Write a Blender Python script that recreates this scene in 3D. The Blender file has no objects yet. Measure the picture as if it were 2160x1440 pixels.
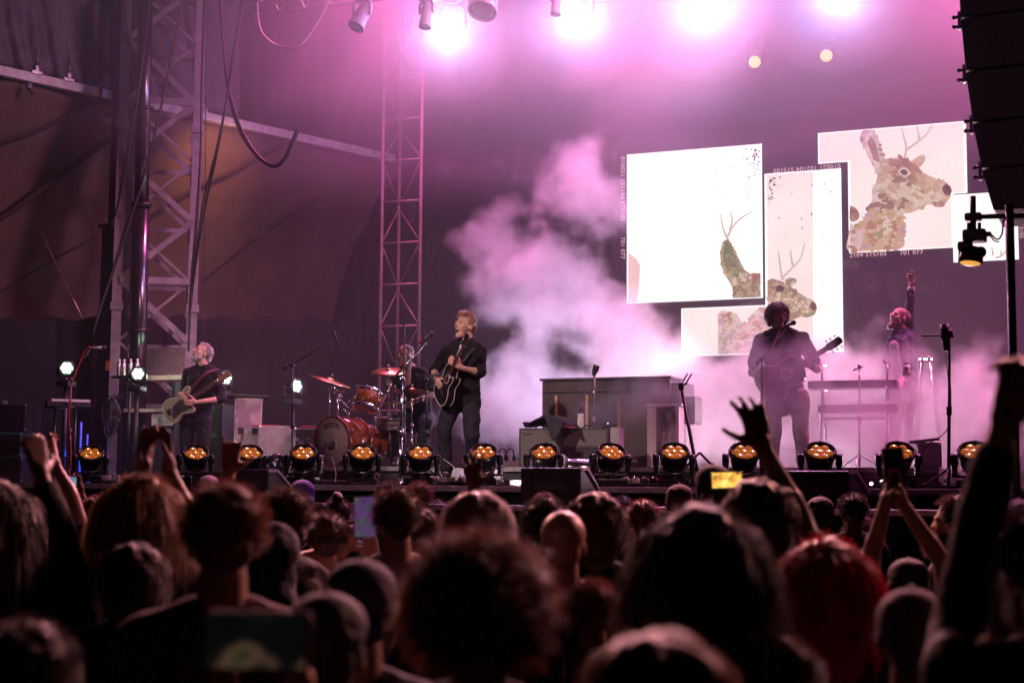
import bpy, bmesh, math, random
from mathutils import Vector, Matrix, noise
R = math.radians
V = Vector
random.seed(7)
scn = bpy.context.scene
COL = scn.collection

# ------------------------------------------------------------------ camera
F = 3200.0                       # focal length in photo pixels (photo 2160 wide)
YAW, TILT, ROLL = R(22.6), math.atan(315 / F), 0.008
CAM = V((0, 0, 1.60))
fwd = V((-math.sin(YAW) * math.cos(TILT), math.cos(YAW) * math.cos(TILT), math.sin(TILT)))
rt0 = V((math.cos(YAW), math.sin(YAW), 0))
up0 = rt0.cross(fwd)
rt = (rt0 + up0 * ROLL).normalized()
up = (up0 - rt0 * ROLL).normalized()
cam = bpy.data.cameras.new('camera')
cam.sensor_width = 36
cam.lens = 36 * F / 2160
cam.clip_start = 0.05
cam.clip_end = 500
cam.dof.use_dof = True
cam.dof.focus_distance = 15.0
cam.dof.aperture_fstop = 2.6
cam.dof.aperture_blades = 9
co = bpy.data.objects.new('camera', cam)
COL.objects.link(co)
co.matrix_world = Matrix((
    (rt.x, up.x, -fwd.x, CAM.x), (rt.y, up.y, -fwd.y, CAM.y), (rt.z, up.z, -fwd.z, CAM.z), (0, 0, 0, 1)))
scn.camera = co

def ray(px, py):
    return fwd + rt * ((px - 1080) / F) - up * ((py - 720) / F)
def PY(px, py, Y):               # point on the plane y = Y seen at a photo pixel
    d = ray(px, py)
    return CAM + d * (Y / d.y)
def PD(px, py, Z):               # point at depth Z seen at a photo pixel
    return CAM + ray(px, py) * Z
def AT(px, Y, z):                # point on the plane y = Y at height z, in the column px
    a, b = 0.0, 1400.0
    za, zb = PY(px, a, Y).z, PY(px, b, Y).z
    for _ in range(4):
        c = a + (z - za) * (b - a) / (zb - za)
        a, za, b, zb = b, zb, c, PY(px, c, Y).z
        if abs(zb - za) < 1e-7: break
    return PY(px, b, Y)

WA, WB = V((-13.42, 15.3, 0)), V((-11.16, 21.34, 0))
WD = (WB - WA).normalized()
WN = V((WD.y, -WD.x, 0))        # towards the stage
def PW(px, py, off=0.0):         # point on the wing plane, off metres towards the stage
    d = ray(px, py)
    t = (WA + WN * off - CAM).dot(WN) / d.dot(WN)
    return CAM + d * t
# ------------------------------------------------------------------ world, exposure
w = bpy.data.worlds.new('World')
scn.world = w
w.use_nodes = True
wn = w.node_tree
bg = wn.nodes['Background']
bg.inputs['Color'].default_value = (0.10, 0.045, 0.09, 1)     # night sky
bg.inputs['Strength'].default_value = 0.02
scn.view_settings.view_transform = 'Standard'
scn.view_settings.look = 'None'
scn.view_settings.exposure = 0
scn.view_settings.gamma = 1
cy = scn.cycles
cy.use_denoising = True
try: cy.denoiser = 'OPENIMAGEDENOISE'
except Exception: pass
cy.max_bounces = 5
cy.diffuse_bounces = 2
cy.glossy_bounces = 2
cy.transmission_bounces = 3
cy.transparent_max_bounces = 6
cy.volume_bounces = 0
cy.volume_max_steps = 160
cy.sample_clamp_indirect = 4
cy.caustics_reflective = False
cy.caustics_refractive = False

# ------------------------------------------------------------------ stage lamps
def spot(name, loc, target, power, color, size=40, blend=0.5, radius=0.12):
    l = bpy.data.lights.new(name, 'SPOT')
    l.energy = power
    l.color = color
    l.spot_size = R(size)
    l.spot_blend = blend
    l.shadow_soft_size = radius
    o = bpy.data.objects.new(name, l)
    COL.objects.link(o)
    o.location = loc
    o.rotation_euler = (V(target) - V(loc)).to_track_quat('-Z', 'Y').to_euler()
    return o
def point(name, loc, power, color, radius=0.1):
    l = bpy.data.lights.new(name, 'POINT')
    l.energy = power
    l.color = color
    l.shadow_soft_size = radius
    o = bpy.data.objects.new(name, l)
    COL.objects.link(o)
    o.location = loc
    return o

DECK = 1.65
RISER = 1.84
PINK = (1.0, 0.15, 0.50)
LAV = (0.72, 0.50, 1.0)
BEAMS = [(957, 65), (1225, 35), (1490, 12), (1770, -12)]
BEAM_Y = 17.0
for i, (bx_, by_) in enumerate(BEAMS):
    p = PY(bx_, by_, BEAM_Y)
    # each profile lamp faces the audience
    spot('beam_light', p + V((0, -0.16, -0.03)), CAM + V((-1.5 + i * 0.7, 5, 0.0)), 430, (1.0, 0.62, 0.95), 85, 1.0, 0.13)
    point('halo_fill', p + V((0, -0.22, -0.05)), 120, (0.30, 0.40, 1.0), 0.12)  # extra blue point light added to tint the halo round the lamp
# magenta wash lamps on the roof truss above the stage, out of the frame
for x_, pw in ((-9.0, 3600), (-5.5, 6400), (-1.0, 6400), (2.0, 7000)):
    spot('wash_light', (x_, 18.0, 9.6), (x_ * 0.9 - 0.3, 15.5, 1.6), pw, PINK, 100, 1.0)
# front of house key light, over the audience
spot('key_light', (-7.5, 1.0, 8.5), PY(985, 830, 13.9), 5200, (1.0, 0.70, 0.68), 11, 0.5, 0.15)
spot('key_light', (-9.5, 3.0, 8.0), PY(430, 820, 15.6), 2200, (1.0, 0.70, 0.66), 12, 0.5, 0.15)
spot('key_light', (3.5, 0.5, 8.5), PY(760, 900, 15.0), 2200, (1.0, 0.46, 0.50), 30, 1.0, 0.15)
# unseen warm lamps added in front of the stage to rim the crowd
for x_ in (-9.0, -3.5, 1.5):
    spot('crowd_rim_fill', (x_, 12.8, 6.0), (x_ * 0.35, 4.0, 1.3), 3900, (1.0, 0.36, 0.32), 70, 1.0, 0.2)
spot('array_fill', (-6.0, -1.0, 6.5), PY(2100, 200, 11.0), 260, (1.0, 0.5, 0.75), 16, 1.0, 0.3)  # unseen fill added to lift the hanging loudspeakers out of black
# warm lamp on the tent canvas behind the tower
spot('canvas_light', PW(520, 300, 0.7), PW(425, 370, -0.6), 70, (1.0, 0.42, 0.16), 100, 1.0, 0.1)
# low backlights behind the keyboards and the piano that light the fog
spot('fog_light', AT(1500, 20.0, 2.6), AT(1520, 14, 3.0), 1000, (1.0, 0.66, 0.80), 140, 1.0, 0.5)
spot('plume_fill', (-4.2, 20.0, 9.4), PY(1150, 560, 18.2), 3600, (0.85, 0.55, 1.0), 42, 1.0, 0.2)  # unseen lavender spot added high up to brighten the smoke plume
spot('side_fill', (-2.0, 13.6, 8.6), (-12.6, 16.5, 5.2), 4000, (1.0, 0.42, 0.66), 62, 1.0, 0.8)  # unseen pink fill added to brighten the tower and the wing beam
spot('fog_light', AT(1150, 20.0, 3.0), AT(1150, 14, 4.0), 500, (0.86, 0.62, 0.98), 140, 1.0, 0.5)
spot('fog_light', AT(1950, 20.0, 2.6), AT(1880, 14, 2.6), 900, (1.0, 0.62, 0.80), 140, 1.0, 0.5)

# ------------------------------------------------------------------ materials
MATS = {}
def mat(name, col, rough=0.6, metal=0.0, var=0.0, scale=8.0, bump=0.0, bscale=40.0, emit=None, es=0.0, coat=0.0, spec=0.5, aniso=None, trans=0.0, sheen=0.0):
    m = bpy.data.materials.new(name)
    m.use_nodes = True
    nt = m.node_tree
    b = nt.nodes['Principled BSDF']
    b.inputs['Base Color'].default_value = (*col, 1)
    b.inputs['Roughness'].default_value = rough
    b.inputs['Metallic'].default_value = metal
    b.inputs['Coat Weight'].default_value = coat
    b.inputs['Specular IOR Level'].default_value = spec
    b.inputs['Transmission Weight'].default_value = trans
    b.inputs['Sheen Weight'].default_value = sheen
    tc = None
    if var or bump:
        tc = nt.nodes.new('ShaderNodeTexCoord')
    if var:
        n = nt.nodes.new('ShaderNodeTexNoise')
        n.inputs['Scale'].default_value = scale
        n.inputs['Detail'].default_value = 6
        if aniso:
            mp = nt.nodes.new('ShaderNodeMapping')
            mp.inputs['Scale'].default_value = aniso
            nt.links.new(tc.outputs['Object'], mp.inputs['Vector'])
            nt.links.new(mp.outputs['Vector'], n.inputs['Vector'])
        else:
            nt.links.new(tc.outputs['Object'], n.inputs['Vector'])
        r = nt.nodes.new('ShaderNodeValToRGB')
        r.color_ramp.elements[0].position = 0.3
        r.color_ramp.elements[1].position = 0.7
        r.color_ramp.elements[0].color = (*[c * (1 - var) for c in col], 1)
        r.color_ramp.elements[1].color = (*[min(1, c * (1 + var)) for c in col], 1)
        nt.links.new(n.outputs['Fac'], r.inputs['Fac'])
        nt.links.new(r.outputs['Color'], b.inputs['Base Color'])
        mr = nt.nodes.new('ShaderNodeMapRange')
        mr.inputs['To Min'].default_value = max(0, rough - 0.12)
        mr.inputs['To Max'].default_value = min(1, rough + 0.12)
        nt.links.new(n.outputs['Fac'], mr.inputs['Value'])
        nt.links.new(mr.outputs['Result'], b.inputs['Roughness'])
    if bump:
        n2 = nt.nodes.new('ShaderNodeTexNoise')
        n2.inputs['Scale'].default_value = bscale
        n2.inputs['Detail'].default_value = 4
        nt.links.new(tc.outputs['Object'], n2.inputs['Vector'])
        bp = nt.nodes.new('ShaderNodeBump')
        bp.inputs['Strength'].default_value = bump
        bp.inputs['Distance'].default_value = 0.02
        nt.links.new(n2.outputs['Fac'], bp.inputs['Height'])
        nt.links.new(bp.outputs['Normal'], b.inputs['Normal'])
    if emit:
        b.inputs['Emission Color'].default_value = (*emit, 1)
        b.inputs['Emission Strength'].default_value = es
    MATS[name] = m
    return m

M_black = mat('black_paint', (0.018, 0.017, 0.02), 0.42, var=0.3, scale=20)
M_blackmat = mat('black_cloth', (0.006, 0.0055, 0.007), 0.9, var=0.3, scale=6, bump=0.4, bscale=12)
M_rubber = mat('black_rubber', (0.02, 0.02, 0.022), 0.55)
M_alu = mat('aluminium', (0.62, 0.60, 0.62), 0.34, 1.0, var=0.18, scale=14, bump=0.12, bscale=60)
M_alup = mat('scuffed_aluminium', (0.36, 0.33, 0.37), 0.5, 0.35, var=0.3, scale=9, bump=0.15, bscale=50)
M_chrome = mat('chrome', (0.82, 0.82, 0.84), 0.14, 1.0)
M_steel = mat('dark_steel', (0.10, 0.10, 0.11), 0.4, 0.8, var=0.2)
M_deck = mat('stage_deck', (0.025, 0.023, 0.026), 0.4, var=0.5, scale=5, bump=0.2, bscale=80)
M_brass = mat('cymbal_bronze', (0.62, 0.36, 0.16), 0.3, 0.9, var=0.2, scale=30)
M_white = mat('white_plastic', (0.75, 0.73, 0.72), 0.5, var=0.06)

# ------------------------------------------------------------------ mesh helpers
def BM(): return bmesh.new()
def frame(loc, x=None, z=None):
    """matrix with origin loc, local x along x, local z near z"""
    X = V(x or (1, 0, 0)).normalized()
    Z = V(z or (0, 0, 1))
    Y = Z.cross(X).normalized()
    Z = X.cross(Y)
    return Matrix(((X.x, Y.x, Z.x, loc[0]), (X.y, Y.y, Z.y, loc[1]), (X.z, Y.z, Z.z, loc[2]), (0, 0, 0, 1)))
def zframe(loc, z, x=(1, 0, 0)):
    """matrix with origin loc and local z exactly along z"""
    Z = V(z).normalized()
    X = V(x)
    if abs(X.normalized().dot(Z)) > 0.97: X = V((0, 1, 0))
    Y = Z.cross(X).normalized()
    X = Y.cross(Z)
    return Matrix(((X.x, Y.x, Z.x, loc[0]), (X.y, Y.y, Z.y, loc[1]), (X.z, Y.z, Z.z, loc[2]), (0, 0, 0, 1)))
def box(bm, c, s, M=None, bev=0.0):
    r = bmesh.ops.create_cube(bm, size=1.0)
    vs = r['verts']
    bmesh.ops.scale(bm, vec=s, verts=vs)
    if bev:
        es = list({e for v in vs for e in v.link_edges})
        r2 = bmesh.ops.bevel(bm, geom=es, offset=bev, segments=2, affect='EDGES', profile=0.6)
        vs = list({v for f in r2['faces'] for v in f.verts} | {v for v in vs if v.is_valid})
    T = Matrix.Translation(c)
    if M is not None: T = M @ T
    bmesh.ops.transform(bm, matrix=T, verts=vs)
    return vs
def tube(bm, p0, p1, r0, r1=None, seg=10, cap=True):
    r1 = r0 if r1 is None else r1
    p0, p1 = V(p0), V(p1)
    d = p1 - p0
    if d.length < 1e-6: return
    M = zframe(p0, d)
    L = d.length
    a = [bm.verts.new(M @ V((math.cos(t) * r0, math.sin(t) * r0, 0))) for t in [2 * math.pi * k / seg for k in range(seg)]]
    b = [bm.verts.new(M @ V((math.cos(t) * r1, math.sin(t) * r1, L))) for t in [2 * math.pi * k / seg for k in range(seg)]]
    for k in range(seg):
        f = bm.faces.new((a[k], a[(k + 1) % seg], b[(k + 1) % seg], b[k]))
        f.smooth = True
    if cap:
        bm.faces.new(a[::-1]); bm.faces.new(b)
def path(bm, pts, r, seg=6, taper=None):
    pts = [V(p) for p in pts]
    n = len(pts)
    rings = []
    prev = None
    for i, p in enumerate(pts):
        d = (pts[min(i + 1, n - 1)] - pts[max(i - 1, 0)]).normalized()
        if prev is None:
            X = V((1, 0, 0)) if abs(d.x) < 0.9 else V((0, 1, 0))
        else: X = prev
        Y = d.cross(X).normalized(); X = Y.cross(d).normalized(); prev = X
        rr = r if taper is None else taper[i]
        rings.append([bm.verts.new(p + X * math.cos(2 * math.pi * k / seg) * rr + Y * math.sin(2 * math.pi * k / seg) * rr) for k in range(seg)])
    for i in range(n - 1):
        for k in range(seg):
            f = bm.faces.new((rings[i][k], rings[i][(k + 1) % seg], rings[i + 1][(k + 1) % seg], rings[i + 1][k]))
            f.smooth = True
    bm.faces.new(rings[0][::-1]); bm.faces.new(rings[-1])
def curve(pts, n=8):
    """Catmull-Rom through pts"""
    pts = [V(p) for p in pts]
    out = []
    P = [pts[0] * 2 - pts[1]] + pts + [pts[-1] * 2 - pts[-2]]
    for i in range(1, len(P) - 2):
        for k in range(n):
            t = k / n
            a, b, c, d = P[i - 1], P[i], P[i + 1], P[i + 2]
            out.append(0.5 * ((2 * b) + (c - a) * t + (2 * a - 5 * b + 4 * c - d) * t * t + (3 * b - a - 3 * c + d) * t ** 3))
    out.append(pts[-1])
    return out
def lathe(bm, prof, M=None, seg=24, smooth=True):
    M = M or Matrix()
    rings = []
    for (r, z) in prof:
        if r < 1e-5: rings.append([bm.verts.new(M @ V((0, 0, z)))])
        else: rings.append([bm.verts.new(M @ V((r * math.cos(2 * math.pi * k / seg), r * math.sin(2 * math.pi * k / seg), z))) for k in range(seg)])
    for a, b in zip(rings, rings[1:]):
        for k in range(seg):
            k2 = (k + 1) % seg
            if len(a) == 1 and len(b) == 1: continue
            if len(a) == 1: f = bm.faces.new((a[0], b[k2], b[k]))
            elif len(b) == 1: f = bm.faces.new((a[k], a[k2], b[0]))
            else: f = bm.faces.new((a[k], a[k2], b[k2], b[k]))
            f.smooth = smooth
def prism(bm, poly, M, t0, t1):
    """polygon in local xy extruded from z=t0 to z=t1"""
    a = [bm.verts.new(M @ V((x, y, t0))) for x, y in poly]
    b = [bm.verts.new(M @ V((x, y, t1))) for x, y in poly]
    n = len(poly)
    fs = [bm.faces.new(a[::-1]), bm.faces.new(b)]
    for k in range(n):
        fs.append(bm.faces.new((a[k], a[(k + 1) % n], b[(k + 1) % n], b[k])))
    bmesh.ops.recalc_face_normals(bm, faces=fs)
def ball(bm, c, s, M=None, sub=2):
    r = bmesh.ops.create_icosphere(bm, subdivisions=sub, radius=1.0)
    s = (s, s, s) if not hasattr(s, '__len__') else s
    T = (M or Matrix()) @ Matrix.Translation(c) @ Matrix.Diagonal((*s, 1))
    bmesh.ops.transform(bm, matrix=T, verts=r['verts'])
    for v in r['verts']:
        for f in v.link_faces: f.smooth = True
def bevelmod(o, wdt=0.004, seg=2):
    m = o.modifiers.new('bevel', 'BEVEL'); m.width = wdt; m.segments = seg; m.limit_method = 'ANGLE'
    return o

def wloc(o):
    p = V((0, 0, 0))
    while o is not None:
        p = p + o.location
        o = o.parent
    return p
def link_mesh(name, me, m, parent=None, world=False):
    if m is not None and not me.materials: me.materials.append(m)
    o = bpy.data.objects.new(name, me)
    COL.objects.link(o)
    if parent is not None:
        o.parent = parent
        if world: me.transform(Matrix.Translation(-wloc(parent)))
    elif world:
        xs = [v.co for v in me.vertices]
        lo = V((min(c.x for c in xs), min(c.y for c in xs), min(c.z for c in xs)))
        hi = V((max(c.x for c in xs), max(c.y for c in xs), max(c.z for c in xs)))
        b = V(((lo.x + hi.x) / 2, (lo.y + hi.y) / 2, lo.z))
        me.transform(Matrix.Translation(-b))
        o.location = b
    return o
def obj(name, bm, m, parent=None, world=False):
    me = bpy.data.meshes.new(name)
    bmesh.ops.recalc_face_normals(bm, faces=bm.faces)
    bm.to_mesh(me); bm.free()
    return link_mesh(name, me, m, parent, world)
def tag(o, label=None, cat=None, group=None, kind=None):
    if label: o['label'] = label
    if cat: o['category'] = cat
    if group: o['group'] = group
    if kind: o['kind'] = kind
    return o
def thing(name, label, cat, loc=(0, 0, 0), rotz=0.0, group=None):
    o = bpy.data.objects.new(name, None)
    COL.objects.link(o)
    o.empty_display_size = 0.1
    o.location = loc
    o.rotation_euler = (0, 0, rotz)
    return tag(o, label, cat, group)
def copy_tree(o, parent=None):
    c = o.copy(); COL.objects.link(c)
    if parent is not None: c.parent = parent
    for ch in list(o.children): copy_tree(ch, c)
    return c

# ------------------------------------------------------------------ setting
g = BM(); box(g, (0, 30, -0.25), (160, 140, 0.5))
tag(obj('ground', g, mat('trodden_ground', (0.03, 0.027, 0.024), 0.9, var=0.5, scale=2, bump=0.5, bscale=8), world=True), kind='structure')

X0, X1 = -14.5, 4.5
st = thing('stage', 'wide black stage deck with a metal front edge behind the crowd', 'stage', (-5, 12.15, 0))
b = BM(); box(b, ((X0 + X1) / 2, 17.1, DECK - 0.02), (X1 - X0, 9.9, 0.04))
obj('deck', b, M_deck, st, True)
b = BM(); box(b, ((X0 + X1) / 2, 12.19, 0.8), (X1 - X0, 0.06, 1.62))
obj('skirt', b, M_blackmat, st, True)
b = BM(); box(b, ((X0 + X1) / 2, 12.12, DECK - 0.035), (X1 - X0, 0.05, 0.05), bev=0.006)
obj('edge_trim', b, M_alup, st, True)
b = BM(); box(b, ((X0 + X1) / 2, 11.72, 1.46), (X1 - X0, 0.74, 0.04)); obj('apron_shelf', b, M_deck, st, True)
b = BM(); box(b, ((X0 + X1) / 2, 11.33, 1.465), (X1 - X0, 0.04, 0.045), bev=0.006); obj('apron_trim', b, M_alu, st, True)
b = BM(); box(b, ((X0 + X1) / 2, 11.37, 0.72), (X1 - X0, 0.04, 1.44)); obj('apron_skirt', b, M_blackmat, st, True)

rl, rr = AT(1060, 14.35, RISER), AT(1980, 14.35, RISER)
rs = thing('riser', 'long low black riser under the amplifiers, piano and keyboards', 'riser', ((rl.x + rr.x) / 2, 14.35, DECK))
b = BM(); box(b, ((rl.x + rr.x) / 2, 16.75, (DECK + RISER) / 2 + 0.03), (rr.x - rl.x, 4.8, RISER - DECK - 0.06)); obj('platform', b, M_deck, rs, True)
b = BM(); box(b, ((rl.x + rr.x) / 2, 14.33, RISER - 0.02), (rr.x - rl.x + 0.02, 0.04, 0.045)); obj('edge_trim', b, M_alup, rs, True)
dl, dr = AT(630, 14.15, RISER), AT(905, 14.15, RISER)
rs = thing('riser', 'square black drum riser under the wooden drum kit', 'riser', ((dl.x + dr.x) / 2, 14.15, DECK))
b = BM(); box(b, ((dl.x + dr.x) / 2, 15.35, (DECK + RISER) / 2 + 0.03), (dr.x - dl.x, 2.4, RISER - DECK - 0.06)); obj('platform', b, M_deck, rs, True)
b = BM(); box(b, ((dl.x + dr.x) / 2, 14.13, RISER - 0.02), (dr.x - dl.x + 0.02, 0.04, 0.045)); obj('edge_trim', b, M_alup, rs, True)

def cloth_sheet(name, grid, m, thick=0.01, parent=None):
    """grid of world points -> a sheet with thickness"""
    b = BM()
    vs = [[b.verts.new(p) for p in row] for row in grid]
    for i in range(len(vs) - 1):
        for j in range(len(vs[0]) - 1):
            f = b.faces.new((vs[i][j], vs[i][j + 1], vs[i + 1][j + 1], vs[i + 1][j])); f.smooth = True
    o = obj(name, b, m, parent, True)
    s = o.modifiers.new('solid', 'SOLIDIFY'); s.thickness = thick
    return o
# black back curtain
rows = []
for i in range(14):
    z = DECK + i * 9.2 / 13
    rows.append([V((x, 21.9 + 0.06 * math.sin(x * 6.5 + 0.6 * math.sin(i * 0.5)) + 0.03 * math.sin(x * 15 + i * 0.2), z)) for x in [-14 + 0.11 * k for k in range(176)]])
tag(cloth_sheet('curtain', rows, M_blackmat), 'dark pleated curtain hanging across the back of the stage', 'curtain')
# ------------------------------------------------------------------ writing
def text_obj(name, s, size, M, m, parent, spacing=1.0, ext=0.0, world=True, align='LEFT'):
    cu = bpy.data.curves.new(name, 'FONT')
    cu.body = s; cu.size = size; cu.space_character = spacing; cu.extrude = ext; cu.align_x = align
    o = bpy.data.objects.new(name, cu); COL.objects.link(o)
    bpy.context.view_layer.update()
    me = bpy.data.meshes.new_from_object(o.evaluated_get(bpy.context.evaluated_depsgraph_get()))
    bpy.data.objects.remove(o); bpy.data.curves.remove(cu)
    me.transform(M); me.materials.clear()
    return link_mesh(name, me, m, parent, world)

# ------------------------------------------------------------------ side wing: beam, curtain, tent fabric
M_tent = mat('tent_canvas', (0.17, 0.108, 0.09), 0.85, var=0.12, scale=3, bump=0.25, bscale=6)
M_seam = mat('tent_webbing', (0.05, 0.035, 0.04), 0.8, var=0.3)
M_drape = mat('drape', (0.13, 0.105, 0.14), 0.62, var=0.35, scale=4, bump=0.5, bscale=7)
t = thing('tent_wall', 'brown canvas tent side wall with dark sloping seams left of the stage', 'tent', PW(400, 900))
rows = []
for i in range(34):
    f = i / 33
    row = []
    for k in range(60):
        px = -120 + k * 970 / 59
        py0 = 150 + (px) * 0.223 + 6
        py = py0 + f * (1000 - py0)
        fold = 0.10 * noise.noise(V((px * 0.006 + f * 2.2, f * 3 - px * 0.0035, 0))) + 0.05 * noise.noise(V((px * 0.02 + f * 5, f * 6, 3)))
        row.append(PW(px, py, -0.12 - 1.6 * math.sin(f * 1.3) - 0.25 * math.sin(f * math.pi) + fold * 1.6))
    rows.append(row)
o = cloth_sheet('canvas', rows, M_tent, 0.012, t)
def seam(pts, r):
    b = BM()
    path(b, [PW(px, py, off) for px, py, off in curve([V(p) for p in pts], 6)], r, 8)
    obj('seam', b, M_seam, t, True)
seam([(-60, 500, -0.9), (60, 420, -0.62), (205, 312, -0.32), (330, 235, -0.14)], 0.045)
seam([(-60, 320, -0.5), (80, 275, -0.32), (205, 215, -0.14), (240, 203, -0.1)], 0.03)
seam([(300, 470, -0.75), (395, 408, -0.55), (520, 345, -0.3), (628, 292, -0.14)], 0.03)
seam([(430, 590, -1.1), (560, 490, -0.8), (720, 385, -0.42), (800, 335, -0.2)], 0.016)
seam([(-60, 655, -1.4), (90, 560, -1.15), (200, 500, -1.0)], 0.012)
# pale beam
b = BM()
for (xa, xb) in [(-140, 205), (212, 398), (400, 830)]:
    p0, p1 = PW(xa, 142 + xa * 0.223 + 8, 0.0), PW(xb, 142 + xb * 0.223 + 8, 0.0)
    d = (p1 - p0)
    box(b, (d.length / 2, 0, 0), (d.length, 0.10, 0.125), frame(p0, x=d), bev=0.008)
bm_t = thing('wing_beam', 'long pale metal beam dividing the black drape from brown canvas', 'beam', PW(400, 233))
obj('rail', b, mat('painted_beam', (0.92, 0.80, 0.84), 0.5, 0.0, var=0.2, scale=10), bm_t, True)
for px in (78, 146, 428):
    b = BM()
    M = frame(PW(px, 142 + px * 0.223 - 6, 0.06), x=WD)
    box(b, (0, 0, 0), (0.15, 0.03, 0.05), M, bev=0.008)
    box(b, (0, 0, 0.05), (0.05, 0.03, 0.09), M, bev=0.008)
    tube(b, M @ V((0, 0, 0.08)), M @ V((0, 0, 0.30)), 0.008)
    ball(b, (0, 0, 0.3), 0.022, M, 1)
    obj('bracket', b, M_alu, bm_t, True)
for px in (62, 572, 600):
    b = BM(); M = frame(PW(px, 142 + px * 0.223 + 26, 0.05), x=WD)
    box(b, (0, 0, 0), (0.06, 0.05, 0.07), M, bev=0.006); tube(b, M @ V((-.03, -.02, -.04)), M @ V((.05, -.02, -.1)), 0.018)
    obj('clamp', b, M_steel, bm_t, True)
# wrinkled black drape above it, in two cloths
def drape(x0, x1, seed, label):
    rows = []
    for i in range(40):
        f = i / 39
        row = []
        for k in range(56):
            px = x0 + (x1 - x0) * k / 55
            pb = 142 + px * 0.223 - 4
            py = pb - f * (pb + 260)
            fold = 0.16 * noise.noise(V((px * 0.014, f * 1.6, seed))) + 0.07 * noise.noise(V((px * 0.05 + 1.5 * math.sin(f * 3), f * 2.2, seed + 5))) + 0.035 * abs(noise.noise(V((px * 0.05 - f * 6, f * 14, seed + 9))))
            row.append(PW(px, py, 0.02 + fold + 0.12 * f))
        rows.append(row)
    o = cloth_sheet('drape', rows, M_drape, 0.008)
    tag(o, label, 'drape')
drape(-120, 232, 1.0, 'creased black drape above the pale beam, left of the tower')
drape(236, 505, 7.0, 'creased dark drape above the pale beam, right of the tower')
# dark lower masking cloth
rows = []
for i in range(16):
    f = i / 15
    rows.append([PW(-140 + k * 900 / 69, 668 + f * 370 + (5 * math.sin(k * 0.9) + 0.25 * abs(k - 40)) * (1 - f), 0.1 + 0.05 * noise.noise(V((k * 0.35, f * 1.5, 0))) + 0.03 * noise.noise(V((k * 0.9, f, 4)))) for k in range(70)])
tag(cloth_sheet('masking_cloth', rows, M_blackmat), 'black masking cloth hung low along the left side of the stage', 'curtain')

def facing(p): return math.atan2(-p[0], p[1])     # rotz that turns -y towards the camera spot
# ------------------------------------------------------------------ lattice tower
M_tower = mat('tower_metal', (0.30, 0.24, 0.29), 0.48, 0.45, var=0.25, scale=6, bump=0.15)
TW = 16.4
pl, pr = AT(250, TW, DECK), AT(381, TW, DECK)
tw = thing('lattice_tower', 'tall pale metal lattice tower rising behind the bassist', 'tower', ((pl.x + pr.x) / 2, TW, DECK))
wd = pr.x - pl.x
dp = 0.75
ztop = 10.4
for sx in (0, 1):
    for sy in (0, 1):
        b = BM()
        x, y = pl.x + sx * wd, TW + sy * dp
        box(b, (x, y, (DECK + ztop) / 2), (0.125, 0.02, ztop - DECK))
        box(b, (x + (0.05 if sx else -0.05), y + (0.06 if sy == 0 else -0.06), (DECK + ztop) / 2), (0.02, 0.10, ztop - DECK))
        for z in (3.95, 6.35, 8.75):
            box(b, (x, y - 0.015, z), (0.165, 0.05, 0.10), bev=0.004)
            for k in (-1, 1): tube(b, (x + 0.04 * k, y - 0.05, z), (x + 0.04 * k, y - 0.03, z), 0.012, seg=6)
        obj('leg', b, M_tower, tw, True)
z = DECK + 0.25
bay = 0.80
k = 0
def flat(b, p0, p1, w=0.075, th=0.02, nrm=(0, 1, 0)):
    d = V(p1) - V(p0)
    box(b, (d.length / 2, 0, 0), (d.length, th, w), frame(p0, x=d, z=V(nrm).cross(d)))
while z + bay < ztop:
    xl, xr = pl.x + 0.03, pr.x - 0.03
    z2 = z + bay
    b = BM()
    if k % 2: flat(b, (xl, TW - 0.02, z), (xr, TW - 0.02, z2))
    else: flat(b, (xr, TW - 0.02, z), (xl, TW - 0.02, z2))
    obj('brace', b, M_tower, tw, True)
    b = BM()
    if k % 2: flat(b, (xr, TW + 0.03, z), (xl, TW + 0.03, z2), 0.035)
    else: flat(b, (xl, TW + 0.03, z), (xr, TW + 0.03, z2), 0.035)
    if k % 3 == 2: flat(b, (xl, TW - 0.04, z2), (xr, TW - 0.04, z2), 0.09)
    obj('brace', b, M_tower, tw, True)
    b = BM()                     # rear and side faces
    flat(b, (xl, TW + dp, z2), (xr, TW + dp, z), 0.06)
    flat(b, (xl, TW + dp, z), (xr, TW + dp, z), 0.06)
    for x in (pl.x, pr.x):
        flat(b, (x, TW, z), (x, TW + dp, z2), 0.07, nrm=(1, 0, 0))
        flat(b, (x, TW, z2), (x, TW + dp, z2), 0.06, nrm=(1, 0, 0))
    obj('brace', b, M_tower, tw, True)
    z = z2; k += 1
b = BM(); box(b, ((pl.x + pr.x) / 2, TW + dp / 2, DECK + 0.06), (wd + 0.3, dp + 0.3, 0.12), bev=0.01); obj('base_frame', b, M_black, tw, True)
tw.rotation_euler = (0, 0, facing(tw.location))
# dark post beside it
p = AT(219, TW - 0.1, DECK)
t = thing('column', 'broad black column immediately left of the lattice tower', 'column', (p.x, TW - 0.1, DECK))
b = BM(); box(b, (p.x, TW, (DECK + 5.05) / 2), (0.30, 0.26, 5.05 - DECK), bev=0.01); obj('lower_post', b, M_black, t, True)
b = BM(); box(b, (p.x + 0.04, TW, 7.73), (0.23, 0.22, 5.3), bev=0.01); obj('upper_post', b, M_black, t, True)
b = BM(); box(b, (p.x, TW, 5.05), (0.38, 0.32, 0.06), bev=0.01); box(b, (p.x + .02, TW, 6.55), (0.34, 0.3, 0.06), bev=0.01); obj('flange', b, M_black, t, True)
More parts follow.
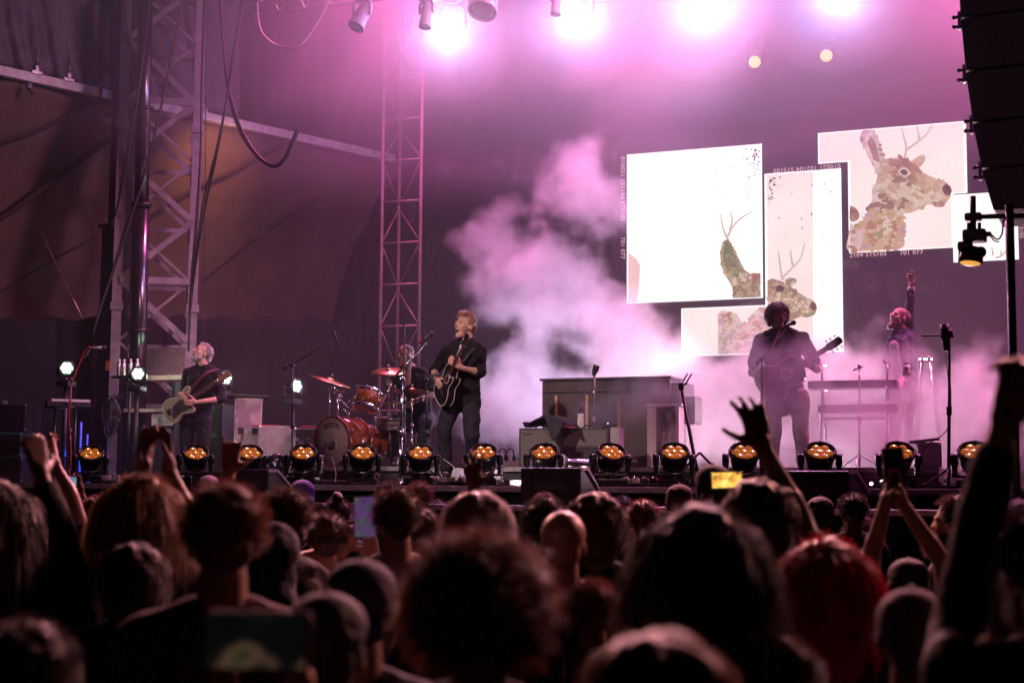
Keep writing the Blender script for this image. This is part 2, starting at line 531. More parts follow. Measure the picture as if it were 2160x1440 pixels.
# round mast in front of the tower
pb, pt = PY(288, 905, 16.35), PY(308, -40, 15.9)
t = thing('mast', 'round polished mast standing in front of the lattice tower', 'mast', pb)
M_mast = mat('polished_mast', (0.16, 0.15, 0.17), 0.22, 0.9, var=0.15, scale=5)
b = BM(); tube(b, pb, pb.lerp(pt, 0.5), 0.112, seg=28); obj('lower_tube', b, M_mast, t, True)
b = BM(); tube(b, pb.lerp(pt, 0.5), pt, 0.095, seg=28); obj('upper_tube', b, M_mast, t, True)
b = BM()
b.free()
for f in (0.08, 0.22, 0.5, 0.715):
    b = BM(); tube(b, pb.lerp(pt, f - 0.004), pb.lerp(pt, f + 0.004), 0.13, seg=28); obj('collar', b, M_black, t, True)

# ------------------------------------------------------------------ rear ladder truss
M_lad = mat('slim_truss_metal', (0.30, 0.18, 0.22), 0.45, 0.3, var=0.2)
YL = 19.2
t = thing('ladder_truss', 'slim upright triangular truss fading into pink haze behind the drummer', 'truss', AT(842, YL, DECK))
zt = 9.0
cl, cm, cr = AT(802, YL, 4.0), AT(838, YL + 0.45, 4.0), AT(884, YL, 4.0)
for c in (cl, cm, cr):
    b = BM(); tube(b, (c.x, c.y, DECK), (c.x, c.y, zt), 0.026, seg=12); obj('leg', b, M_lad, t, True)
z = 3.92 - 0.6 * 3
i = 0
while z < zt:
    b = BM(); tube(b, (cl.x, YL, z), (cr.x, YL, z), 0.014, seg=8); obj('rung', b, M_lad, t, True)
    b = BM()
    if i % 2 == 0:
        tube(b, (cl.x, YL, z + 0.6), (cm.x, YL + 0.45, z + 0.02), 0.011, seg=8); tube(b, (cr.x, YL, z + 0.6), (cm.x, YL + 0.45, z + 0.02), 0.011, seg=8)
    else:
        tube(b, (cl.x, YL, z), (cm.x, YL + 0.45, z + 0.58), 0.011, seg=8); tube(b, (cr.x, YL, z), (cm.x, YL + 0.45, z + 0.58), 0.011, seg=8)
    obj('brace', b, M_lad, t, True)
    z += 0.6; i += 1

# ------------------------------------------------------------------ cables
M_cable = mat('cable_rubber', (0.03, 0.025, 0.03), 0.45)
def cable(label, pts, Y, r, n=1, spread=0.03, m=None, close=False, cat='cable'):
    b = BM()
    for k in range(n):
        off = V((random.uniform(-1, 1), random.uniform(-1, 1), random.uniform(-1, 1))) * spread
        P = [PY(px, py, Y if not isinstance(Y, (list, tuple)) else Y[i]) for i, (px, py) in enumerate(pts)]
        P = [p + off * (0.6 + 0.5 * math.sin(i * 1.7 + k)) for i, p in enumerate(P)]
        path(b, curve(P, 7), r, 6)
    o = obj('cable', b, m or M_cable, world=True)
    return tag(o, label, cat, 'cables hanging round the tower')
cable('black cable bundle slanting across the left half of the tower', [(322, -30), (296, 180), (276, 300), (250, 430), (236, 480)], 15.9, 0.011, 3, 0.02)
cable('black cable bundle slanting from above the tower down to its foot', [(392, -30), (357, 150), (325, 290), (295, 400), (262, 500), (215, 640), (196, 705)], 15.8, 0.012, 3, 0.02)
cable('two straight dark cables hanging just right of the tower', [(434, -30), (426, 180), (423, 330), (416, 470), (404, 620), (398, 740)], 15.9, 0.013, 3, 0.018)
cable('single thin plumb cable hanging right of the tower', [(437, -30), (433, 230), (432, 480), (430, 700)], 16.2, 0.006)
cable('black cable bundle sloping from the top towards the bassist', [(520, -30), (498, 90), (480, 200), (460, 310), (436, 420), (415, 545), (402, 650)], 15.7, 0.013, 4, 0.025)
cable('black cable bundle sagging in a deep loop under the pale beam', [(462, -30), (472, 110), (486, 200), (508, 275), (540, 328), (575, 350), (602, 336), (618, 302), (627, 272)], 15.9, 0.012, 5, 0.03)
cable('pinkish cable bundle drooping in a shallow loop at the top', [(540, -30), (545, 55), (570, 88), (600, 101), (630, 97), (660, 62), (685, 15), (696, -30)], 16.0, 0.009, 4, 0.025, mat('pale_cable', (0.5, 0.3, 0.4), 0.5))
cable('short dark cable tail beside the drooping pink loop', [(547, -30), (541, 30), (532, 72)], 16.0, 0.008)
cable('thin taut wire slanting down over the brown canvas', [(-20, 300), (60, 445), (110, 545), (172, 668)], 15.6, 0.004, m=M_alu)

# ------------------------------------------------------------------ video wall
YV = 20.45
wl, wr = PY(1290, 500, YV), PY(2230, 500, YV)
vw = thing('video_wall', 'huge video wall showing bright framed pictures of watercolour deer', 'video wall', ((wl.x + wr.x) / 2, YV, DECK))
b = BM(); box(b, ((wl.x + wr.x) / 2, YV + 0.08, 5.2), (wr.x - wl.x, 0.14, 6.6), bev=0.01)
obj('cabinet', b, mat('video_wall_cabinet', (0.016, 0.014, 0.018), 0.55, var=0.2, scale=30), vw, True)

def emis(name, cols, strength, scale=1.5, lines=True, detail=8, thr=(0.3, 0.7)):
    m = bpy.data.materials.new(name); m.use_nodes = True
    nt = m.node_tree; N, L = nt.nodes.new, nt.links.new
    b = nt.nodes['Principled BSDF']
    b.inputs['Base Color'].default_value = (0.02, 0.02, 0.02, 1); b.inputs['Roughness'].default_value = 0.5
    tc = N('ShaderNodeTexCoord'); n = N('ShaderNodeTexNoise'); n.inputs['Scale'].default_value = scale; n.inputs['Detail'].default_value = detail
    L(tc.outputs['Object'], n.inputs['Vector'])
    r = N('ShaderNodeValToRGB')
    els = r.color_ramp.elements
    while len(els) < len(cols): els.new(0.5)
    for i, c in enumerate(cols):
        els[i].position = thr[0] + (thr[1] - thr[0]) * i / max(1, len(cols) - 1)
        els[i].color = (*c, 1)
    L(n.outputs['Fac'], r.inputs['Fac'])
    src = r.outputs['Color']
    if lines:                    # rows of LED modules
        wv = N('ShaderNodeTexWave'); wv.bands_direction = 'Z'; wv.inputs['Scale'].default_value = 5.5
        L(tc.outputs['Object'], wv.inputs['Vector'])
        mr = N('ShaderNodeMapRange'); mr.inputs['To Min'].default_value = 0.975; mr.inputs['To Max'].default_value = 1.01
        L(wv.outputs['Fac'], mr.inputs['Value'])
        mx = N('ShaderNodeMixRGB'); mx.blend_type = 'MULTIPLY'; mx.inputs[0].default_value = 1
        L(src, mx.inputs[1]); L(mr.outputs[0], mx.inputs[2]); src = mx.outputs[0]
    L(src, b.inputs['Emission Color'])
    b.inputs['Emission Strength'].default_value = strength
    return m
E_white = emis('screen_white', [(0.97, 0.88, 0.80), (0.98, 0.93, 0.87), (1.0, 0.97, 0.93)], 1.2, 0.5)
E_pink = emis('screen_blush', [(0.95, 0.70, 0.68), (0.95, 0.80, 0.76), (0.98, 0.88, 0.82)], 1.0, 0.6)
E_edge = emis('screen_edge', [(1, 1, 1), (1, 1, 1)], 1.2, 1, False)
E_deer = emis('deer_tan', [(0.56, 0.30, 0.18), (0.66, 0.40, 0.26), (0.74, 0.48, 0.34), (0.60, 0.36, 0.22)], 0.85, 5, True, 10, (0.3, 0.7))
E_deerp = emis('deer_rose', [(0.62, 0.20, 0.28), (0.85, 0.50, 0.50), (0.62, 0.50, 0.45), (0.88, 0.62, 0.58), (0.6, 0.3, 0.45)], 0.85, 2.6, True, 5, (0.3, 0.68))
E_deerg = emis('deer_green', [(0.40, 0.24, 0.14), (0.34, 0.30, 0.14), (0.62, 0.44, 0.28), (0.22, 0.16, 0.10), (0.78, 0.62, 0.48)], 0.8, 7, True, 5, (0.32, 0.66))
E_mid = emis('deer_brow', [(0.26, 0.11, 0.09), (0.42, 0.22, 0.16), (0.5, 0.28, 0.22)], 0.8, 7, True, 6)
E_pale = emis('deer_pale', [(0.70, 0.50, 0.36), (0.80, 0.62, 0.48)], 0.9, 6, True, 6)
E_dark = emis('deer_dark', [(0.07, 0.03, 0.03), (0.16, 0.07, 0.06), (0.24, 0.11, 0.09)], 0.7, 6, True, 5)
E_antl = emis('antler_pale', [(0.72, 0.50, 0.46), (0.80, 0.62, 0.55)], 0.8, 4, True)
E_speck = emis('screen_specks', [(0.05, 0.02, 0.03), (0.12, 0.05, 0.05)], 0.4, 6, False)
E_lett = emis('film_lettering', [(0.90, 0.45, 0.55), (0.95, 0.6, 0.62)], 0.9, 6, False)
DEER_M = (E_deer, E_deerp, E_deerg)
VX = frame((0, YV, 0), x=(1, 0, 0), z=(0, -1, 0))      # local x = world x, local z = towards the audience, local y = up? set below
VM = Matrix(((1, 0, 0, 0), (0, 0, -1, YV), (0, 1, 0, 0), (0, 0, 0, 1)))   # (x, y, d) -> (x, YV - d, y)
def sp(px, py):
    p = PY(px, py, YV); return (p.x, p.z)
def pane(name, pts, m, d0, d1, label=None, smooth_pts=False, edge=None):
    if False:
        cx, cy_ = sum(p[0] for p in pts) / len(pts), sum(p[1] for p in pts) / len(pts)
        P = [sp(*p) for p in pts]
        c = [V((x, y, 0)) for x, y in P + [P[0]]]
        if smooth_pts: c = curve(c, 4)
        b = BM()
        for u, v in zip(c, c[1:]):
            if (v - u).length < 1e-4: continue
            q_ = V((-(v - u).y, (v - u).x, 0)).normalized() * (0.0025 + 0.002 * noise.noise(u * 9))
            prism(b, [((u + q_).x, (u + q_).y), ((u - q_).x, (u - q_).y), ((v - q_).x, (v - q_).y), ((v + q_).x, (v + q_).y)], VM, d0 + 0.0012, d1 + 0.0006)
        o = obj('contour', b, E_mid, vw, True)
    P = [sp(*p) for p in pts]
    if smooth_pts:
        c = curve([V((x, y, 0)) for x, y in P + [P[0]]], 4)[:-1]
        P = [(v.x, v.y) for v in c]
    b = BM(); prism(b, P, VM, d0, d1)
    o = obj(name, b, m, vw, True)
    if label: o['label'] = label
    return o
P1 = [(1325, 329), (1607, 305), (1607, 628), (1325, 640)]
P2 = [(1440, 652), (1617, 645), (1617, 369), (1774, 357), (1774, 742), (1440, 751)]
P3 = [(1728, 283), (2037, 258), (2037, 407), (2010, 409), (2010, 522), (1793, 533), (1793, 341), (1728, 346)]
P4 = [(2013, 413), (2145, 405), (2145, 547), (2013, 553)]
pane('picture_panel', P1, E_white, 0.0, 0.03, 'large white picture panel with a green deer ear at lower right')
pane('picture_panel', P2, E_pink, 0.0, 0.03, 'L-shaped picture panel with the deer muzzle behind the guitarist')
pane('picture_panel', P3, E_pink, 0.0, 0.03, 'highest picture panel with a whole deer head in profile')
pane('picture_panel', P4, E_white, 0.0, 0.03, 'small picture panel behind the hanging lamp')
pane('picture_panel', [(1716, 362), (1774, 357), (1774, 742), (1716, 744)], E_white, 0.03, 0.033, 'paler strip at the right edge of the L-shaped panel')
for PP in (P1, P2, P3, P4):
    b = BM()
    for (a, c) in zip(PP, PP[1:] + PP[:1]):
        x0, z0 = sp(*a); x1, z1 = sp(*c)
        box(b, ((x0 + x1) / 2, YV - 0.034, (z0 + z1) / 2), (abs(x1 - x0) + 0.012, 0.012, abs(z1 - z0) * (1 if abs(x1 - x0) < 0.3 else 0) + 0.012))
    obj('bright_border', b, E_edge, vw, True)
D0, D1 = 0.034, 0.037
# deer in profile, top right panel
ear = [(1822, 274), (1838, 274), (1852, 290), (1862, 318), (1866, 340), (1876, 352), (1860, 384), (1850, 368), (1828, 322), (1816, 296)]
face = [(1862, 340), (1880, 336), (1900, 332), (1915, 336), (1935, 350), (1950, 366), (1975, 378), (1994, 386), (2006, 396), (2008, 410), (2000, 424), (1988, 436), (1972, 436), (1962, 430), (1945, 440), (1920, 450), (1904, 452), (1910, 475), (1908, 500), (1898, 526), (1794, 532), (1794, 492), (1806, 480), (1824, 462), (1838, 430), (1845, 400), (1852, 372)]
pane('deer_shape', face, E_deer, D0, D1, smooth_pts=True)
pane('deer_shape', ear, E_deerp, D0 + 0.003, D1 + 0.003, smooth_pts=True)
pane('deer_shape', [(1918, 346), (1930, 336), (1946, 328), (1953, 334), (1948, 346), (1938, 354)], E_deer, D0 + .003, D1 + .003, smooth_pts=True)
pane('deer_shape', [(1868, 352), (1884, 340), (1910, 338), (1934, 352), (1946, 368), (1930, 366), (1912, 358), (1890, 352), (1872, 358)], E_mid, D0 + .003, D1 + .003, smooth_pts=True)
pane('eye_ring', [(1894, 366), (1902, 355), (1915, 357), (1921, 369), (1909, 375)], E_pale, D0 + .0135, D1 + .0108, smooth_pts=True)
pane('deer_eye', [(1899, 364), (1906, 359), (1914, 362), (1915, 369), (1907, 371)], E_dark, D0 + .014, D1 + .014, smooth_pts=True)
pane('deer_nose', [(1988, 398), (1996, 390), (2005, 395), (2008, 406), (2002, 414), (1992, 410)], E_dark, D0 + .014, D1 + .014, smooth_pts=True)
pane('deer_shape', [(1966, 428), (1984, 424), (1996, 426), (1988, 437), (1974, 437)], E_mid, D0 + .006, D1 + .006, smooth_pts=True)
pane('deer_shape', [(1794, 470), (1806, 478), (1822, 466), (1826, 490), (1812, 530), (1794, 531)], E_deerp, D0 + .006, D1 + .006, smooth_pts=True)
pane('deer_shape', [(1794, 435), (1806, 440), (1814, 455), (1808, 466), (1794, 466)], E_mid, D0 + .006, D1 + .006, smooth_pts=True)
pane('deer_patch', [(1920, 404), (1945, 396), (1966, 402), (1970, 416), (1950, 430), (1925, 430)], E_pale, D0 + .003, D1 + .003, smooth_pts=True)
0 and pane('deer_patch', [(1893, 358), (1905, 352), (1920, 356), (1924, 372), (1912, 380), (1898, 376)], E_pale, D0 + .003, D1 + .003, smooth_pts=True)
pane('deer_patch', [(1840, 400), (1858, 392), (1868, 420), (1856, 450), (1842, 440)], E_deerp, D0 + .003, D1 + .003, smooth_pts=True)
pane('deer_patch', [(1830, 300), (1842, 292), (1852, 318), (1856, 342), (1844, 336)], E_mid, D0 + .006, D1 + .006, smooth_pts=True)
pane('deer_patch', [(1862, 460), (1885, 452), (1896, 476), (1888, 506), (1866, 500)], E_pale, D0 + .003, D1 + .003, smooth_pts=True)
def antler(lines, wpx=5, m=E_antl):
    b = BM()
    for ln in lines:
        pts = [V((*sp(*p), 0)) for p in ln]
        pts = curve(pts, 5)
        n = len(pts)
        for i in range(n - 1):
            a, c = pts[i], pts[i + 1]
            wa, wc = [wpx / 300 * (1 - 0.65 * j / n) for j in (i, i + 1)]
            d = (c - a).normalized(); q_ = V((-d.y, d.x, 0))
            prism(b, [((a + q_ * wa)[0], (a + q_ * wa)[1]), ((a - q_ * wa)[0], (a - q_ * wa)[1]), ((c - q_ * wc)[0], (c - q_ * wc)[1]), ((c + q_ * wc)[0], (c + q_ * wc)[1])], VM, D0 + 0.001, D1 + 0.0005 * (1 + i % 2))
    return obj('antler', b, m, vw, True)
antler([[(1910, 334), (1912, 310), (1906, 285), (1902, 268)], [(1912, 318), (1935, 302), (1955, 285), (1968, 264)], [(1940, 298), (1938, 282), (1934, 266)]])
# deer split over the two left panels
pane('deer_shape', [(1526, 510), (1534, 506), (1548, 522), (1560, 546), (1572, 570), (1586, 580), (1606, 576), (1606, 627), (1548, 630), (1546, 606), (1534, 585), (1522, 560), (1520, 532)], E_deerg, D0, D1, smooth_pts=False)
pane('deer_shape', [(1530, 512), (1535, 510), (1548, 526), (1556, 548), (1560, 578), (1548, 590), (1536, 572), (1527, 545)], emis('deer_ear_green', [(0.16, 0.22, 0.08), (0.34, 0.36, 0.2)], 0.7, 5), D0 + .003, D1 + .003, smooth_pts=True)
pane('deer_shape', [(1574, 584), (1590, 576), (1606, 578), (1606, 596), (1590, 598), (1578, 594)], E_mid, D0 + .003, D1 + .003)
antler([[(1538, 508), (1530, 492), (1524, 470), (1521, 452)], [(1536, 500), (1548, 478), (1566, 460), (1588, 448)], [(1540, 488), (1546, 466), (1542, 448)]])
pane('deer_shape', [(1618, 594), (1630, 588), (1650, 594), (1662, 600), (1680, 614), (1702, 628), (1718, 636), (1725, 650), (1720, 664), (1704, 670), (1690, 668), (1670, 676), (1655, 690), (1618, 700)], E_deerg, D0, D1)
pane('deer_shape', [(1656, 592), (1668, 586), (1681, 590), (1678, 600), (1666, 606)], E_deerg, D0 + .003, D1 + .003, smooth_pts=True)
pane('deer_eye', [(1638, 606), (1648, 602), (1656, 608), (1652, 616), (1640, 616)], E_dark, D0 + .014, D1 + .014, smooth_pts=True)
pane('deer_nose', [(1710, 642), (1718, 637), (1724, 646), (1720, 655), (1712, 652)], E_dark, D0 + .014, D1 + .014, smooth_pts=True)
antler([[(1652, 592), (1648, 570), (1645, 545), (1643, 530)], [(1652, 586), (1672, 566), (1690, 545), (1699, 512)], [(1674, 562), (1670, 544), (1669, 528)]])
# brush dabs that give the deer their painted look
def inside(x, y, P):
    r = False
    for (x0, y0), (x1, y1) in zip(P, P[1:] + P[:1]):
        if (y0 > y) != (y1 > y) and x < (x1 - x0) * (y - y0) / (y1 - y0) + x0: r = not r
    return r
E_dab = {k: emis('dab_' + k, [tuple(v * 0.85 for v in c), c], 0.8, 14, True, 4) for k, c in dict(umber=(0.22, 0.10, 0.07), rust=(0.54, 0.26, 0.15), ochre=(0.66, 0.46, 0.22), olive=(0.42, 0.38, 0.18), rose=(0.72, 0.40, 0.34), cream=(0.84, 0.66, 0.50), lilac=(0.54, 0.40, 0.48), tan=(0.66, 0.42, 0.27), brown=(0.38, 0.20, 0.13)).items()}
def dabs(P, n, pick, seed, s0=0.014, s1=0.045):
    rr = random.Random(seed); bms = {}
    xs, ys = [p[0] for p in P], [p[1] for p in P]
    i = 0
    while i < n:
        px, py = rr.uniform(min(xs), max(xs)), rr.uniform(min(ys), max(ys))
        if not inside(px, py, P): continue
        i += 1
        c = pick((px - min(xs)) / (max(xs) - min(xs)), (py - min(ys)) / (max(ys) - min(ys)), rr)
        x, z = sp(px, py); s_ = rr.uniform(s0, s1); a0 = rr.uniform(0, 6); m_ = rr.randint(5, 8); e = rr.uniform(0.4, 1.0); t0 = rr.uniform(-.8, .8)
        poly = []
        for k in range(m_):
            a = 2 * math.pi * k / m_; u, v = s_ * rr.uniform(.7, 1.15) * math.cos(a), s_ * e * rr.uniform(.7, 1.15) * math.sin(a)
            poly.append((x + u * math.cos(t0) - v * math.sin(t0), z + u * math.sin(t0) + v * math.cos(t0)))
        d = D0 + 0.0042 + 0.00002 * i
        prism(bms.setdefault(c, BM()), poly, VM, d, d + 0.00001)
    for c, b in bms.items():
        o = obj('brush_dabs', b, E_dab[c], vw, True); o['kind'] = 'stuff'
def by_noise(names, sc, off):
    def f(u, v, r):
        t = 0.5 + 0.9 * noise.noise(V((u * sc, v * sc, off))) + r.uniform(-0.10, 0.10)
        return names[max(0, min(len(names) - 1, int(t * len(names))))]
    return f
up_f, neck_f, muz_f = by_noise(['brown', 'rust', 'tan', 'tan'], 4, 1.5), by_noise(['olive', 'tan', 'rust', 'ochre', 'rose', 'lilac'], 4, 4.4), by_noise(['rust', 'tan', 'cream', 'cream', 'tan', 'brown'], 5, 7.1)
dabs(face, 420, lambda u, v, r: up_f(u, v, r) if v < 0.16 + 0.22 * u else (muz_f(u, v, r) if v < 0.6 else neck_f(u, v, r)), 5, 0.02, 0.06)
dabs(ear, 110, by_noise(['rose', 'rust', 'brown', 'rose', 'lilac'], 4, 2.2), 6, 0.012, 0.035)
dabs([(1526, 510), (1534, 506), (1548, 522), (1560, 546), (1572, 570), (1586, 580), (1604, 576), (1604, 625), (1550, 628), (1546, 606), (1534, 585), (1522, 560)], 150, by_noise(['umber', 'olive', 'brown', 'olive', 'tan', 'cream'], 4, 3.3), 7, 0.014, 0.035)
dabs([(1620, 596), (1630, 590), (1662, 602), (1680, 616), (1716, 640), (1720, 660), (1690, 666), (1655, 688), (1620, 698)], 170, lambda u, v, r: up_f(u, v, r) if v < 0.12 + 0.3 * u else muz_f(u, v, r), 8, 0.014, 0.04)
dabs([(1520, 664), (1540, 660), (1556, 664), (1568, 686), (1588, 666), (1604, 652), (1638, 654), (1638, 740), (1520, 744)], 240, by_noise(['rust', 'rose', 'cream', 'rose', 'lilac', 'olive'], 4, 8.8), 9, 0.018, 0.05)
# pink body at the lower left
pane('deer_shape', [(1516, 662), (1524, 655), (1540, 658), (1556, 662), (1568, 684), (1578, 680), (1588, 664), (1604, 648), (1640, 650), (1640, 742), (1516, 748)], E_deerp, D0, D1)
pane('pink_wedge', [(1327, 533), (1345, 548), (1352, 560), (1350, 600), (1346, 638), (1327, 639)], emis('wedge_pink', [(0.90, 0.55, 0.55), (0.92, 0.62, 0.6)], 0.95, 1), D0, D1)
antler([[(2095, 540), (2094, 530), (2092, 522)], [(2100, 545), (2114, 540), (2126, 524), (2130, 508)], [(2112, 541), (2112, 528)]], 4)
b = BM()
rs_ = random.Random(3)
def speck(px, py, s):
    x, z = sp(px, py)
    n = rs_.randint(4, 6)
    a0 = rs_.random() * 6
    prism(b, [(x + s * rs_.uniform(.5, 1.2) * math.cos(a0 + 2 * math.pi * k / n), z + s * rs_.uniform(.6, 1.9) * math.sin(a0 + 2 * math.pi * k / n)) for k in range(n)], VM, D0 + 0.004, D1 + 0.0045)
for k in range(34): speck(rs_.gauss(1592, 9), 306 + abs(rs_.gauss(0, 32)) + 2, rs_.uniform(0.006, 0.014)) if True else 0
for k in range(26): speck(1500 + rs_.random() * 100, 318 + rs_.random() * 110, rs_.uniform(0.004, 0.010))
for k in range(30): speck(1622 + abs(rs_.gauss(0, 13)), 368 + abs(rs_.gauss(0, 28)) + 3, rs_.uniform(0.006, 0.015))
for k in range(14): speck(1625 + rs_.random() * 140, 380 + rs_.random() * 130, rs_.uniform(0.005, 0.012))
for k in range(26): speck(1735 + rs_.gauss(0, 3), 480 + rs_.random() * 190, rs_.uniform(0.003, 0.007))
for k in range(16): speck(1330 + rs_.random() * 270, 330 + rs_.random() * 200, rs_.uniform(0.003, 0.007))
o = obj('speckles', b, E_speck, vw, True); o['kind'] = 'stuff'
TM = lambda px, py, ang, off=0.004: Matrix.Translation((*(lambda s_: (s_[0], YV - off, s_[1]))(sp(px, py)),)) @ Matrix(((math.cos(ang), -math.sin(ang), 0, 0), (0, 0, -1, 0), (math.sin(ang), math.cos(ang), 0, 0), (0, 0, 0, 1)))
flip = Matrix.Diagonal((1, -1, 1, 1))
for s_, px, py, ang in [('010021 102104 STS105', 1310, 331, -math.pi / 2), ('701 077', 1310, 500, -math.pi / 2)]:
    text_obj('film_lettering', s_, 0.088, TM(px, py, ang), E_lett, vw, 1.12)
text_obj('film_lettering', '010021 102104 STS105', 0.088, TM(1773, 346, math.pi), E_lett, vw, 1.1)
text_obj('film_lettering', '2104 STS105', 0.085, TM(1792, 543, 0), E_lett, vw, 1.1)
text_obj('film_lettering', '701 077', 0.085, TM(1898, 538, 0), E_lett, vw, 1.1)
text_obj('film_lettering', '102104 STS105', 0.07, TM(2149, 425, -math.pi / 2), E_lett, vw, 1.1)

# ------------------------------------------------------------------ overhead lamps
def glow(name, c, s): return mat(name, (0.1, 0.1, 0.1), 0.3, emit=c, es=s)
E_lamp = glow('lamp_lens_lit', (1.0, 0.93, 1.0), 30)
E_amber = glow('amber_lens_lit', (1.0, 0.58, 0.10), 1.5)
def hanging_lamp(label, p, aim, r=0.15, L=0.34, lens=E_lamp, group=None, m=M_black, yoke=True):
    aim = V(aim).normalized()
    t = thing('stage_lamp', label, 'stage lamp', p, group=group)
    M = zframe(p, aim)
    b = BM(); lathe(b, [(0, -L), (r * 0.6, -L), (r * 0.9, -L * 0.75), (r * 0.92, -L * .3), (r * 1.08, 0.0), (r * 1.08, 0.02), (r * 0.96, 0.02), (r * 0.96, -0.01)], M); obj('housing', b, m, t, True)
    b = BM(); lathe(b, [(0, 0.012), (r * 0.7, 0.008), (r * 0.955, -0.005), (0, -0.006)], M); obj('lens', b, lens, t, True)
    if yoke:
        side = V((1, 0, 0)); c = p - aim * L * 0.45
        b = BM()
        path(b, [c + side * r * 1.15, c + side * r * 1.2 + V((0, 0, r * 1.5)), c + side * r * .7 + V((0, 0, r * 2.1)), c - side * r * .7 + V((0, 0, r * 2.1)), c - side * r * 1.2 + V((0, 0, r * 1.5)), c - side * r * 1.15], 0.02, 8)
        box(b, c + V((0, 0, r * 2.1 + 0.08)), (0.2, 0.16, 0.16), bev=0.02)
        obj('yoke', b, m, t, True)
    return t
ords = ['leftmost', 'second from left', 'third from left', 'rightmost']
for i, (bx_, by_) in enumerate(BEAMS):
    p = PY(bx_, by_, BEAM_Y)
    hanging_lamp('dazzling white overhead stage lamp, %s of the four' % ords[i], p, (CAM + V((-1.5 + i * .7, 5, 0)) - p), group='dazzling lamps over the stage')
hanging_lamp('small yellow lamp in the haze left of the taller picture panel top', PY(1592, 131, 20.0), (0.2, -1, -0.35), 0.085, 0.2, E_amber, 'small yellow lamps high in the haze')
hanging_lamp('small yellow lamp in the haze straight above the highest picture panel', PY(1743, 118, 20.0), (0.2, -1, -0.35), 0.085, 0.2, E_amber, 'small yellow lamps high in the haze')
M_lilac = mat('lilac_lit_housing', (0.42, 0.30, 0.42), 0.35, 0.2)  # lavender stage light put into the housing colour
E_off = mat('unlit_lens', (0.05, 0.04, 0.05), 0.1, coat=1)
hanging_lamp('unlit lamp head hanging high left of the dazzling lamps', PY(752, 55, 16.2), (-0.25, -0.5, -1), 0.1, 0.36, E_off, None, M_lilac)
hanging_lamp('unlit lamp head hanging beside the leftmost dazzling lamp', PY(897, 55, 16.0), (0.0, -0.2, -1), 0.075, 0.36, E_off, None, M_lilac)
hanging_lamp('round unlit lamp head half out of frame between two dazzling lamps', PY(1018, 22, 16.0), (0.0, -0.5, -1), 0.17, 0.3, E_off, None, M_lilac)
hanging_lamp('unlit lamp head half out of frame beside the second dazzling lamp', PY(1172, 28, 16.0), (0.0, -0.2, -1), 0.06, 0.36, E_off, None, M_lilac)
tr = thing('lighting_truss', 'horizontal box truss above the stage carrying the dazzling lamps', 'truss', (-5, BEAM_Y, 8.2))
zt0 = PY(1225, 35, BEAM_Y).z + 0.62
for dy in (-0.2, 0.2):
    for dz in (0, 0.4):
        b = BM(); tube(b, (-11, BEAM_Y + dy, zt0 + dz), (2.5, BEAM_Y + dy, zt0 + dz), 0.025); obj('chord', b, M_alu, tr, True)
b = BM(); x = -11
while x < 2.3:
    for dy in (-0.2, 0.2): tube(b, (x, BEAM_Y + dy, zt0), (x + 0.2, BEAM_Y + dy, zt0 + 0.4), 0.012, seg=6); tube(b, (x + 0.2, BEAM_Y + dy, zt0 + 0.4), (x + 0.4, BEAM_Y + dy, zt0), 0.012, seg=6)
    x += 0.4
obj('lacing', b, M_alu, tr, True)

# ------------------------------------------------------------------ hanging loudspeakers on the right
M_pa = mat('loudspeaker_grille', (0.06, 0.05, 0.065), 0.55, var=0.25, scale=40, bump=0.2, bscale=200)
YP = 11.0
pa = thing('line_array', 'tall curved column of black loudspeakers hanging at the right edge', 'loudspeaker', PY(2120, 445, YP))
edge = [(2017, -85), (2026, 38), (2036, 150), (2051, 258), (2070, 356), (2096, 446)]
for k in range(5):
    (xa, ya), (xb, yb) = edge[k], edge[k + 1]
    a, c = PY(xa, ya, YP), PY(xb, yb, YP)
    a.z -= 0.008; c.z += 0.008
    b = BM()
    # side view trapezoid extruded in depth
    sl = 0.055 * (1 if k < 3 else 1.3)
    poly = [(a.x, a.z), (a.x + 1.1, a.z + sl * 0.6), (c.x + 1.1 - 0.05, c.z + sl * 0.3), (c.x, c.z)]
    prism(b, poly, Matrix(((1, 0, 0, 0), (0, 0, 1, 0), (0, 1, 0, 0), (0, 0, 0, 1))), YP, YP + 0.75)
    o = bevelmod(obj('cabinet', b, M_pa, pa, True), 0.012)
    b = BM()
    for q_ in (a, ):
        for dz in (0.0, -0.07):
            tube(b, (q_.x - 0.045, YP + 0.05, q_.z + dz + 0.03), (q_.x + 0.05, YP + 0.05, q_.z + dz + 0.03), 0.012, seg=8)
            ball(b, (q_.x - 0.05, YP + 0.05, q_.z + dz + 0.03), 0.018, None, 1)
        box(b, (q_.x - 0.012, YP + 0.05, q_.z), (0.02, 0.05, 0.13))
    obj('rigging_pin', b, M_steel, pa, True)
# pole, arm and the lamp hung from it
pp = AT(2156, 10.9, 0)
t = thing('pole', 'tall dark pole with a side arm at the right edge', 'pole', (pp.x, 10.9, 0))
b = BM(); tube(b, (pp.x, 10.9, 0), (pp.x, 10.9, 3.6), 0.03, seg=14); obj('post', b, M_black, t, True)
b = BM(); tube(b, PY(2160, 455, 10.9), PY(2062, 457, 10.9), 0.018, seg=12); obj('arm', b, M_black, t, True)
b = BM(); tube(b, PY(2052, 414, 10.9), PY(2053, 492, 10.9), 0.021, seg=12); obj('drop_pipe', b, M_black, t, True)
b = BM(); box(b, PY(2053, 458, 10.9), (0.11, 0.08, 0.055), bev=0.01); box(b, PY(2040, 458, 10.88), (0.03, 0.06, 0.03)); obj('clamp', b, M_black, t, True)
t = thing('moving_head_lamp', 'black moving lamp with amber glow clamped to the side arm', 'stage lamp', PY(2055, 500, 10.9))
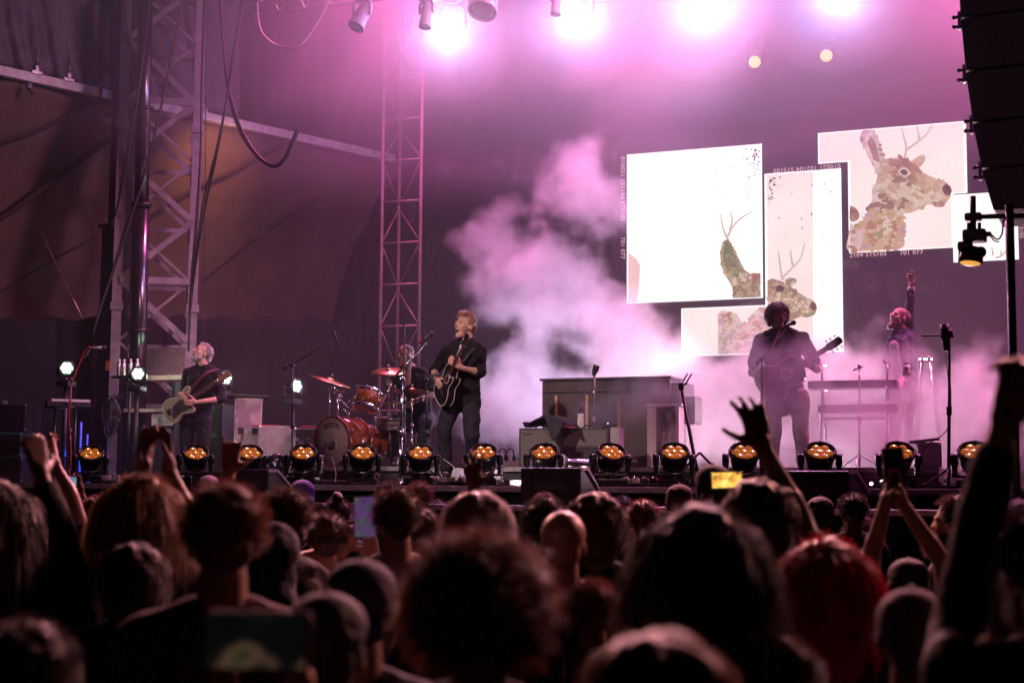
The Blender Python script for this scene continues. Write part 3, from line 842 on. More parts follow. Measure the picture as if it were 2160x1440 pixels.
b = BM(); c = PY(2056, 498, 10.9); box(b, c, (0.155, 0.14, 0.085), bev=0.015); tube(b, PY(2043, 470, 10.9), PY(2043, 486, 10.9), 0.012); tube(b, PY(2066, 470, 10.9), PY(2066, 486, 10.9), 0.012)
box(b, PY(2083, 494, 10.9), (0.05, 0.05, 0.03), bev=0.005); obj('base', b, M_black, t, True)
b = BM(); path(b, curve([PY(2048, 512, 10.9), PY(2032, 522, 10.9), PY(2030, 545, 10.9)], 4), 0.028, 10); box(b, PY(2036, 520, 10.9), (0.10, 0.09, 0.07), bev=0.02); obj('yoke', b, M_black, t, True)
b = BM(); M = zframe(PY(2048, 541, 10.9), V((-0.1, -0.15, -1)))
lathe(b, [(0, -0.07), (0.05, -0.065), (0.075, -0.03), (0.085, 0.02), (0.082, 0.05), (0.07, 0.05), (0.07, 0.045)], M); ball(b, PY(2068, 532, 10.9), 0.042); obj('head', b, M_black, t, True)
b = BM(); lathe(b, [(0, 0.062), (0.045, 0.058), (0.071, 0.048), (0, 0.044)], M); obj('lens', b, glow('amber_glow', (1.0, 0.45, 0.08), 0.9), t, True)
b = BM(); path(b, curve([PY(2088, 492, 10.9), PY(2104, 505, 10.88), PY(2114, 492, 10.88), PY(2116, 470, 10.88), PY(2124, 458, 10.88)], 5), 0.006); path(b, curve([PY(2088, 496, 10.9), PY(2098, 508, 10.88), PY(2108, 510, 10.88)], 5), 0.005); obj('lead', b, M_cable, t, True)
# ------------------------------------------------------------------ helpers in the viewer's horizontal frame
RX = rt0.copy()
TY = V((-fwd.x, -fwd.y, 0)).normalized()          # towards the audience camera, level
def CV(r, t, u): return RX * r + TY * t + V((0, 0, 1)) * u

# ------------------------------------------------------------------ foot lights along the stage edge
M_amb = mat('amber_lens', (0.55, 0.20, 0.02), 0.12, emit=(1.0, 0.28, 0.02), es=0.24, coat=1.0)
M_ambglint = mat('amber_lens_glint', (0.9, 0.6, 0.3), 0.1, emit=(1.0, 0.72, 0.40), es=5.0, coat=1.0)  # highlight glints on the lenses, put in as small glowing dots
M_gloss = mat('gloss_black', (0.012, 0.011, 0.016), 0.28, var=0.2, scale=30)
def make_footlight():
    t = thing('foot_light', 'x', 'stage light', (0, 0, 0))
    b = BM(); box(b, (0, 0, 0.035), (0.27, 0.22, 0.055), bev=0.012)
    for sx in (-1, 1): box(b, (0.10 * sx, 0, 0.006), (0.05, 0.2, 0.012))
    tube(b, (0, 0, 0.06), (0, 0, 0.085), 0.085, seg=20); obj('base', b, M_gloss, t)
    b = BM()
    for sx in (-1, 1):
        box(b, (0.152 * sx, 0, 0.165), (0.042, 0.10, 0.17), bev=0.014)
        tube(b, (0.125 * sx, 0, 0.225), (0.18 * sx, 0, 0.225), 0.05, seg=18)
    box(b, (0, 0, 0.092), (0.32, 0.11, 0.022), bev=0.008)
    obj('yoke', b, M_gloss, t)
    ax = V((0.06, -0.60, 0.80)).normalized()
    M = zframe((0, 0, 0.222), ax)
    b = BM(); lathe(b, [(0, -0.115), (0.05, -0.112), (0.085, -0.09), (0.108, -0.04), (0.112, 0.02), (0.126, 0.05), (0.128, 0.098), (0.118, 0.104), (0.112, 0.098), (0.112, 0.075), (0, 0.074)], M, 32)
    for k in range(8):
        a = k * math.pi / 4; tube(b, M @ V((0.127 * math.cos(a), 0.127 * math.sin(a), 0.055)), M @ V((0.127 * math.cos(a), 0.127 * math.sin(a), 0.1)), 0.007, seg=6)
    h = obj('head', b, M_gloss, t)
    b = BM(); path(b, [M @ V((0.10 * math.cos(a), 0.10 * math.sin(a) - 0.02, -0.055)) for a in [math.pi * (1.12 + 0.76 * k / 10) for k in range(11)]], 0.006, 6)
    obj('handle', b, M_alu, h)
    for k in range(7):
        a = k * math.pi / 3
        r = 0 if k == 6 else 0.069
        c = M @ V((r * math.cos(a), r * math.sin(a), 0.078))
        b = BM(); lathe(b, [(0.036, -0.004), (0.034, 0.006), (0.024, 0.015), (0.010, 0.019), (0, 0.02)], zframe(c, ax), 20); l = obj('lens', b, M_amb, h)
        b = BM(); lathe(b, [(0.007, 0.0), (0.005, 0.004), (0, 0.005)], zframe(c + ax * 0.018, ax), 10); obj('lens_glint', b, M_ambglint, h) if k % 2 == 0 else b.free()
    return t
foot = make_footlight()
foot_px = [190, 411, 525, 640, 763, 887, 1020, 1148, 1287, 1422, 1570, 1730, 1895, 2057]
foot_lab = ['far left, in front of the left keyboard', 'in front of the bassist', 'in front of the tall case', 'in front of the flat flight case',
            'in front of the bass drum', "just right of the singer's microphone stand", 'at the right foot of the singer', 'in front of the left small amplifier',
            'in front of the right small amplifier', 'in front of the right end of the piano', 'half hidden by the waving hand', 'in front of the guitarist and right of him', 'in front of the keyboard player',
            'at the far right, beside the large microphone stand']
for i, px in enumerate(foot_px):
    p = AT(px, 12.5, DECK)
    o = foot if i == 0 else copy_tree(foot)
    o.location = p
    o.rotation_euler = (0, 0, facing(p) * (0.9 if i < 8 else 1.25) + random.uniform(-0.16, 0.16))
    o['label'] = 'amber foot light on the stage edge, ' + foot_lab[i]
    o['group'] = 'amber foot lights along the stage edge'

# ------------------------------------------------------------------ floor monitors
def wedge(label, px, Y, z, wdt, h, rz):
    p = AT(px, Y, z)
    t = thing('floor_monitor', label, 'loudspeaker', p, rz, 'floor monitor wedges on the stage lip')
    b = BM()
    prism(b, [(-0.22, 0), (0.22, 0), (0.22, h * 0.45), (-0.05, h), (-0.22, h)], Matrix(((0, 0, 1, 0), (1, 0, 0, 0), (0, 1, 0, 0), (0, 0, 0, 1))), -wdt / 2, wdt / 2)
    bevelmod(obj('cabinet', b, M_black, t), 0.012)
    b = BM(); box(b, (0, -0.225, h * 0.5), (wdt * 0.5, 0.008, 0.06), bev=0.003); obj('connector_plate', b, M_steel, t)
    b = BM()
    prism(b, [(-0.228, h * 0.92), (-0.228, h * 1.02), (-0.06, h * 1.02), (0.225, h * 0.5), (0.225, h * 0.42), (-0.06, h * 0.93)], Matrix(((0, 0, 1, 0), (1, 0, 0, 0), (0, 1, 0, 0), (0, 0, 0, 1))), wdt / 2, wdt / 2 + 0.012)
    obj('side_rim', b, M_alup, t)
    return t
wedge('black wedge monitor turned away, below the two small amplifiers', 1180, 11.72, 1.48, 0.52, 0.31, facing(AT(1180, 11.7, 1.5)) - 0.35)
wedge('black wedge monitor turned away, below the guitarist', 1745, 11.72, 1.48, 0.50, 0.29, facing(AT(1745, 11.7, 1.5)) - 0.35)
wedge('black wedge monitor turned away, in front of the bassist', 545, 11.75, 1.48, 0.42, 0.29, facing(AT(545, 11.7, 1.5)) - 0.5)
wedge('black wedge monitor turned away, lower left behind raised hands', 455, 11.75, 1.48, 0.50, 0.27, facing(AT(455, 11.7, 1.5)) - 0.2)

# ------------------------------------------------------------------ green-white wing lights
E_led = glow('led_cell_lit', (0.78, 1.0, 0.80), 9)
M_ledring = mat('led_ring', (0.02, 0.05, 0.03), 0.3, emit=(0.10, 0.35, 0.12), es=0.35)
def wing_light(label, px, py, Y, r, aim, base=True):
    p = PY(px, py, Y)
    t = thing('wing_light', label, 'stage light', p, group='round green-white lights at the left wing')
    aim = aim.normalized(); M = zframe(p, aim)
    b = BM(); lathe(b, [(0, -0.20), (r * .6, -0.19), (r * .95, -0.11), (r * 1.0, -0.04), (r * 1.22, -0.02), (r * 1.22, 0.012), (r * 1.02, 0.014), (r * 1.02, 0.0), (0, -0.004)], M, 32); h = obj('head', b, M_gloss, t, True)
    b = BM(); lathe(b, [(r * 1.02, 0.004), (r * 1.0, 0.012), (r * 0.93, 0.012), (r * 0.93, 0.004)], M, 32); obj('rim', b, M_ledring, h, True)
    for k in range(7):
        a = k * math.pi / 3; rr = 0 if k == 6 else r * 0.60
        b = BM(); lathe(b, [(r * 0.27, 0.001), (r * 0.2, 0.012), (0, 0.016)], zframe(M @ V((rr * math.cos(a), rr * math.sin(a), 0)), aim), 14); obj('cell', b, E_led, h, True)
    b = BM()
    for s in (-1, 1): path(b, [p + RX * s * r * 1.25 - aim * 0.08, p + RX * s * r * 1.3 - aim * .08 + V((0, 0, -r * 1.2)), p + RX * s * r * 0.5 - aim * .08 + V((0, 0, -r * 1.75))], 0.018, 8)
    box(b, p - aim * .08 + V((0, 0, -r * 2.3)), (r * 2.3, r * 2, r * 0.9), bev=0.012)
    obj('yoke', b, M_gloss, t, True)
    if base:
        b = BM(); q0 = p - aim * .08; tube(b, (q0.x, q0.y, DECK), (q0.x, q0.y, q0.z - r * 2.7), 0.03, seg=12); box(b, (q0.x, q0.y, DECK + 0.02), (0.4, 0.4, 0.03), bev=0.005); obj('stand', b, M_black, t, True)
    return t
wing_light('round green-white light left of the column, farthest left', 141, 776, 14.9, 0.082, CV(0.32, 1, 0.0))
wing_light('round green-white light in front of the mast foot', 291, 788, 15.2, 0.078, CV(0.30, 1, 0.0))
wing_light("round green-white light just behind the bassist's shoulder", 477, 797, 16.6, 0.085, CV(0.9, 1, 0.0))
wing_light('round green-white light behind the drum microphone stand', 626, 814, 17.4, 0.088, CV(1.0, 1, 0.05))
point('wing_glow', PY(300, 790, 15.5) + CV(0.15, 0.1, 0), 4, (0.6, 1.0, 0.65), 0.06)
point('wing_glow', PY(500, 797, 16.3) + CV(0.1, 0.1, 0), 6, (0.5, 1.0, 0.6), 0.06)
point('wing_glow', PY(645, 814, 17.0), 6, (0.5, 1.0, 0.6), 0.06)

# ------------------------------------------------------------------ boxes, cases and amplifiers
def case(name, label, cat, c, size, rz, m_front, m_side, trim=M_alu, group=None, tr=0.02, corners=True, catch=False):
    """box standing on c, size (w, d, h), panels with edge trim"""
    t = thing(name, label, cat, c, rz, group)
    w_, d_, h_ = size
    b = BM(); box(b, (0, 0, h_ / 2), (w_ - 0.01, d_ - 0.01, h_ - 0.01)); obj('shell', b, m_side, t)
    b = BM(); box(b, (0, -d_ / 2 - 0.001, h_ / 2), (w_ - 2 * tr, 0.010, h_ - 2 * tr)); obj('front_panel', b, m_front, t)
    b = BM()
    for sx in (-1, 1):
        for sy in (-1, 1): box(b, (sx * (w_ / 2 - tr / 2), sy * (d_ / 2 - tr / 2), h_ / 2), (tr, tr, h_ - 0.002), bev=0.003)
    for sy in (-1, 1):
        for z_ in (tr / 2, h_ - tr / 2): box(b, (0, sy * (d_ / 2 - tr / 2), z_), (w_ - 2 * tr, tr * 0.98, tr * 0.98))
    for sx in (-1, 1):
        for z_ in (tr / 2, h_ - tr / 2): box(b, (sx * (w_ / 2 - tr / 2), 0, z_), (tr * 0.97, d_ - 2 * tr, tr * 0.97))
    obj('edging', b, trim, t)
    if corners:
        for sx in (-1, 1):
            for z_ in (0.02, h_ - 0.02):
                b = BM(); ball(b, (sx * (w_ / 2 - 0.012), -(d_ / 2 - 0.012), z_), 0.026, None, 1); obj('corner', b, trim, t)
    if catch:
        for sx in (-0.25, 0.25):
            b = BM(); box(b, (sx * w_, -d_ / 2 - 0.012, h_ * 0.62), (0.07, 0.012, 0.08), bev=0.003); obj('catch', b, M_chrome, t)
    return t
M_lam = mat('grey_laminate', (0.40, 0.36, 0.37), 0.5, var=0.12, scale=12)
M_carp = mat('sparkle_carpet', (0.05, 0.09, 0.06), 0.45, 0.2, var=0.95, scale=160, bump=0.4, bscale=200)  # green light falling on the case is put into this colour
M_tweed = mat('amp_cloth', (0.16, 0.15, 0.14), 0.8, var=0.25, scale=60, bump=0.2, bscale=150)
M_tolex = mat('amp_tolex', (0.05, 0.05, 0.055), 0.6, var=0.2, scale=50, bump=0.2, bscale=120)
M_red = mat('red_felt', (0.45, 0.02, 0.03), 0.8)
p = AT(455, 16.6, DECK)
t = case('flight_case', 'tall sparkling green and black case behind the bassist', 'case', p, (0.36, 0.34, 1.02), 0.0, M_carp, M_black, M_black)
p = AT(520, 16.35, DECK)
t = case('flight_case', 'upright pale grey flight case with metal edging, right of the bassist', 'case', p, (0.34, 0.30, 1.08), facing(p), M_lam, M_black, catch=True)
b = BM(); box(b, (-0.01, 0, 1.10), (0.50, 0.36, 0.04), bev=0.01); obj('lid', b, M_black, t)
p = AT(580, 16.2, DECK)
t = case('flight_case', 'wide low grey flight case lying left of the drums', 'case', p + V((0, 0, 0.30)), (0.42, 0.4, 0.42), facing(p), M_lam, M_black)
b = BM(); box(b, (0, 0, -0.15), (0.38, 0.36, 0.30), bev=0.01); obj('dolly', b, M_black, t)
p = AT(650, 16.2, DECK)
t = case('rack_case', 'open equipment rack with cables and knobs left of the bass drum', 'rack', p + V((0, 0, 0.25)), (0.36, 0.4, 0.44), facing(p), M_black, M_black)
b = BM()
for k in range(40):
    x_, z_ = random.uniform(-0.15, 0.15), random.uniform(0.05, 0.32)
    tube(b, (x_, -0.21, z_), (x_, -0.23, z_), random.uniform(0.004, 0.010), seg=8)
o = obj('knobs', b, M_alu, t); o['kind'] = 'stuff'; o.name = 'knob_field'
for k in range(5):
    b = BM(); x_ = -0.13 + k * 0.06
    path(b, curve([(x_, -0.22, 0.30 - 0.03 * k), (x_ + 0.04, -0.27, 0.15), (x_ + 0.08, -0.23, 0.06)], 5), 0.005); obj('patch_lead', b, M_cable, t)
b = BM(); box(b, (0, 0, -0.125), (0.34, 0.38, 0.25), bev=0.01); obj('plinth', b, M_black, t)
for px, ln in ((560, 0.33), (650, 0.18)):
    p = AT(px, 16.2, DECK + 0.72 if px < 600 else DECK + 0.70)
    b = BM(); box(b, (0, 0, 0.008), (ln, 0.2, 0.016), Matrix.Translation(p) @ Matrix.Rotation(facing(p), 4, 'Z'), bev=0.004)
    tag(obj('cloth_strip', b, M_red, world=True), 'red cloth strip lying on the %s case' % ('wide low grey' if px < 600 else 'equipment rack'), 'cloth')
# fan housings beside the case
def fan(label, px, Y, z, r, rz):
    p = AT(px, Y, z)
    t = thing('stage_fan', label, 'fan', p, rz, 'black stage fans')
    b = BM()
    M = Matrix.Translation((0, 0, r)) @ Matrix.Rotation(R(90), 4, 'X')
    lathe(b, [(r * .8, -0.1), (r, -0.08), (r * 1.03, 0), (r, 0.08), (r * 0.8, 0.1), (r * 0.78, 0.06), (r * .78, -0.06), (r * .8, -0.1)], M, 30); obj('shroud', b, M_gloss, t)
    b = BM()
    for k in range(5): path(b, [M @ V((rr * math.cos(a), rr * math.sin(a), 0.085)) for rr in [r * (0.2 + 0.14 * k)] for a in [2 * math.pi * j / 24 for j in range(25)]], 0.003, 5)
    obj('guard', b, M_steel, t)
    b = BM(); tube(b, M @ V((0, 0, -0.05)), M @ V((0, 0, 0.07)), r * 0.2, seg=16); obj('hub', b, M_gloss, t)
    for k in range(5):
        a = k * 1.2566
        b = BM(); box(b, (r * 0.46, 0, 0), (r * 0.55, r * 0.28, 0.008), M @ Matrix.Rotation(a, 4, 'Z') @ Matrix.Rotation(0.5, 4, 'X')); obj('blade', b, M_gloss, t)
    return t
fan('black round stage fan beside the wide low case', 583, 14.6, DECK, 0.17, R(60))
fan('black round stage fan in front of the tall case', 548, 14.9, DECK, 0.18, R(10))
# two small amplifiers and a side box
ps = PY(1140, 988, 14.8)
def amp(label, px, Y, w_, h_, logo=True):
    p = AT(px, Y, RISER + 0.004)
    t = case('guitar_amplifier', label, 'amplifier', p, (w_, 0.26, h_), 0.12, M_tweed, M_tolex, M_tolex, 'small guitar amplifiers', 0.022, False)
    b = BM(); path(b, [V((-w_ * .4, -0.137, h_ * .84)), V((-w_ * .36, -0.137, h_ * .88)), V((-w_ * .33, -0.137, h_ * .82)), V((-w_ * .28, -0.137, h_ * .86)), V((-w_ * .24, -0.137, h_ * .83)), V((-w_ * .19, -0.137, h_ * .855))], 0.007, 6); obj('script_badge', b, M_black, t)
    b = BM(); path(b, curve([(-0.08, 0, h_), (-0.05, 0, h_ + 0.03), (0.05, 0, h_ + 0.03), (0.08, 0, h_)], 4), 0.009, 6); obj('handle', b, M_rubber, t)
    return t
amp('taller small grey guitar amplifier on the left, under the dark cloth', 1144, 14.85, 0.44, 0.41)
a2 = amp('wider small grey guitar amplifier with the water bottle on top', 1240, 15.1, 0.50, 0.21)
a2.location.z = RISER + 0.21
p = AT(1240, 15.1, RISER + 0.004)
t = thing('speaker_stand', 'low black stand carrying the wider small amplifier', 'stand', p, 0.12)
b = BM()
for sx in (-1, 1): box(b, (sx * 0.2, 0, 0.1), (0.03, 0.22, 0.2), bev=0.006)
box(b, (0, 0, 0.185), (0.46, 0.24, 0.015)); obj('frame', b, M_black, t)
p = AT(1302, 14.95, RISER + 0.21)
case('junction_box', 'small pale box at the right end of the small amplifiers', 'box', p, (0.10, 0.22, 0.21), 0.12, M_lam, M_lam, M_lam, None, 0.01, False)
# reflective fog barrel between the amplifiers
p = AT(1225, 14.0, DECK + 0.17)
t = thing('fog_machine', 'shiny round fog machine between the two foot lights under the amplifiers', 'fog machine', p)
b = BM(); lathe(b, [(0, -0.17), (0.085, -0.17), (0.10, -0.15), (0.10, 0.15), (0.085, 0.17), (0, 0.17)], zframe(p, RX)); obj('barrel', b, M_chrome, t, True)
for s in (-1, 1):
    b = BM(); lathe(b, [(0.08, -0.02), (0.12, -0.02), (0.12, 0.02), (0.08, 0.02)], zframe(p + RX * s * 0.15, RX)); obj('end_ring', b, M_black, t, True)
b = BM(); box(b, p + V((0, 0, -0.13)), (0.3, 0.2, 0.07), bev=0.01); obj('foot', b, M_black, t, True)

# upright piano seen from behind
YPN = 16.0
pl_, pr_ = AT(1142, YPN, RISER), AT(1412, YPN, RISER)
w_ = pr_.x - pl_.x
t = thing('upright_piano', 'upright piano seen from behind in front of the smoke', 'piano', ((pl_.x + pr_.x) / 2, YPN, RISER + 0.006))
M_walnut = mat('dark_wood', (0.05, 0.03, 0.032), 0.45, var=0.45, scale=5, aniso=(1, 1, 0.12), coat=0.3)
M_slat = mat('pale_wood', (0.62, 0.38, 0.20), 0.5, var=0.25, scale=6, aniso=(1, 1, 0.1))
H = 1.01
b = BM(); box(b, (0, 0.26, H / 2), (w_, 0.50, H - 0.03), bev=0.008); obj('body', b, M_walnut, t)
b = BM(); box(b, (0, 0.26, H), (w_ + 0.05, 0.56, 0.03), bev=0.008); obj('lid', b, M_walnut, t)
b = BM(); box(b, (w_ / 2 + 0.10, 0.34, 0.62), (0.19, 0.34, 0.10), bev=0.01); obj('key_shelf', b, M_walnut, t)
for fx in (-0.38, -0.135, 0.115):
    b = BM(); box(b, (fx * w_, -0.004, 0.53), (0.032, 0.03, 0.60), bev=0.004); obj('rear_post', b, M_slat, t)
for z_ in (0.16, 0.90):
    b = BM(); box(b, (0, -0.006, z_), (w_ * 0.96, 0.025, 0.07)); obj('rear_rail', b, M_walnut, t)
# stuff right of the piano
p = AT(1428, 16.3, RISER)
t = case('equipment_stack', 'dark stacked equipment against the right end of the piano', 'equipment', p + V((0, 0, 0.56)), (0.28, 0.4, 0.40), 0, M_black, M_black, M_black, None, 0.01, False)
b = BM(); box(b, (0.03, 0, -0.28), (0.06, 0.3, 0.56)); obj('leg', b, M_black, t)
b = BM(); box(b, (0.17, 0, 0.10), (0.16, 0.3, 0.3), bev=0.01); obj('side_box', b, M_black, t)
p = AT(1398, 15.7, RISER + 0.006)
t = thing('cabinet', 'pale cabinet with an open bay at the right end of the piano', 'cabinet', p, 0.1)
M_cream = mat('cream_panel', (0.62, 0.50, 0.50), 0.5, var=0.1)
b = BM(); box(b, (-0.09, 0, 0.33), (0.10, 0.3, 0.66), bev=0.004); box(b, (0.19, 0, 0.33), (0.03, 0.3, 0.66)); box(b, (0.04, 0, 0.68), (0.38, 0.3, 0.03)); box(b, (0.04, 0, 0.02), (0.16 + 0.2, 0.28, 0.03)); box(b, (0.05, 0.14, 0.35), (0.24, 0.01, 0.62)); obj('carcass', b, M_cream, t)
p = AT(1412, 15.65, RISER + 0.50)
b = BM(); lathe(b, [(0, 0), (0.045, 0), (0.05, 0.03), (0.047, 0.06), (0.05, 0.08), (0.045, 0.12), (0, 0.12)], Matrix.Translation(p)); tag(obj('jar', b, M_lam, world=True), 'stubby grey jar inside the pale cabinet beside the piano', 'jar')

# things on the amplifiers
p = AT(1225, 15.05, RISER + 0.424)
t = thing('water_bottle', 'pale sports bottle with a dark cap and a dark curved tick mark', 'bottle', p)
b = BM(); lathe(b, [(0, 0), (0.034, 0.002), (0.036, 0.02), (0.036, 0.10), (0.031, 0.115), (0.036, 0.13), (0.034, 0.15), (0.024, 0.158), (0, 0.158)], None, 24); obj('bottle_body', b, M_white, t)
b = BM(); lathe(b, [(0.030, 0.150), (0.032, 0.175), (0.02, 0.185), (0.012, 0.2), (0.012, 0.212), (0, 0.213)]); path(b, curve([(0.025, 0, 0.175), (0.03, 0, 0.21), (0.0, 0, 0.225), (-0.02, 0, 0.2)], 5), 0.004); obj('cap', b, M_black, t)
b = BM(); f0 = facing(p)
Mt = Matrix.Rotation(f0, 4, 'Z') @ Matrix(((1, 0, 0, 0), (0, 0, -1, -0.0368), (0, 1, 0, 0.055), (0, 0, 0, 1)))
prism(b, [(0.006, 0.05), (-0.002, 0.01), (-0.008, -0.012), (-0.004, -0.026), (0.010, -0.022), (0.002, -0.014), (0.0, -0.004), (0.003, 0.012)], Mt, 0, 0.001); obj('tick_mark', b, M_black, t)
# dark jacket bundle hanging over the amplifier
rows = []
for i in range(16):
    row = []
    for k in range(18):
        u, v_ = k / 17, i / 15
        base = AT(1112 + u * 95, 14.70 + 0.0, RISER + 0.42)
        n_ = noise.noise(V((u * 4, v_ * 4, 2.2)))
        y_ = (v_ - 0.35) * 0.36
        z_ = 0.02 + 0.07 * (0.5 + n_) * math.sin(math.pi * min(1, max(0.05, u))) + 0.05 * math.sin(math.pi * u)
        if y_ < -0.0: z_ -= 0.0
        if v_ < 0.4 and 0.45 < u < 0.85: z_ -= (0.4 - v_) * 0.55 * math.sin(math.pi * (u - 0.45) / 0.4)
        row.append(base + V((0.02 * n_, y_ + (0.04 if v_ < .4 else 0), z_)))
    rows.append(row)
tag(cloth_sheet('jacket', rows, mat('jacket_cloth', (0.03, 0.028, 0.035), 0.85, var=0.3), 0.012), 'dark jacket bundled on the taller small amplifier', 'jacket')
p = AT(1117, 14.8, RISER + 0.424)
b = BM(); lathe(b, [(0, 0.0), (0.05, 0.0), (0.075, 0.05), (0.08, 0.055), (0.06, 0.05), (0.04, 0.012), (0, 0.01)], Matrix.Translation(p)); tag(obj('bowl', b, M_black, world=True), 'small black bowl at the left end of the small amplifier', 'bowl')
p = AT(1195, 15.15, RISER + 0.424)
b = BM(); ball(b, p + V((0, 0, 0.0)), (0.09, 0.07, 0.075), None, 3); tag(obj('cap', b, mat('salmon_cloth', (0.45, 0.14, 0.14), 0.8), world=True), 'small salmon cap lying behind the water bottle', 'cap')
p = AT(1285, 15.2, RISER + 0.424)
t = thing('pedal_unit', 'small black unit with a tiny blue light right of the water bottle', 'effects unit', p)
b = BM(); box(b, (0, 0, 0.025), (0.13, 0.1, 0.05), bev=0.01); obj('case', b, M_gloss, t)
b = BM(); ball(b, (0.0, -0.045, 0.052), 0.006, None, 1); obj('blue_light', b, glow('blue_lit', (0.2, 0.3, 1.0), 12), t)
b = BM(); path(b, curve([(-0.06, 0, 0.03), (-0.1, 0, 0.07), (-0.05, 0, 0.06), (0.05, 0, 0.07), (0.1, 0, 0.03)], 5), 0.005); obj('lead', b, M_cable, t)
# power box left of the amplifiers
p = AT(1078, 14.7, DECK)
t = thing('power_box', 'cream power box with two plugs left of the amplifiers', 'power box', p, facing(p))
b = BM(); box(b, (0, 0, 0.13), (0.15, 0.12, 0.26), bev=0.008); obj('box_body', b, M_cream, t)
b = BM(); box(b, (-0.02, -0.062, 0.14), (0.05, 0.004, 0.08)); obj('socket_plate', b, M_lam, t)
for x_ in (-0.05, 0.03):
    b = BM(); tube(b, (x_, 0, 0.25), (x_, 0, 0.31), 0.018); path(b, curve([(x_, 0, 0.3), (x_ - 0.02, 0, 0.38), (x_ - 0.08, 0, 0.36), (x_ - 0.13, 0, 0.15), (x_ - 0.13, 0, 0.0)], 5), 0.007); obj('plug', b, M_rubber, t)
# little floor lamp that dazzles by the stage edge
p = AT(1093, 12.3, DECK)
t = thing('floor_lamp', 'small floor lamp glaring white-pink on the stage edge', 'stage light', p, facing(p))
b = BM(); box(b, (0, 0, 0.022), (0.15, 0.05, 0.044), bev=0.006); obj('housing', b, M_alup, t)
b = BM(); box(b, (-0.02, -0.027, 0.024), (0.05, 0.006, 0.026), bev=0.002); obj('lens', b, glow('floor_lamp_lit', (1.0, 0.8, 0.82), 22), t)
point('floor_glow', p + CV(0, 0.10, 0.03), 2.5, (1.0, 0.62, 0.62), 0.02)
p = AT(1838, 12.3, DECK)
t = thing('floor_lamp', 'tiny floor lamp glowing pink beside the right wedge monitor', 'stage light', p, facing(p))
b = BM(); box(b, (0, 0, 0.015), (0.05, 0.04, 0.03), bev=0.004); obj('housing', b, M_black, t)
b = BM(); ball(b, (0, -0.018, 0.03), 0.014, None, 2); obj('lens', b, glow('pink_lit', (1.0, 0.35, 0.6), 10), t)

# pedal boards and tangled leads along the edge
def pedals(label, px, Y, n, seed):
    p = AT(px, Y, DECK)
    t = thing('pedal_board', label, 'pedal board', p, facing(p) * 0.8)
    rr = random.Random(seed)
    b = BM(); box(b, (0, 0, 0.015), (0.085 * n + 0.06, 0.26, 0.02), bev=0.004); obj('board', b, M_black, t)
    for k in range(n):
        x_ = (k - (n - 1) / 2) * 0.085
        b = BM(); box(b, (x_, rr.uniform(-.04, .04), 0.05), (0.065, 0.11, 0.045), bev=0.006)
        o = obj('pedal', b, [M_alup, M_cream, M_steel, M_red, mat('olive_pedal', (0.2, 0.22, 0.08), 0.4)][rr.randint(0, 4)], t)
        b = BM(); tube(b, (x_ - 0.015, -0.02, 0.072), (x_ - 0.015, -0.02, 0.09), 0.008, seg=8); tube(b, (x_ + 0.015, 0.0, 0.072), (x_ + 0.015, 0.0, 0.085), 0.006, seg=8); obj('switch', b, M_chrome, o)
    return t
pedals("pedal board in front of the singer's feet", 935, 12.95, 5, 4)
pedals('pedal board in front of the bassist', 245, 12.9, 5, 9)
pedals('pedal board below the piano', 1350, 13.1, 4, 12)
def lead(label, pts, r=0.006, m=M_cable, z=DECK + 0.012, cat='cable'):
    b = BM(); path(b, curve([AT(px, Y, z + (dz if dz else 0)) for px, Y, dz in pts], 6), r, 6)
    return tag(obj('lead', b, m, world=True), label, cat, 'leads lying on the stage')
M_plead = mat('pale_lead', (0.55, 0.42, 0.45), 0.5)
M_rlead = mat('red_lead', (0.55, 0.02, 0.03), 0.5)
lead('pale lead looping by the bass drum foot light', [(690, 12.9, 0.18), (700, 12.8, 0.24), (708, 12.8, 0.10), (711, 12.7, 0), (760, 12.4, 0)], 0.006, M_plead)
lead('pale curled lead end beside the fifth foot light', [(792, 12.35, 0), (800, 12.3, 0.05), (794, 12.3, 0.09), (790, 12.3, 0.05), (797, 12.35, 0.02)], 0.005, M_plead)
lead('black lead trailing from the pedals to the power box', [(960, 13.0, 0), (1000, 13.6, 0), (1040, 13.2, 0), (1085, 14.5, 0)])
lead("pale lead curving down from the singer's guitar", [(935, 13.4, 0.24), (955, 13.2, 0.17), (975, 13.1, 0.06), (985, 13.0, 0), (940, 12.9, 0)], 0.005, M_plead)
lead('long black lead along the edge by the bassist', [(180, 12.35, 0), (260, 12.5, 0), (330, 12.3, 0), (420, 12.35, 0), (500, 12.4, 0)], 0.009)
lead('long black lead along the edge by the drums', [(560, 12.3, 0), (650, 12.35, 0.01), (720, 12.25, 0), (800, 12.4, 0), (900, 12.25, 0)], 0.009)
lead('long black lead along the edge below the piano', [(1110, 12.3, 0), (1250, 12.35, 0.01), (1350, 12.25, 0), (1430, 12.4, 0), (1520, 12.25, 0)], 0.009)
lead('long black lead along the edge below the keyboards', [(1860, 12.3, 0), (1930, 12.35, 0.01), (1990, 12.25, 0), (2060, 12.4, 0), (2150, 12.25, 0)], 0.009)
lead("pale lead crossing behind the singer's knees", [(1000, 15.0, 0.5), (1015, 15.0, 0.35), (1022, 15.0, 0.1), (1060, 14.9, 0)], 0.006, M_rlead)
lead('pale wire looping low on the apron under the edge', [(1220, 11.5, -0.13), (1290, 11.45, -0.11), (1330, 11.45, -0.155), (1300, 11.45, -0.16)], 0.006, M_plead)

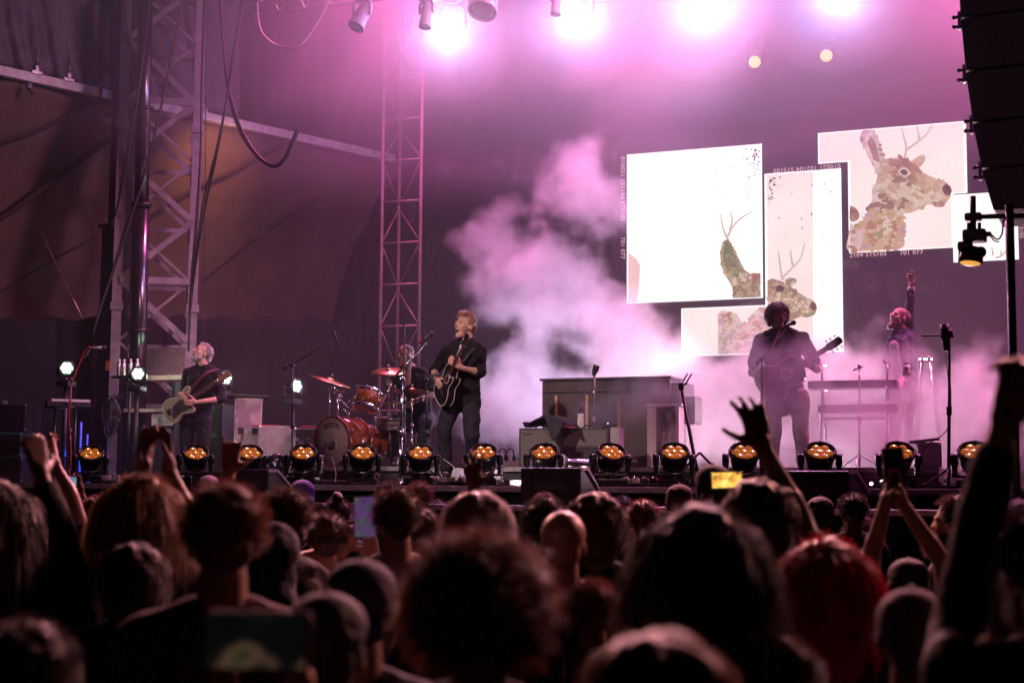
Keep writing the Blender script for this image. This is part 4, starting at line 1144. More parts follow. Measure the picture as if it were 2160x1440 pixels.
# ------------------------------------------------------------------ microphone stands
def micstand(label, Y, base, top, boom=None, mic=None, r=0.011, m=M_black, floor=DECK, kind='tripod', mstyle='ball', mm=M_black):
    """base, top: (px,) and (px, py); boom: ((px,py,dy),(px,py,dy)); mic: ((px,py,dy),(px,py,dy)) tail to head"""
    pb = AT(base, Y, floor); pt = PY(top[0], top[1], Y)
    t = thing('microphone_stand', label, 'microphone stand', pb)
    mid = pb.lerp(pt, 0.5)
    b = BM(); tube(b, pb, mid, r * 1.3, seg=12); tube(b, mid, pt, r, seg=12); tube(b, mid - V((0, 0, .04)), mid + V((0, 0, .03)), r * 2.1, seg=12); obj('pole', b, m, t, True)
    if kind == 'tripod':
        for k in range(3):
            a = k * 2.094 + 0.5
            b = BM(); tube(b, pb + V((0, 0, 0.16)), pb + V((0.26 * math.cos(a), 0.26 * math.sin(a), 0.012)), r * 0.9, seg=8); tube(b, pb + V((0.22 * math.cos(a), 0.22 * math.sin(a), 0.032)), pb + V((0.27 * math.cos(a), 0.27 * math.sin(a), 0.01)), r * 1.4, seg=8); obj('leg', b, m, t, True)
    else:
        b = BM(); lathe(b, [(0, 0), (0.125, 0), (0.13, 0.012), (0.12, 0.022), (0.03, 0.03), (0.02, 0.06), (0, 0.06)], Matrix.Translation(pb)); obj('base', b, m, t, True)
    if boom:
        q0, q1 = PY(boom[0][0], boom[0][1], Y + boom[0][2]), PY(boom[1][0], boom[1][1], Y + boom[1][2])
        b = BM(); tube(b, q0, q1, r * 0.8, seg=10); tube(b, q0, q0.lerp(q1, 0.1), r * 1.7, seg=10)
        ball(b, pt, r * 2.6, None, 2); tube(b, pt - V((0, 0.03, 0)), pt + V((0, .03, 0)), r * 1.5, seg=8); obj('boom', b, m, t, True)
    if mic:
        q0, q1 = PY(mic[0][0], mic[0][1], Y + mic[0][2]), PY(mic[1][0], mic[1][1], Y + mic[1][2])
        k = thing('microphone', 'microphone held by the %s' % label, 'microphone', q0)
        b = BM()
        if mstyle == 'ball':
            tube(b, q0, q0.lerp(q1, 0.78), 0.011, 0.018, seg=14); obj('handle', b, mm, k, True)
            b = BM(); ball(b, q0.lerp(q1, 0.88), 0.026, None, 3); obj('grille', b, M_rubber, k, True)
        elif mstyle == 'big':
            tube(b, q0, q0.lerp(q1, 0.45), 0.02, 0.03, seg=14); obj('handle', b, M_black, k, True)
            b = BM(); tube(b, q0.lerp(q1, 0.45), q1, 0.036, seg=20); obj('grille', b, M_black, k, True)
        else:
            tube(b, q0, q1, 0.012, seg=12); obj('handle', b, M_black, k, True)
            b = BM(); tube(b, q1, q1 + (q1 - q0).normalized() * 0.02, 0.010, seg=12); obj('grille', b, M_rubber, k, True)
    return t
ms = micstand("thick chrome stand in front of the singer's left side", 13.2, 844, (848, 800), ((814, 815, 0.0), (899, 722, 0.1)), ((884, 722, 0.1), (914, 703, 0.12)), 0.013, M_chrome, DECK, 'round', 'ball', M_steel)
b = BM(); q0 = PY(884, 722, 13.3); q1 = PY(914, 703, 13.32); tube(b, q0.lerp(q1, 0.06), q0.lerp(q1, 0.18), 0.0165, seg=14); obj('red_band', b, M_red, bpy.data.objects['microphone'], True)
micstand('dark overhead stand between drummer and singer', 14.0, 853, (852, 700), None, ((852, 712, 0), (852, 688, 0)), 0.009, M_black, RISER, 'tripod', 'pencil')
micstand('short dark stand right of the drummer', 14.0, 903, (899, 800), ((899, 812, 0), (906, 768, 0)), None, 0.009, M_black, DECK)
micstand('boom stand left of the drums', 14.6, 617, (617, 770), ((598, 778, 0), (698, 722, 0)), ((705, 700, 0), (712, 726, 0)), 0.010, M_steel, DECK, 'tripod', 'pencil')
micstand('boom stand in front of the bassist at far left', 14.2, 147, (150, 800), ((138, 806, 0), (192, 735, -0.1)), ((190, 733, -0.1), (224, 733, -0.1)), 0.010, M_steel, DECK, 'tripod', 'ball', M_alup)
micstand('chrome stand rising in front of the upright piano', 15.4, 1250, (1254, 786), None, ((1252, 792, 0), (1259, 770, 0)), 0.011, M_chrome, RISER, 'tripod', 'big')
micstand("boom stand in front of the guitarist's chest", 14.3, 1606, (1607, 757), ((1596, 768, 0), (1664, 688, 0.05)), ((1650, 691, 0.05), (1677, 679, 0.05)), 0.012, M_black, DECK, 'round', 'ball', M_steel)
micstand('pale thin stand right of the guitarist', 15.6, 1813, (1813, 772), ((1800, 780, 0), (1822, 772, 0)), None, 0.010, M_alu, RISER)
ms = micstand('tall black stand with the big microphone at the far right', 12.9, 2001, (2003, 702), ((2012, 708, 0), (1945, 708, 0.0)), ((1996, 740, 0), (1992, 684, 0)), 0.011, M_black, DECK, 'tripod', 'big')
micstand('distant stand at the right edge with a dark clamp', 16.6, 2112, (2108, 765), ((2104, 790, 0), (2112, 770, 0)), ((2106, 800, 0), (2106, 764, 0)), 0.012, M_black, DECK, 'tripod', 'big')
# leaning stand with a twin bar
pb, pt = AT(1476, 13.0, DECK), PY(1437, 815, 13.3)
t = thing('twin_bar_stand', 'empty black stand leaning, topped by a twin bar, right of the piano', 'stand', pb)
b = BM(); tube(b, pb, pt, 0.019, 0.014, seg=12); obj('pole', b, M_black, t, True)
b = BM()
for dx in (0, 9):
    tube(b, PY(1436 + dx, 812, 13.3), PY(1450 + dx, 788, 13.2), 0.007, seg=8)
tube(b, PY(1434, 812, 13.3), PY(1450, 808, 13.3), 0.010, seg=8); tube(b, PY(1437, 822, 13.3), PY(1437, 808, 13.3), 0.026, seg=12); obj('twin_bar', b, M_black, t, True)
for dx in (-0.25, 0.28):
    b = BM(); tube(b, pb + V((0, 0, 0.30)), pb + V((dx, -0.05 + dx * .3, 0.01)), 0.012, seg=8); obj('leg', b, M_black, t, True)
# red curly lead on the left boom
b = BM(); path(b, curve([PY(190, 730, 14.05), PY(178, 742, 14.1), PY(165, 775, 14.1), PY(150, 815, 14.1), PY(146, 880, 14.15), PY(150, 960, 14.15), PY(145, 1005, 14.15)], 6), 0.006, 6); tag(obj('lead', b, M_rlead, world=True), 'red lead hanging from the far left microphone', 'cable')
b = BM(); path(b, curve([PY(1645, 697, 14.3), PY(1638, 712, 14.3), PY(1632, 730, 14.3), PY(1620, 770, 14.3), PY(1618, 900, 14.3)], 6), 0.006, 6); tag(obj('lead', b, M_rlead, world=True), "red lead hanging from the guitarist's microphone", 'cable')
b = BM(); path(b, curve([PY(1995, 745, 12.85), PY(1999, 790, 12.85), PY(2006, 830, 12.85), PY(1998, 905, 12.85), PY(1950, 945, 12.85), PY(1948, 990, 12.8), PY(1955, 1012, 12.8)], 6), 0.004, 6); tag(obj('lead', b, M_cable, world=True), 'black lead sagging from the big microphone to the deck', 'cable')
b = BM(); path(b, curve([PY(696, 724, 14.6), PY(688, 730, 14.6), PY(700, 702, 14.6), PY(706, 699, 14.6)], 6), 0.004, 6); tag(obj('lead', b, M_cable, world=True), 'small lead loop at the drum boom microphone', 'cable')

# ------------------------------------------------------------------ drum kit
M_shell = mat('amber_shell', (0.50, 0.16, 0.04), 0.25, var=0.35, scale=4, aniso=(1, 6, 6), coat=0.8)
M_hoop = mat('hoop_wood', (0.34, 0.08, 0.03), 0.3, coat=0.5, var=0.2)
M_skin = mat('drum_skin', (0.62, 0.58, 0.55), 0.6, var=0.08, scale=5)
def drum(label, c, axis, r, dpt, hoop_m, n=8, shell=M_shell, lugs=True, front=M_skin, name='drum'):
    axis = axis.normalized()
    t = thing(name, label, 'drum', c)
    M = zframe(c, axis, (0, 0, 1))
    b = BM(); lathe(b, [(r * .96, -dpt / 2), (r, -dpt / 2), (r, dpt / 2), (r * .96, dpt / 2)], M, 48); obj('shell', b, shell, t, True)
    for s in (-1, 1):
        b = BM(); z0 = s * dpt / 2
        lathe(b, [(r * 0.985, z0 - s * .028), (r * 1.035, z0 - s * .028), (r * 1.035, z0 + s * .012), (r * 0.985, z0 + s * .012), (r * .985, z0 - s * .028)], M, 48); obj('hoop', b, hoop_m, t, True)
        b = BM(); lathe(b, [(0, z0 + s * .002), (r * 0.985, z0), (r * .985, z0 - s * .006), (0, z0 - s * .004)], M, 48); obj('drum_head', b, front, t, True)
    for k in range(n):
        a = 2 * math.pi * (k + 0.5) / n
        for s in (-1, 1):
            q0 = M @ V(((r + .012) * math.cos(a), (r + .012) * math.sin(a), s * dpt / 2 * 0.55)); q1 = M @ V(((r * 1.05) * math.cos(a), (r * 1.05) * math.sin(a), s * (dpt / 2 + .012)))
            b = BM(); tube(b, q0, q1, 0.0045, seg=6); ball(b, q0, 0.014, None, 1); ball(b, q1, 0.011, None, 1); obj('lug', b, M_chrome, t, True)
    return t, M
bd_c = PY(722, 936, 14.75); rz_ = R(13)
ax = V((-math.sin(rz_) , -math.cos(rz_), 0.0))
bd_c = AT(722, 14.75, RISER + 0.285)
bd, MB = drum('large amber bass drum facing the crowd with lettering on its head', bd_c, ax, 0.265, 0.36, M_hoop, 8)
Mf = frame(bd_c + ax * 0.184, x=ax.cross(V((0, 0, 1))) * 1, z=ax)
if Mf.to_3x3().col[0].dot(RX) < 0: Mf = frame(bd_c + ax * 0.184, x=-ax.cross(V((0, 0, 1))), z=ax)
xs_ = [-0.098, -0.066, -0.036, -0.006, 0.020, 0.050, 0.080]
for ch, x_ in zip('GRETSCH', xs_):
    y_ = 0.150 - (x_ * x_) * 2.2
    Mc = Mf @ Matrix.Translation((x_, y_, 0.002)) @ Matrix.Rotation(-x_ * 4.0, 4, 'Z')
    text_obj('lettering', ch, 0.055, Mc, M_black, bd, 1.0, 0.001)
b = BM()
path(b, [Mf @ V((x_, 0.152 + 0.055 - x_ * x_ * 2.2 - 0.006, 0.003)) for x_ in [-0.115 + 0.01 * k for k in range(24)]], 0.0035, 5); obj('logo_bar', b, M_black, bd, True)
b = BM(); lathe(b, [(0, 0.003), (0.03, 0.003), (0.03, 0.001)], Mf @ Matrix.Translation((0.06, -0.035, 0)) @ Matrix.Diagonal((1, 2.0, 1, 1)), 24); obj('port_ring', b, M_white, bd, True)
b = BM(); tube(b, Mf @ V((0.05, -0.03, 0.03)), Mf @ V((0.085, -0.03, 0.06)), 0.024, 0.03, seg=14); path(b, curve([Mf @ V((0.05, -.03, .03)), Mf @ V((-0.02, -0.03, .05)), Mf @ V((-0.06, -0.12, .05)), Mf @ V((-0.07, -0.26, .05))], 5), 0.006)
tag(obj('kick_microphone', b, M_black, world=True), 'black microphone pointed at the bass drum head', 'microphone')
drum('small amber tom drum mounted above the bass drum', PY(776, 842, 14.75), V((0.12, 0.30, 0.95)), 0.142, 0.20, M_chrome, 6)
for nm, c_, r_, d_, lab in [('drum', AT(800, 15.2, RISER + 0.30), 0.19, 0.34, 'amber floor tom half hidden behind the bass drum'), ]:
    drum(lab, c_, V((0, 0.05, 1)), r_, d_, M_chrome, 8)
drum('shallow silver snare drum under the drummer hands', PY(822, 892, 15.0), V((0.05, -0.1, 1)), 0.16, 0.12, M_chrome, 8, M_alup)
def cymbal(label, px, py, Y, r, axis, base_px, floor=RISER, m=M_brass, stand=True, low=None):
    c = PY(px, py, Y); axis = axis.normalized()
    t = thing('cymbal', label, 'cymbal', c)
    M = zframe(c, axis)
    b = BM(); lathe(b, [(0.006, 0.022), (0.03, 0.018), (0.045, 0.002), (0.05, 0), (r * .6, -0.010), (r, -0.024), (r, -0.026), (r * .6, -0.013), (0.045, -0.003), (0.006, 0.014)], M, 48); obj('plate', b, m, t, True)
    b = BM(); tube(b, c, c + axis * 0.055, 0.005, seg=8); lathe(b, [(0, 0.045), (0.012, 0.045), (0.012, 0.06), (0, 0.06)], M, 12); obj('wing_nut', b, M_chrome, t, True)
    if stand:
        pb = AT(base_px, Y + 0.02, floor)
        s = thing('cymbal_stand', 'chrome stand under the ' + label, 'stand', pb)
        b = BM(); top = c - axis * 0.015; tube(b, V((pb.x, pb.y, pb.z + .05)), pb.lerp(top, 0.55), 0.014, seg=12); tube(b, pb.lerp(top, 0.55), top, 0.009, seg=12); tube(b, pb.lerp(top, .53), pb.lerp(top, .57), 0.022, seg=12); ball(b, pb.lerp(top, .9), 0.02, None, 1); obj('pole', b, M_chrome, s, True)
        for k in range(3):
            a = k * 2.094 + 0.2
            b = BM(); tube(b, pb + V((0, 0, 0.28)), pb + V((0.22 * math.cos(a), 0.22 * math.sin(a), 0.012)), 0.009, seg=8); tube(b, pb + V((0, 0, .1)), pb + V((0.13 * math.cos(a), 0.13 * math.sin(a), 0.13)), 0.006, seg=6); obj('leg', b, M_chrome, s, True)
    return t
cymbal('wide bronze cymbal tilted at the left of the kit', 697, 800, 14.8, 0.235, CV(0.30, 0.10, 1), 690)
cymbal('pink-lit bronze cymbal high in front of the drummer', 819, 780, 15.0, 0.19, CV(-0.03, 0.34, 1), 826)
cymbal('flat bronze cymbal right of the drummer', 869, 822, 14.9, 0.215, CV(0.03, -0.10, 1), 868)
cymbal('dark flat cymbal nearest the singer stand', 833, 824, 15.1, 0.13, CV(-0.02, -0.09, 1), 826, m=M_steel)
# clamp cluster between cymbals and tom
for i, (px, py) in enumerate([(735, 860), (712, 828)]):
    b = BM(); rr = random.Random(i)
    q = PY(px, py, 14.8)
    for k in range(9): 
        a = q + V((rr.uniform(-.07, .07), rr.uniform(-.05, .05), rr.uniform(-.09, .09)))
        tube(b, a, a + V((rr.uniform(-.08, .08), rr.uniform(-.05, .05), rr.uniform(-.08, .08))), rr.uniform(0.006, 0.012), seg=8); ball(b, a, 0.014, None, 1)
    tube(b, q, V((q.x, q.y, bd_c.z + 0.24)), 0.012, seg=10)
    tag(obj('clamp_cluster', b, M_chrome, world=True), ['chrome tom mounting clamps on top of the bass drum', 'chrome clamp cluster under the left cymbal'][i], 'clamp')
p = AT(885, 15.5, RISER)
t = thing('drum_stool', 'round black drum stool under the drummer', 'stool', p)
b = BM(); lathe(b, [(0, 0.46), (0.15, 0.46), (0.17, 0.49), (0.16, 0.53), (0, 0.54)], Matrix()); obj('seat', b, M_black, t)
b = BM(); tube(b, (0, 0, 0.1), (0, 0, 0.47), 0.02); obj('pole', b, M_chrome, t)
for k in range(3):
    b = BM(); a = k * 2.094; tube(b, (0, 0, 0.25), (0.24 * math.cos(a), 0.24 * math.sin(a), 0.01), 0.01); obj('leg', b, M_chrome, t)

# ------------------------------------------------------------------ left side bench, bottles, keyboard
p = AT(310, 16.0, DECK)
t = thing('work_bench', 'tall bench with pale tops below the lattice tower', 'bench', AT(318, 15.95, DECK))
M_top = mat('pale_bench_top', (0.66, 0.50, 0.44), 0.5, var=0.15)
M_mesh = mat('perforated_panel', (0.22, 0.16, 0.19), 0.6, 0.3, var=0.5, scale=60, bump=0.6, bscale=120)
q0 = PY(306, 797, 15.95); q1 = PY(384, 797, 15.95)
b = BM(); box(b, ((q0.x + q1.x) / 2, 16.15, q0.z), (q1.x - q0.x, 0.40, 0.06), bev=0.004); obj('top', b, M_top, t, True)
q2 = PY(262, 866, 15.9); q3 = PY(378, 866, 15.9)
b = BM(); box(b, ((q2.x + q3.x) / 2, 16.1, q2.z), (q3.x - q2.x, 0.44, 0.045), bev=0.004); obj('shelf', b, M_top, t, True)
q4 = PY(320, 873, 15.86); q5 = PY(362, 897, 15.86)
b = BM(); box(b, ((q4.x + q5.x) / 2, 15.87, (q4.z + q5.z) / 2), (q5.x - q4.x, 0.02, q4.z - q5.z), bev=0.003); obj('drawer', b, M_top, t, True)
for px in (276, 378):
    b = BM(); c = AT(px, 16.1, DECK); box(b, (c.x, 16.1, (DECK + q0.z) / 2 - 0.03), (0.05, 0.36, q0.z - DECK - .06)); obj('leg', b, M_black, t, True)
b = BM(); c0, c1 = PY(300, 735, 16.3), PY(388, 797, 16.3); box(b, ((c0.x + c1.x) / 2, 16.32, (c0.z + c1.z) / 2), (c1.x - c0.x, 0.02, c0.z - c1.z)); obj('mesh_screen', b, M_mesh, t, True)
b = BM(); c0, c1 = PY(262, 905, 16.25), PY(375, 990, 16.25); box(b, ((c0.x + c1.x) / 2, 16.28, (c0.z + DECK) / 2), (c1.x - c0.x, 0.03, c0.z - DECK)); obj('lower_screen', b, M_walnut, t, True)
sh = AT(270, 15.6, PY(270, 792, 15.6).z)
t = thing('bottle_shelf', 'small dark shelf carrying four metal bottles at the mast foot', 'shelf', (sh.x, sh.y, sh.z))
b = BM(); box(b, (0, 0, -0.02), (0.36, 0.2, 0.03), bev=0.004); obj('board', b, M_black, t)
b = BM(); tube(b, (0, 0.05, -0.03), (0, 0.05, DECK - sh.z), 0.02); obj('post', b, M_black, t)
first = None
for i, px in enumerate((251, 261, 275, 289)):
    c = AT(px, 15.6, sh.z - 0.004)
    if first is None:
        o = thing('metal_bottle', 'x', 'bottle', c, group='metal bottles on the small shelf')
        b = BM(); lathe(b, [(0, 0), (0.026, 0), (0.028, 0.01), (0.028, 0.145), (0.022, 0.165), (0.012, 0.18), (0.012, 0.19), (0, 0.19)]); obj('bottle_body', b, M_alu, o)
        b = BM(); lathe(b, [(0.0145, 0.184), (0.0145, 0.21), (0, 0.211)]); obj('cap', b, M_white, o)
        first = o
    else: o = copy_tree(first)
    o.location = c; o['label'] = 'metal drinking bottle on the small shelf, ' + ['leftmost of four', 'second of four', 'third of four', 'rightmost of four, beside the mast'][i]
b = BM(); c = PY(228, 771, 15.9); box(b, c, (0.07, 0.006, 0.12)); o = obj('notice', b, mat('orange_notice', (0.75, 0.24, 0.05), 0.6), world=True); tag(o, 'small orange warning notice fixed to the tower base', 'notice')
# coiled cable hank
b = BM(); rr = random.Random(5)
for k in range(12):
    c = PY(232, 880, 15.6) + V((rr.uniform(-.04, .04), rr.uniform(-.03, .03), rr.uniform(-.03, .03)))
    w2, h2 = rr.uniform(0.05, 0.10), rr.uniform(0.15, 0.24)
    path(b, [c + V((w2 * math.cos(a), 0.02 * math.sin(a * 2 + k), h2 * math.sin(a))) for a in [2 * math.pi * j / 22 for j in range(23)]], 0.008, 6)
tag(obj('cable_hank', b, M_cable, world=True), 'thick hank of black cable hanging left of the bench', 'cable')
# left keyboard and its stand
pk = PY(143, 852, 14.6)
t = thing('keyboard', 'slim keyboard with white keys at the far left of the stage', 'keyboard', pk, facing(pk) + 0.1)
b = BM(); box(b, (0, 0, 0.0), (0.50, 0.26, 0.075), bev=0.01); obj('keyboard_body', b, M_black, t)
b = BM(); box(b, (0.02, -0.10, 0.043), (0.44, 0.10, 0.014), bev=0.003); box(b, (0.02, -0.142, 0.03), (0.44, 0.02, 0.02)); k_ = obj('white_keys', b, M_white, t)
b = BM()
for k in range(26):
    if k % 7 not in (2, 6): box(b, (-0.19 + k * 0.0165, -0.085, 0.054), (0.008, 0.06, 0.012))
obj('black_keys', b, M_black, k_)
s = thing('keyboard_stand', 'black keyboard stand under the far left keyboard', 'stand', (pk.x, pk.y, DECK))
h = pk.z - 0.045 - DECK
for px_ in (-0.18, 0.12):
    b = BM(); tube(b, (px_, 0, 0.02), (px_, 0, h), 0.016); tube(b, (px_, -0.22, 0.015), (px_, 0.22, 0.015), 0.016); tube(b, (px_, -0.16, h), (px_, 0.16, h), 0.016); obj('leg', b, M_steel, s)
b = BM(); tube(b, (-0.18, 0, 0.3), (0.12, 0, 0.3), 0.012); obj('crossbar', b, M_steel, s)
# far left cases
p = AT(10, 14.9, DECK)
case('equipment_case', 'lower dark equipment case at the far left edge', 'case', p, (0.62, 0.5, 0.30), 0.3, M_black, M_black, M_steel)
case('equipment_case', 'middle dark equipment case at the far left edge', 'case', p + V((0, 0, 0.31)), (0.60, 0.5, 0.30), 0.28, M_black, M_black, mat('teal_trim', (0.05, 0.18, 0.18), 0.4))
case('equipment_case', 'topmost dark equipment case at the far left edge', 'case', p + V((0.02, 0, 0.62)), (0.62, 0.5, 0.33), 0.32, M_black, M_black, M_steel)
b = BM(); box(b, PY(10, 848, 14.55), (0.07, 0.004, 0.045)); tag(obj('paper_label', b, M_white, world=True), 'small white paper stuck on the topmost left case', 'paper')
b = BM(); c = PY(170, 935, 15.2); tube(b, (c.x, c.y, DECK + 0.02), (c.x, c.y, DECK + 0.75), 0.012, seg=8); tube(b, (c.x + .1, c.y, DECK + 0.02), (c.x + .1, c.y, DECK + 0.6), 0.010, seg=8); box(b, (c.x + 0.05, c.y, DECK + .02), (0.2, 0.1, 0.03))
tag(obj('light_tube', b, glow('blue_tube_lit', (0.03, 0.06, 1.0), 0.9), world=True), 'blue glowing tubes standing behind the far left keyboard', 'light')
point('blue_glow', (c.x + 0.05, c.y - 0.15, DECK + 0.3), 3.5, (0.05, 0.12, 1.0), 0.05)

# ------------------------------------------------------------------ keyboards on the right
pk = PY(1800, 822, 16.2)
t = thing('keyboard', 'long upper keyboard in the fog before the man with a raised arm', 'keyboard', PY(1800, 812, 16.2), 0.05)
b = BM(); box(b, (0, 0, 0), (0.92, 0.3, 0.085), bev=0.012); obj('keyboard_body', b, M_steel, t)
b = BM()
for k in range(16):
    tube(b, (-0.4 + k * 0.052, 0.05 * math.sin(k), 0.042), (-0.4 + k * 0.052, 0.05 * math.sin(k), 0.062), 0.009, seg=8)
o = obj('knob_row', b, M_alu, t); o['kind'] = 'stuff'
b = BM(); box(b, (0.0, 0.13, 0.045), (0.86, 0.05, 0.012)); obj('key_bed', b, M_white, t)
t = thing('keyboard', 'lower keyboard in the fog, under the long one', 'keyboard', PY(1810, 862, 16.1), 0.05)
b = BM(); box(b, (0, 0, 0), (0.80, 0.3, 0.075), bev=0.012); obj('keyboard_body', b, M_steel, t)
b = BM(); box(b, (0.06, -0.06, 0.042), (0.34, 0.1, 0.010)); obj('panel', b, M_white, t)
t = thing('keyboard_stand', 'tall metal two-tier stand carrying the foggy keyboards', 'stand', AT(1805, 16.15, RISER))
for s_ in (-1, 1):
    b = BM()
    c = AT(1805, 16.15, RISER) + V((s_ * 0.34, 0, 0.0))
    tube(b, c + V((0, -0.2, .015)), c + V((0, 0.05, 1.0)), 0.016); tube(b, c + V((0, 0.25, .015)), c + V((0, 0.0, 1.0)), 0.014); tube(b, c + V((0, -.17, 0.86)), c + V((0, 0.2, 0.86)), 0.014); tube(b, c + V((0, -.2, 1.13)), c + V((0, 0.2, 1.13)), 0.014); tube(b, c + V((0, 0, 0.9)), c + V((0, 0.0, 1.13)), 0.014)
    obj('leg', b, M_alu, t, True)
b = BM(); c = AT(1805, 16.15, RISER); tube(b, c + V((-.34, 0.02, 0.55)), c + V((.34, 0.02, .55)), 0.014); obj('crossbar', b, M_alu, t, True)
p = AT(1957, 16.6, RISER)
t = thing('stool', 'tall narrow stool with pale green-tinted legs behind the keyboards', 'stool', p)
top = PY(1957, 757, 16.6).z - RISER
M_gm = mat('green_chrome', (0.45, 0.62, 0.45), 0.2, 0.9)
for s_ in (-1, 1):
    for y_ in (-1, 1):
        b = BM(); tube(b, (0.16 * s_, 0.14 * y_, 0.01), (0.035 * s_, 0.03 * y_, top), 0.012); obj('leg', b, M_gm, t)
b = BM(); tube(b, (0, 0, top), (0, 0, top + 0.025), 0.07, seg=20); obj('seat', b, M_gm, t)
p = PY(1912, 792, 16.0)
t = thing('bottle', 'pale drinking bottle standing on the long upper keyboard', 'bottle', p)
b = BM(); lathe(b, [(0, 0), (0.04, 0), (0.042, 0.05), (0.036, 0.06), (0.042, 0.07), (0.04, 0.1), (0.02, 0.11), (0, 0.11)]); obj('bottle_body', b, M_white, t)
b = BM(); lathe(b, [(0.02, 0.108), (0.02, 0.13), (0, 0.131)]); obj('cap', b, M_black, t)
p = AT(1958, 14.6, RISER + 0.0)
t = thing('padded_box', 'pale folded case standing in the fog at the right of the riser', 'box', p, facing(p) + 0.2)
b = BM(); box(b, (0, 0, 0.12), (0.22, 0.2, 0.24), bev=0.02); obj('box_body', b, M_lam, t)
b = BM(); box(b, (-0.02, 0, 0.26), (0.28, 0.22, 0.03), Matrix.Rotation(-0.12, 4, 'Y'), bev=0.008); obj('lid', b, M_lam, t)
# ------------------------------------------------------------------ people
def skin_mat(name, col):
    return mat(name, col, 0.5, var=0.12, scale=14, bump=0.08, bscale=60)
M_skin1 = skin_mat('skin_fair', (0.56, 0.33, 0.25))
M_skin2 = skin_mat('skin_tan', (0.30, 0.16, 0.11))
M_skin3 = skin_mat('skin_shaded', (0.14, 0.075, 0.05))  # shade on the backlit crowd put into a darker skin colour
M_mouth = mat('mouth_dark', (0.05, 0.01, 0.012), 0.5)
M_tooth = mat('teeth', (0.7, 0.65, 0.6), 0.3)
M_eye = mat('eye_dark', (0.03, 0.02, 0.02), 0.2)
def hair_mat(name, col, col2=None):
    m = mat(name, col, 0.42, var=0.5, scale=30, bump=0.5, bscale=60, sheen=0.4)
    nt = m.node_tree; b = nt.nodes['Principled BSDF']
    tr = nt.nodes.new('ShaderNodeBsdfTranslucent'); tr.inputs['Color'].default_value = (*[min(1, c * 2.2 + 0.01) for c in (col2 or col)], 1)
    mx = nt.nodes.new('ShaderNodeMixShader'); mx.inputs[0].default_value = 0.16
    out = [n for n in nt.nodes if n.type == 'OUTPUT_MATERIAL'][0]
    nt.links.new(b.outputs[0], mx.inputs[1]); nt.links.new(tr.outputs[0], mx.inputs[2]); nt.links.new(mx.outputs[0], out.inputs['Surface'])
    return m
H_blond = hair_mat('hair_blond', (0.26, 0.15, 0.08))
H_grey = hair_mat('hair_grey', (0.40, 0.36, 0.36))
H_brown = hair_mat('hair_brown', (0.06, 0.03, 0.02))
H_black = hair_mat('hair_black', (0.03, 0.018, 0.018))
H_red = hair_mat('hair_red', (0.30, 0.004, 0.02), (0.30, 0.004, 0.02))
H_auburn = hair_mat('hair_auburn', (0.12, 0.04, 0.022))
def cloth(name, col, r=0.85): return mat(name, col, r, var=0.3, scale=7, bump=0.9, bscale=13, sheen=0.0, spec=0.25)
C_black = cloth('black_shirt', (0.010, 0.009, 0.012))
C_navy = cloth('navy_shirt', (0.03, 0.035, 0.06))
C_char = cloth('charcoal_shirt', (0.03, 0.027, 0.032))
C_jean = cloth('dark_denim', (0.022, 0.023, 0.034))
C_khaki = cloth('khaki_trousers', (0.30, 0.22, 0.15))
C_grey = cloth('grey_shirt', (0.16, 0.15, 0.16))
C_plum = cloth('plum_shirt', (0.09, 0.03, 0.05))
C_white = cloth('pale_shirt', (0.45, 0.4, 0.4))

def cap(b, p0, r0, p1, r1):
    """tapered capsule as a closed shell"""
    p0, p1 = V(p0), V(p1)
    for p, r in ((p0, r0), (p1, r1)):
        bmesh.ops.create_icosphere(b, subdivisions=2, radius=r, matrix=Matrix.Translation(p))
    if (p1 - p0).length > 1e-4: tube(b, p0, p1, r0, r1, seg=16)
def ell(b, c, s, M=None):
    ball(b, c, s, M, 3)
def remeshed(name, b, m, vox, parent, smooth=4, noise_amp=0.0, nscale=6.0, seed=0.0, world=True):
    me = bpy.data.meshes.new(name + '_raw'); b.to_mesh(me); b.free()
    o = bpy.data.objects.new(name + '_raw', me); COL.objects.link(o)
    r = o.modifiers.new('r', 'REMESH'); r.mode = 'VOXEL'; r.voxel_size = vox; r.use_smooth_shade = True
    if smooth:
        s = o.modifiers.new('s', 'SMOOTH'); s.factor = 0.5; s.iterations = smooth
    bpy.context.view_layer.update()
    out = bpy.data.meshes.new_from_object(o.evaluated_get(bpy.context.evaluated_depsgraph_get()))
    bpy.data.objects.remove(o); bpy.data.meshes.remove(me)
    out.name = name
    if noise_amp:
        for v in out.vertices:
            n_ = noise.noise(v.co * nscale + V((seed, seed, seed))) + 0.5 * noise.noise(v.co * nscale * 2.7 + V((seed, 3, seed)))
            v.co += v.normal * noise_amp * n_
    out.materials.clear()
    return link_mesh(name, out, m, parent, world)
def hframe(c, face, roll=0.0, upv=(0, 0, 1)):
    """head frame: local y = where the face looks, z = crown"""
    Yv = V(face).normalized(); X = Yv.cross(V(upv)).normalized(); Z = X.cross(Yv)
    M = Matrix(((X.x, Yv.x, Z.x, c[0]), (X.y, Yv.y, Z.y, c[1]), (X.z, Yv.z, Z.z, c[2]), (0, 0, 0, 1)))
    return M @ Matrix.Rotation(roll, 4, 'Y')
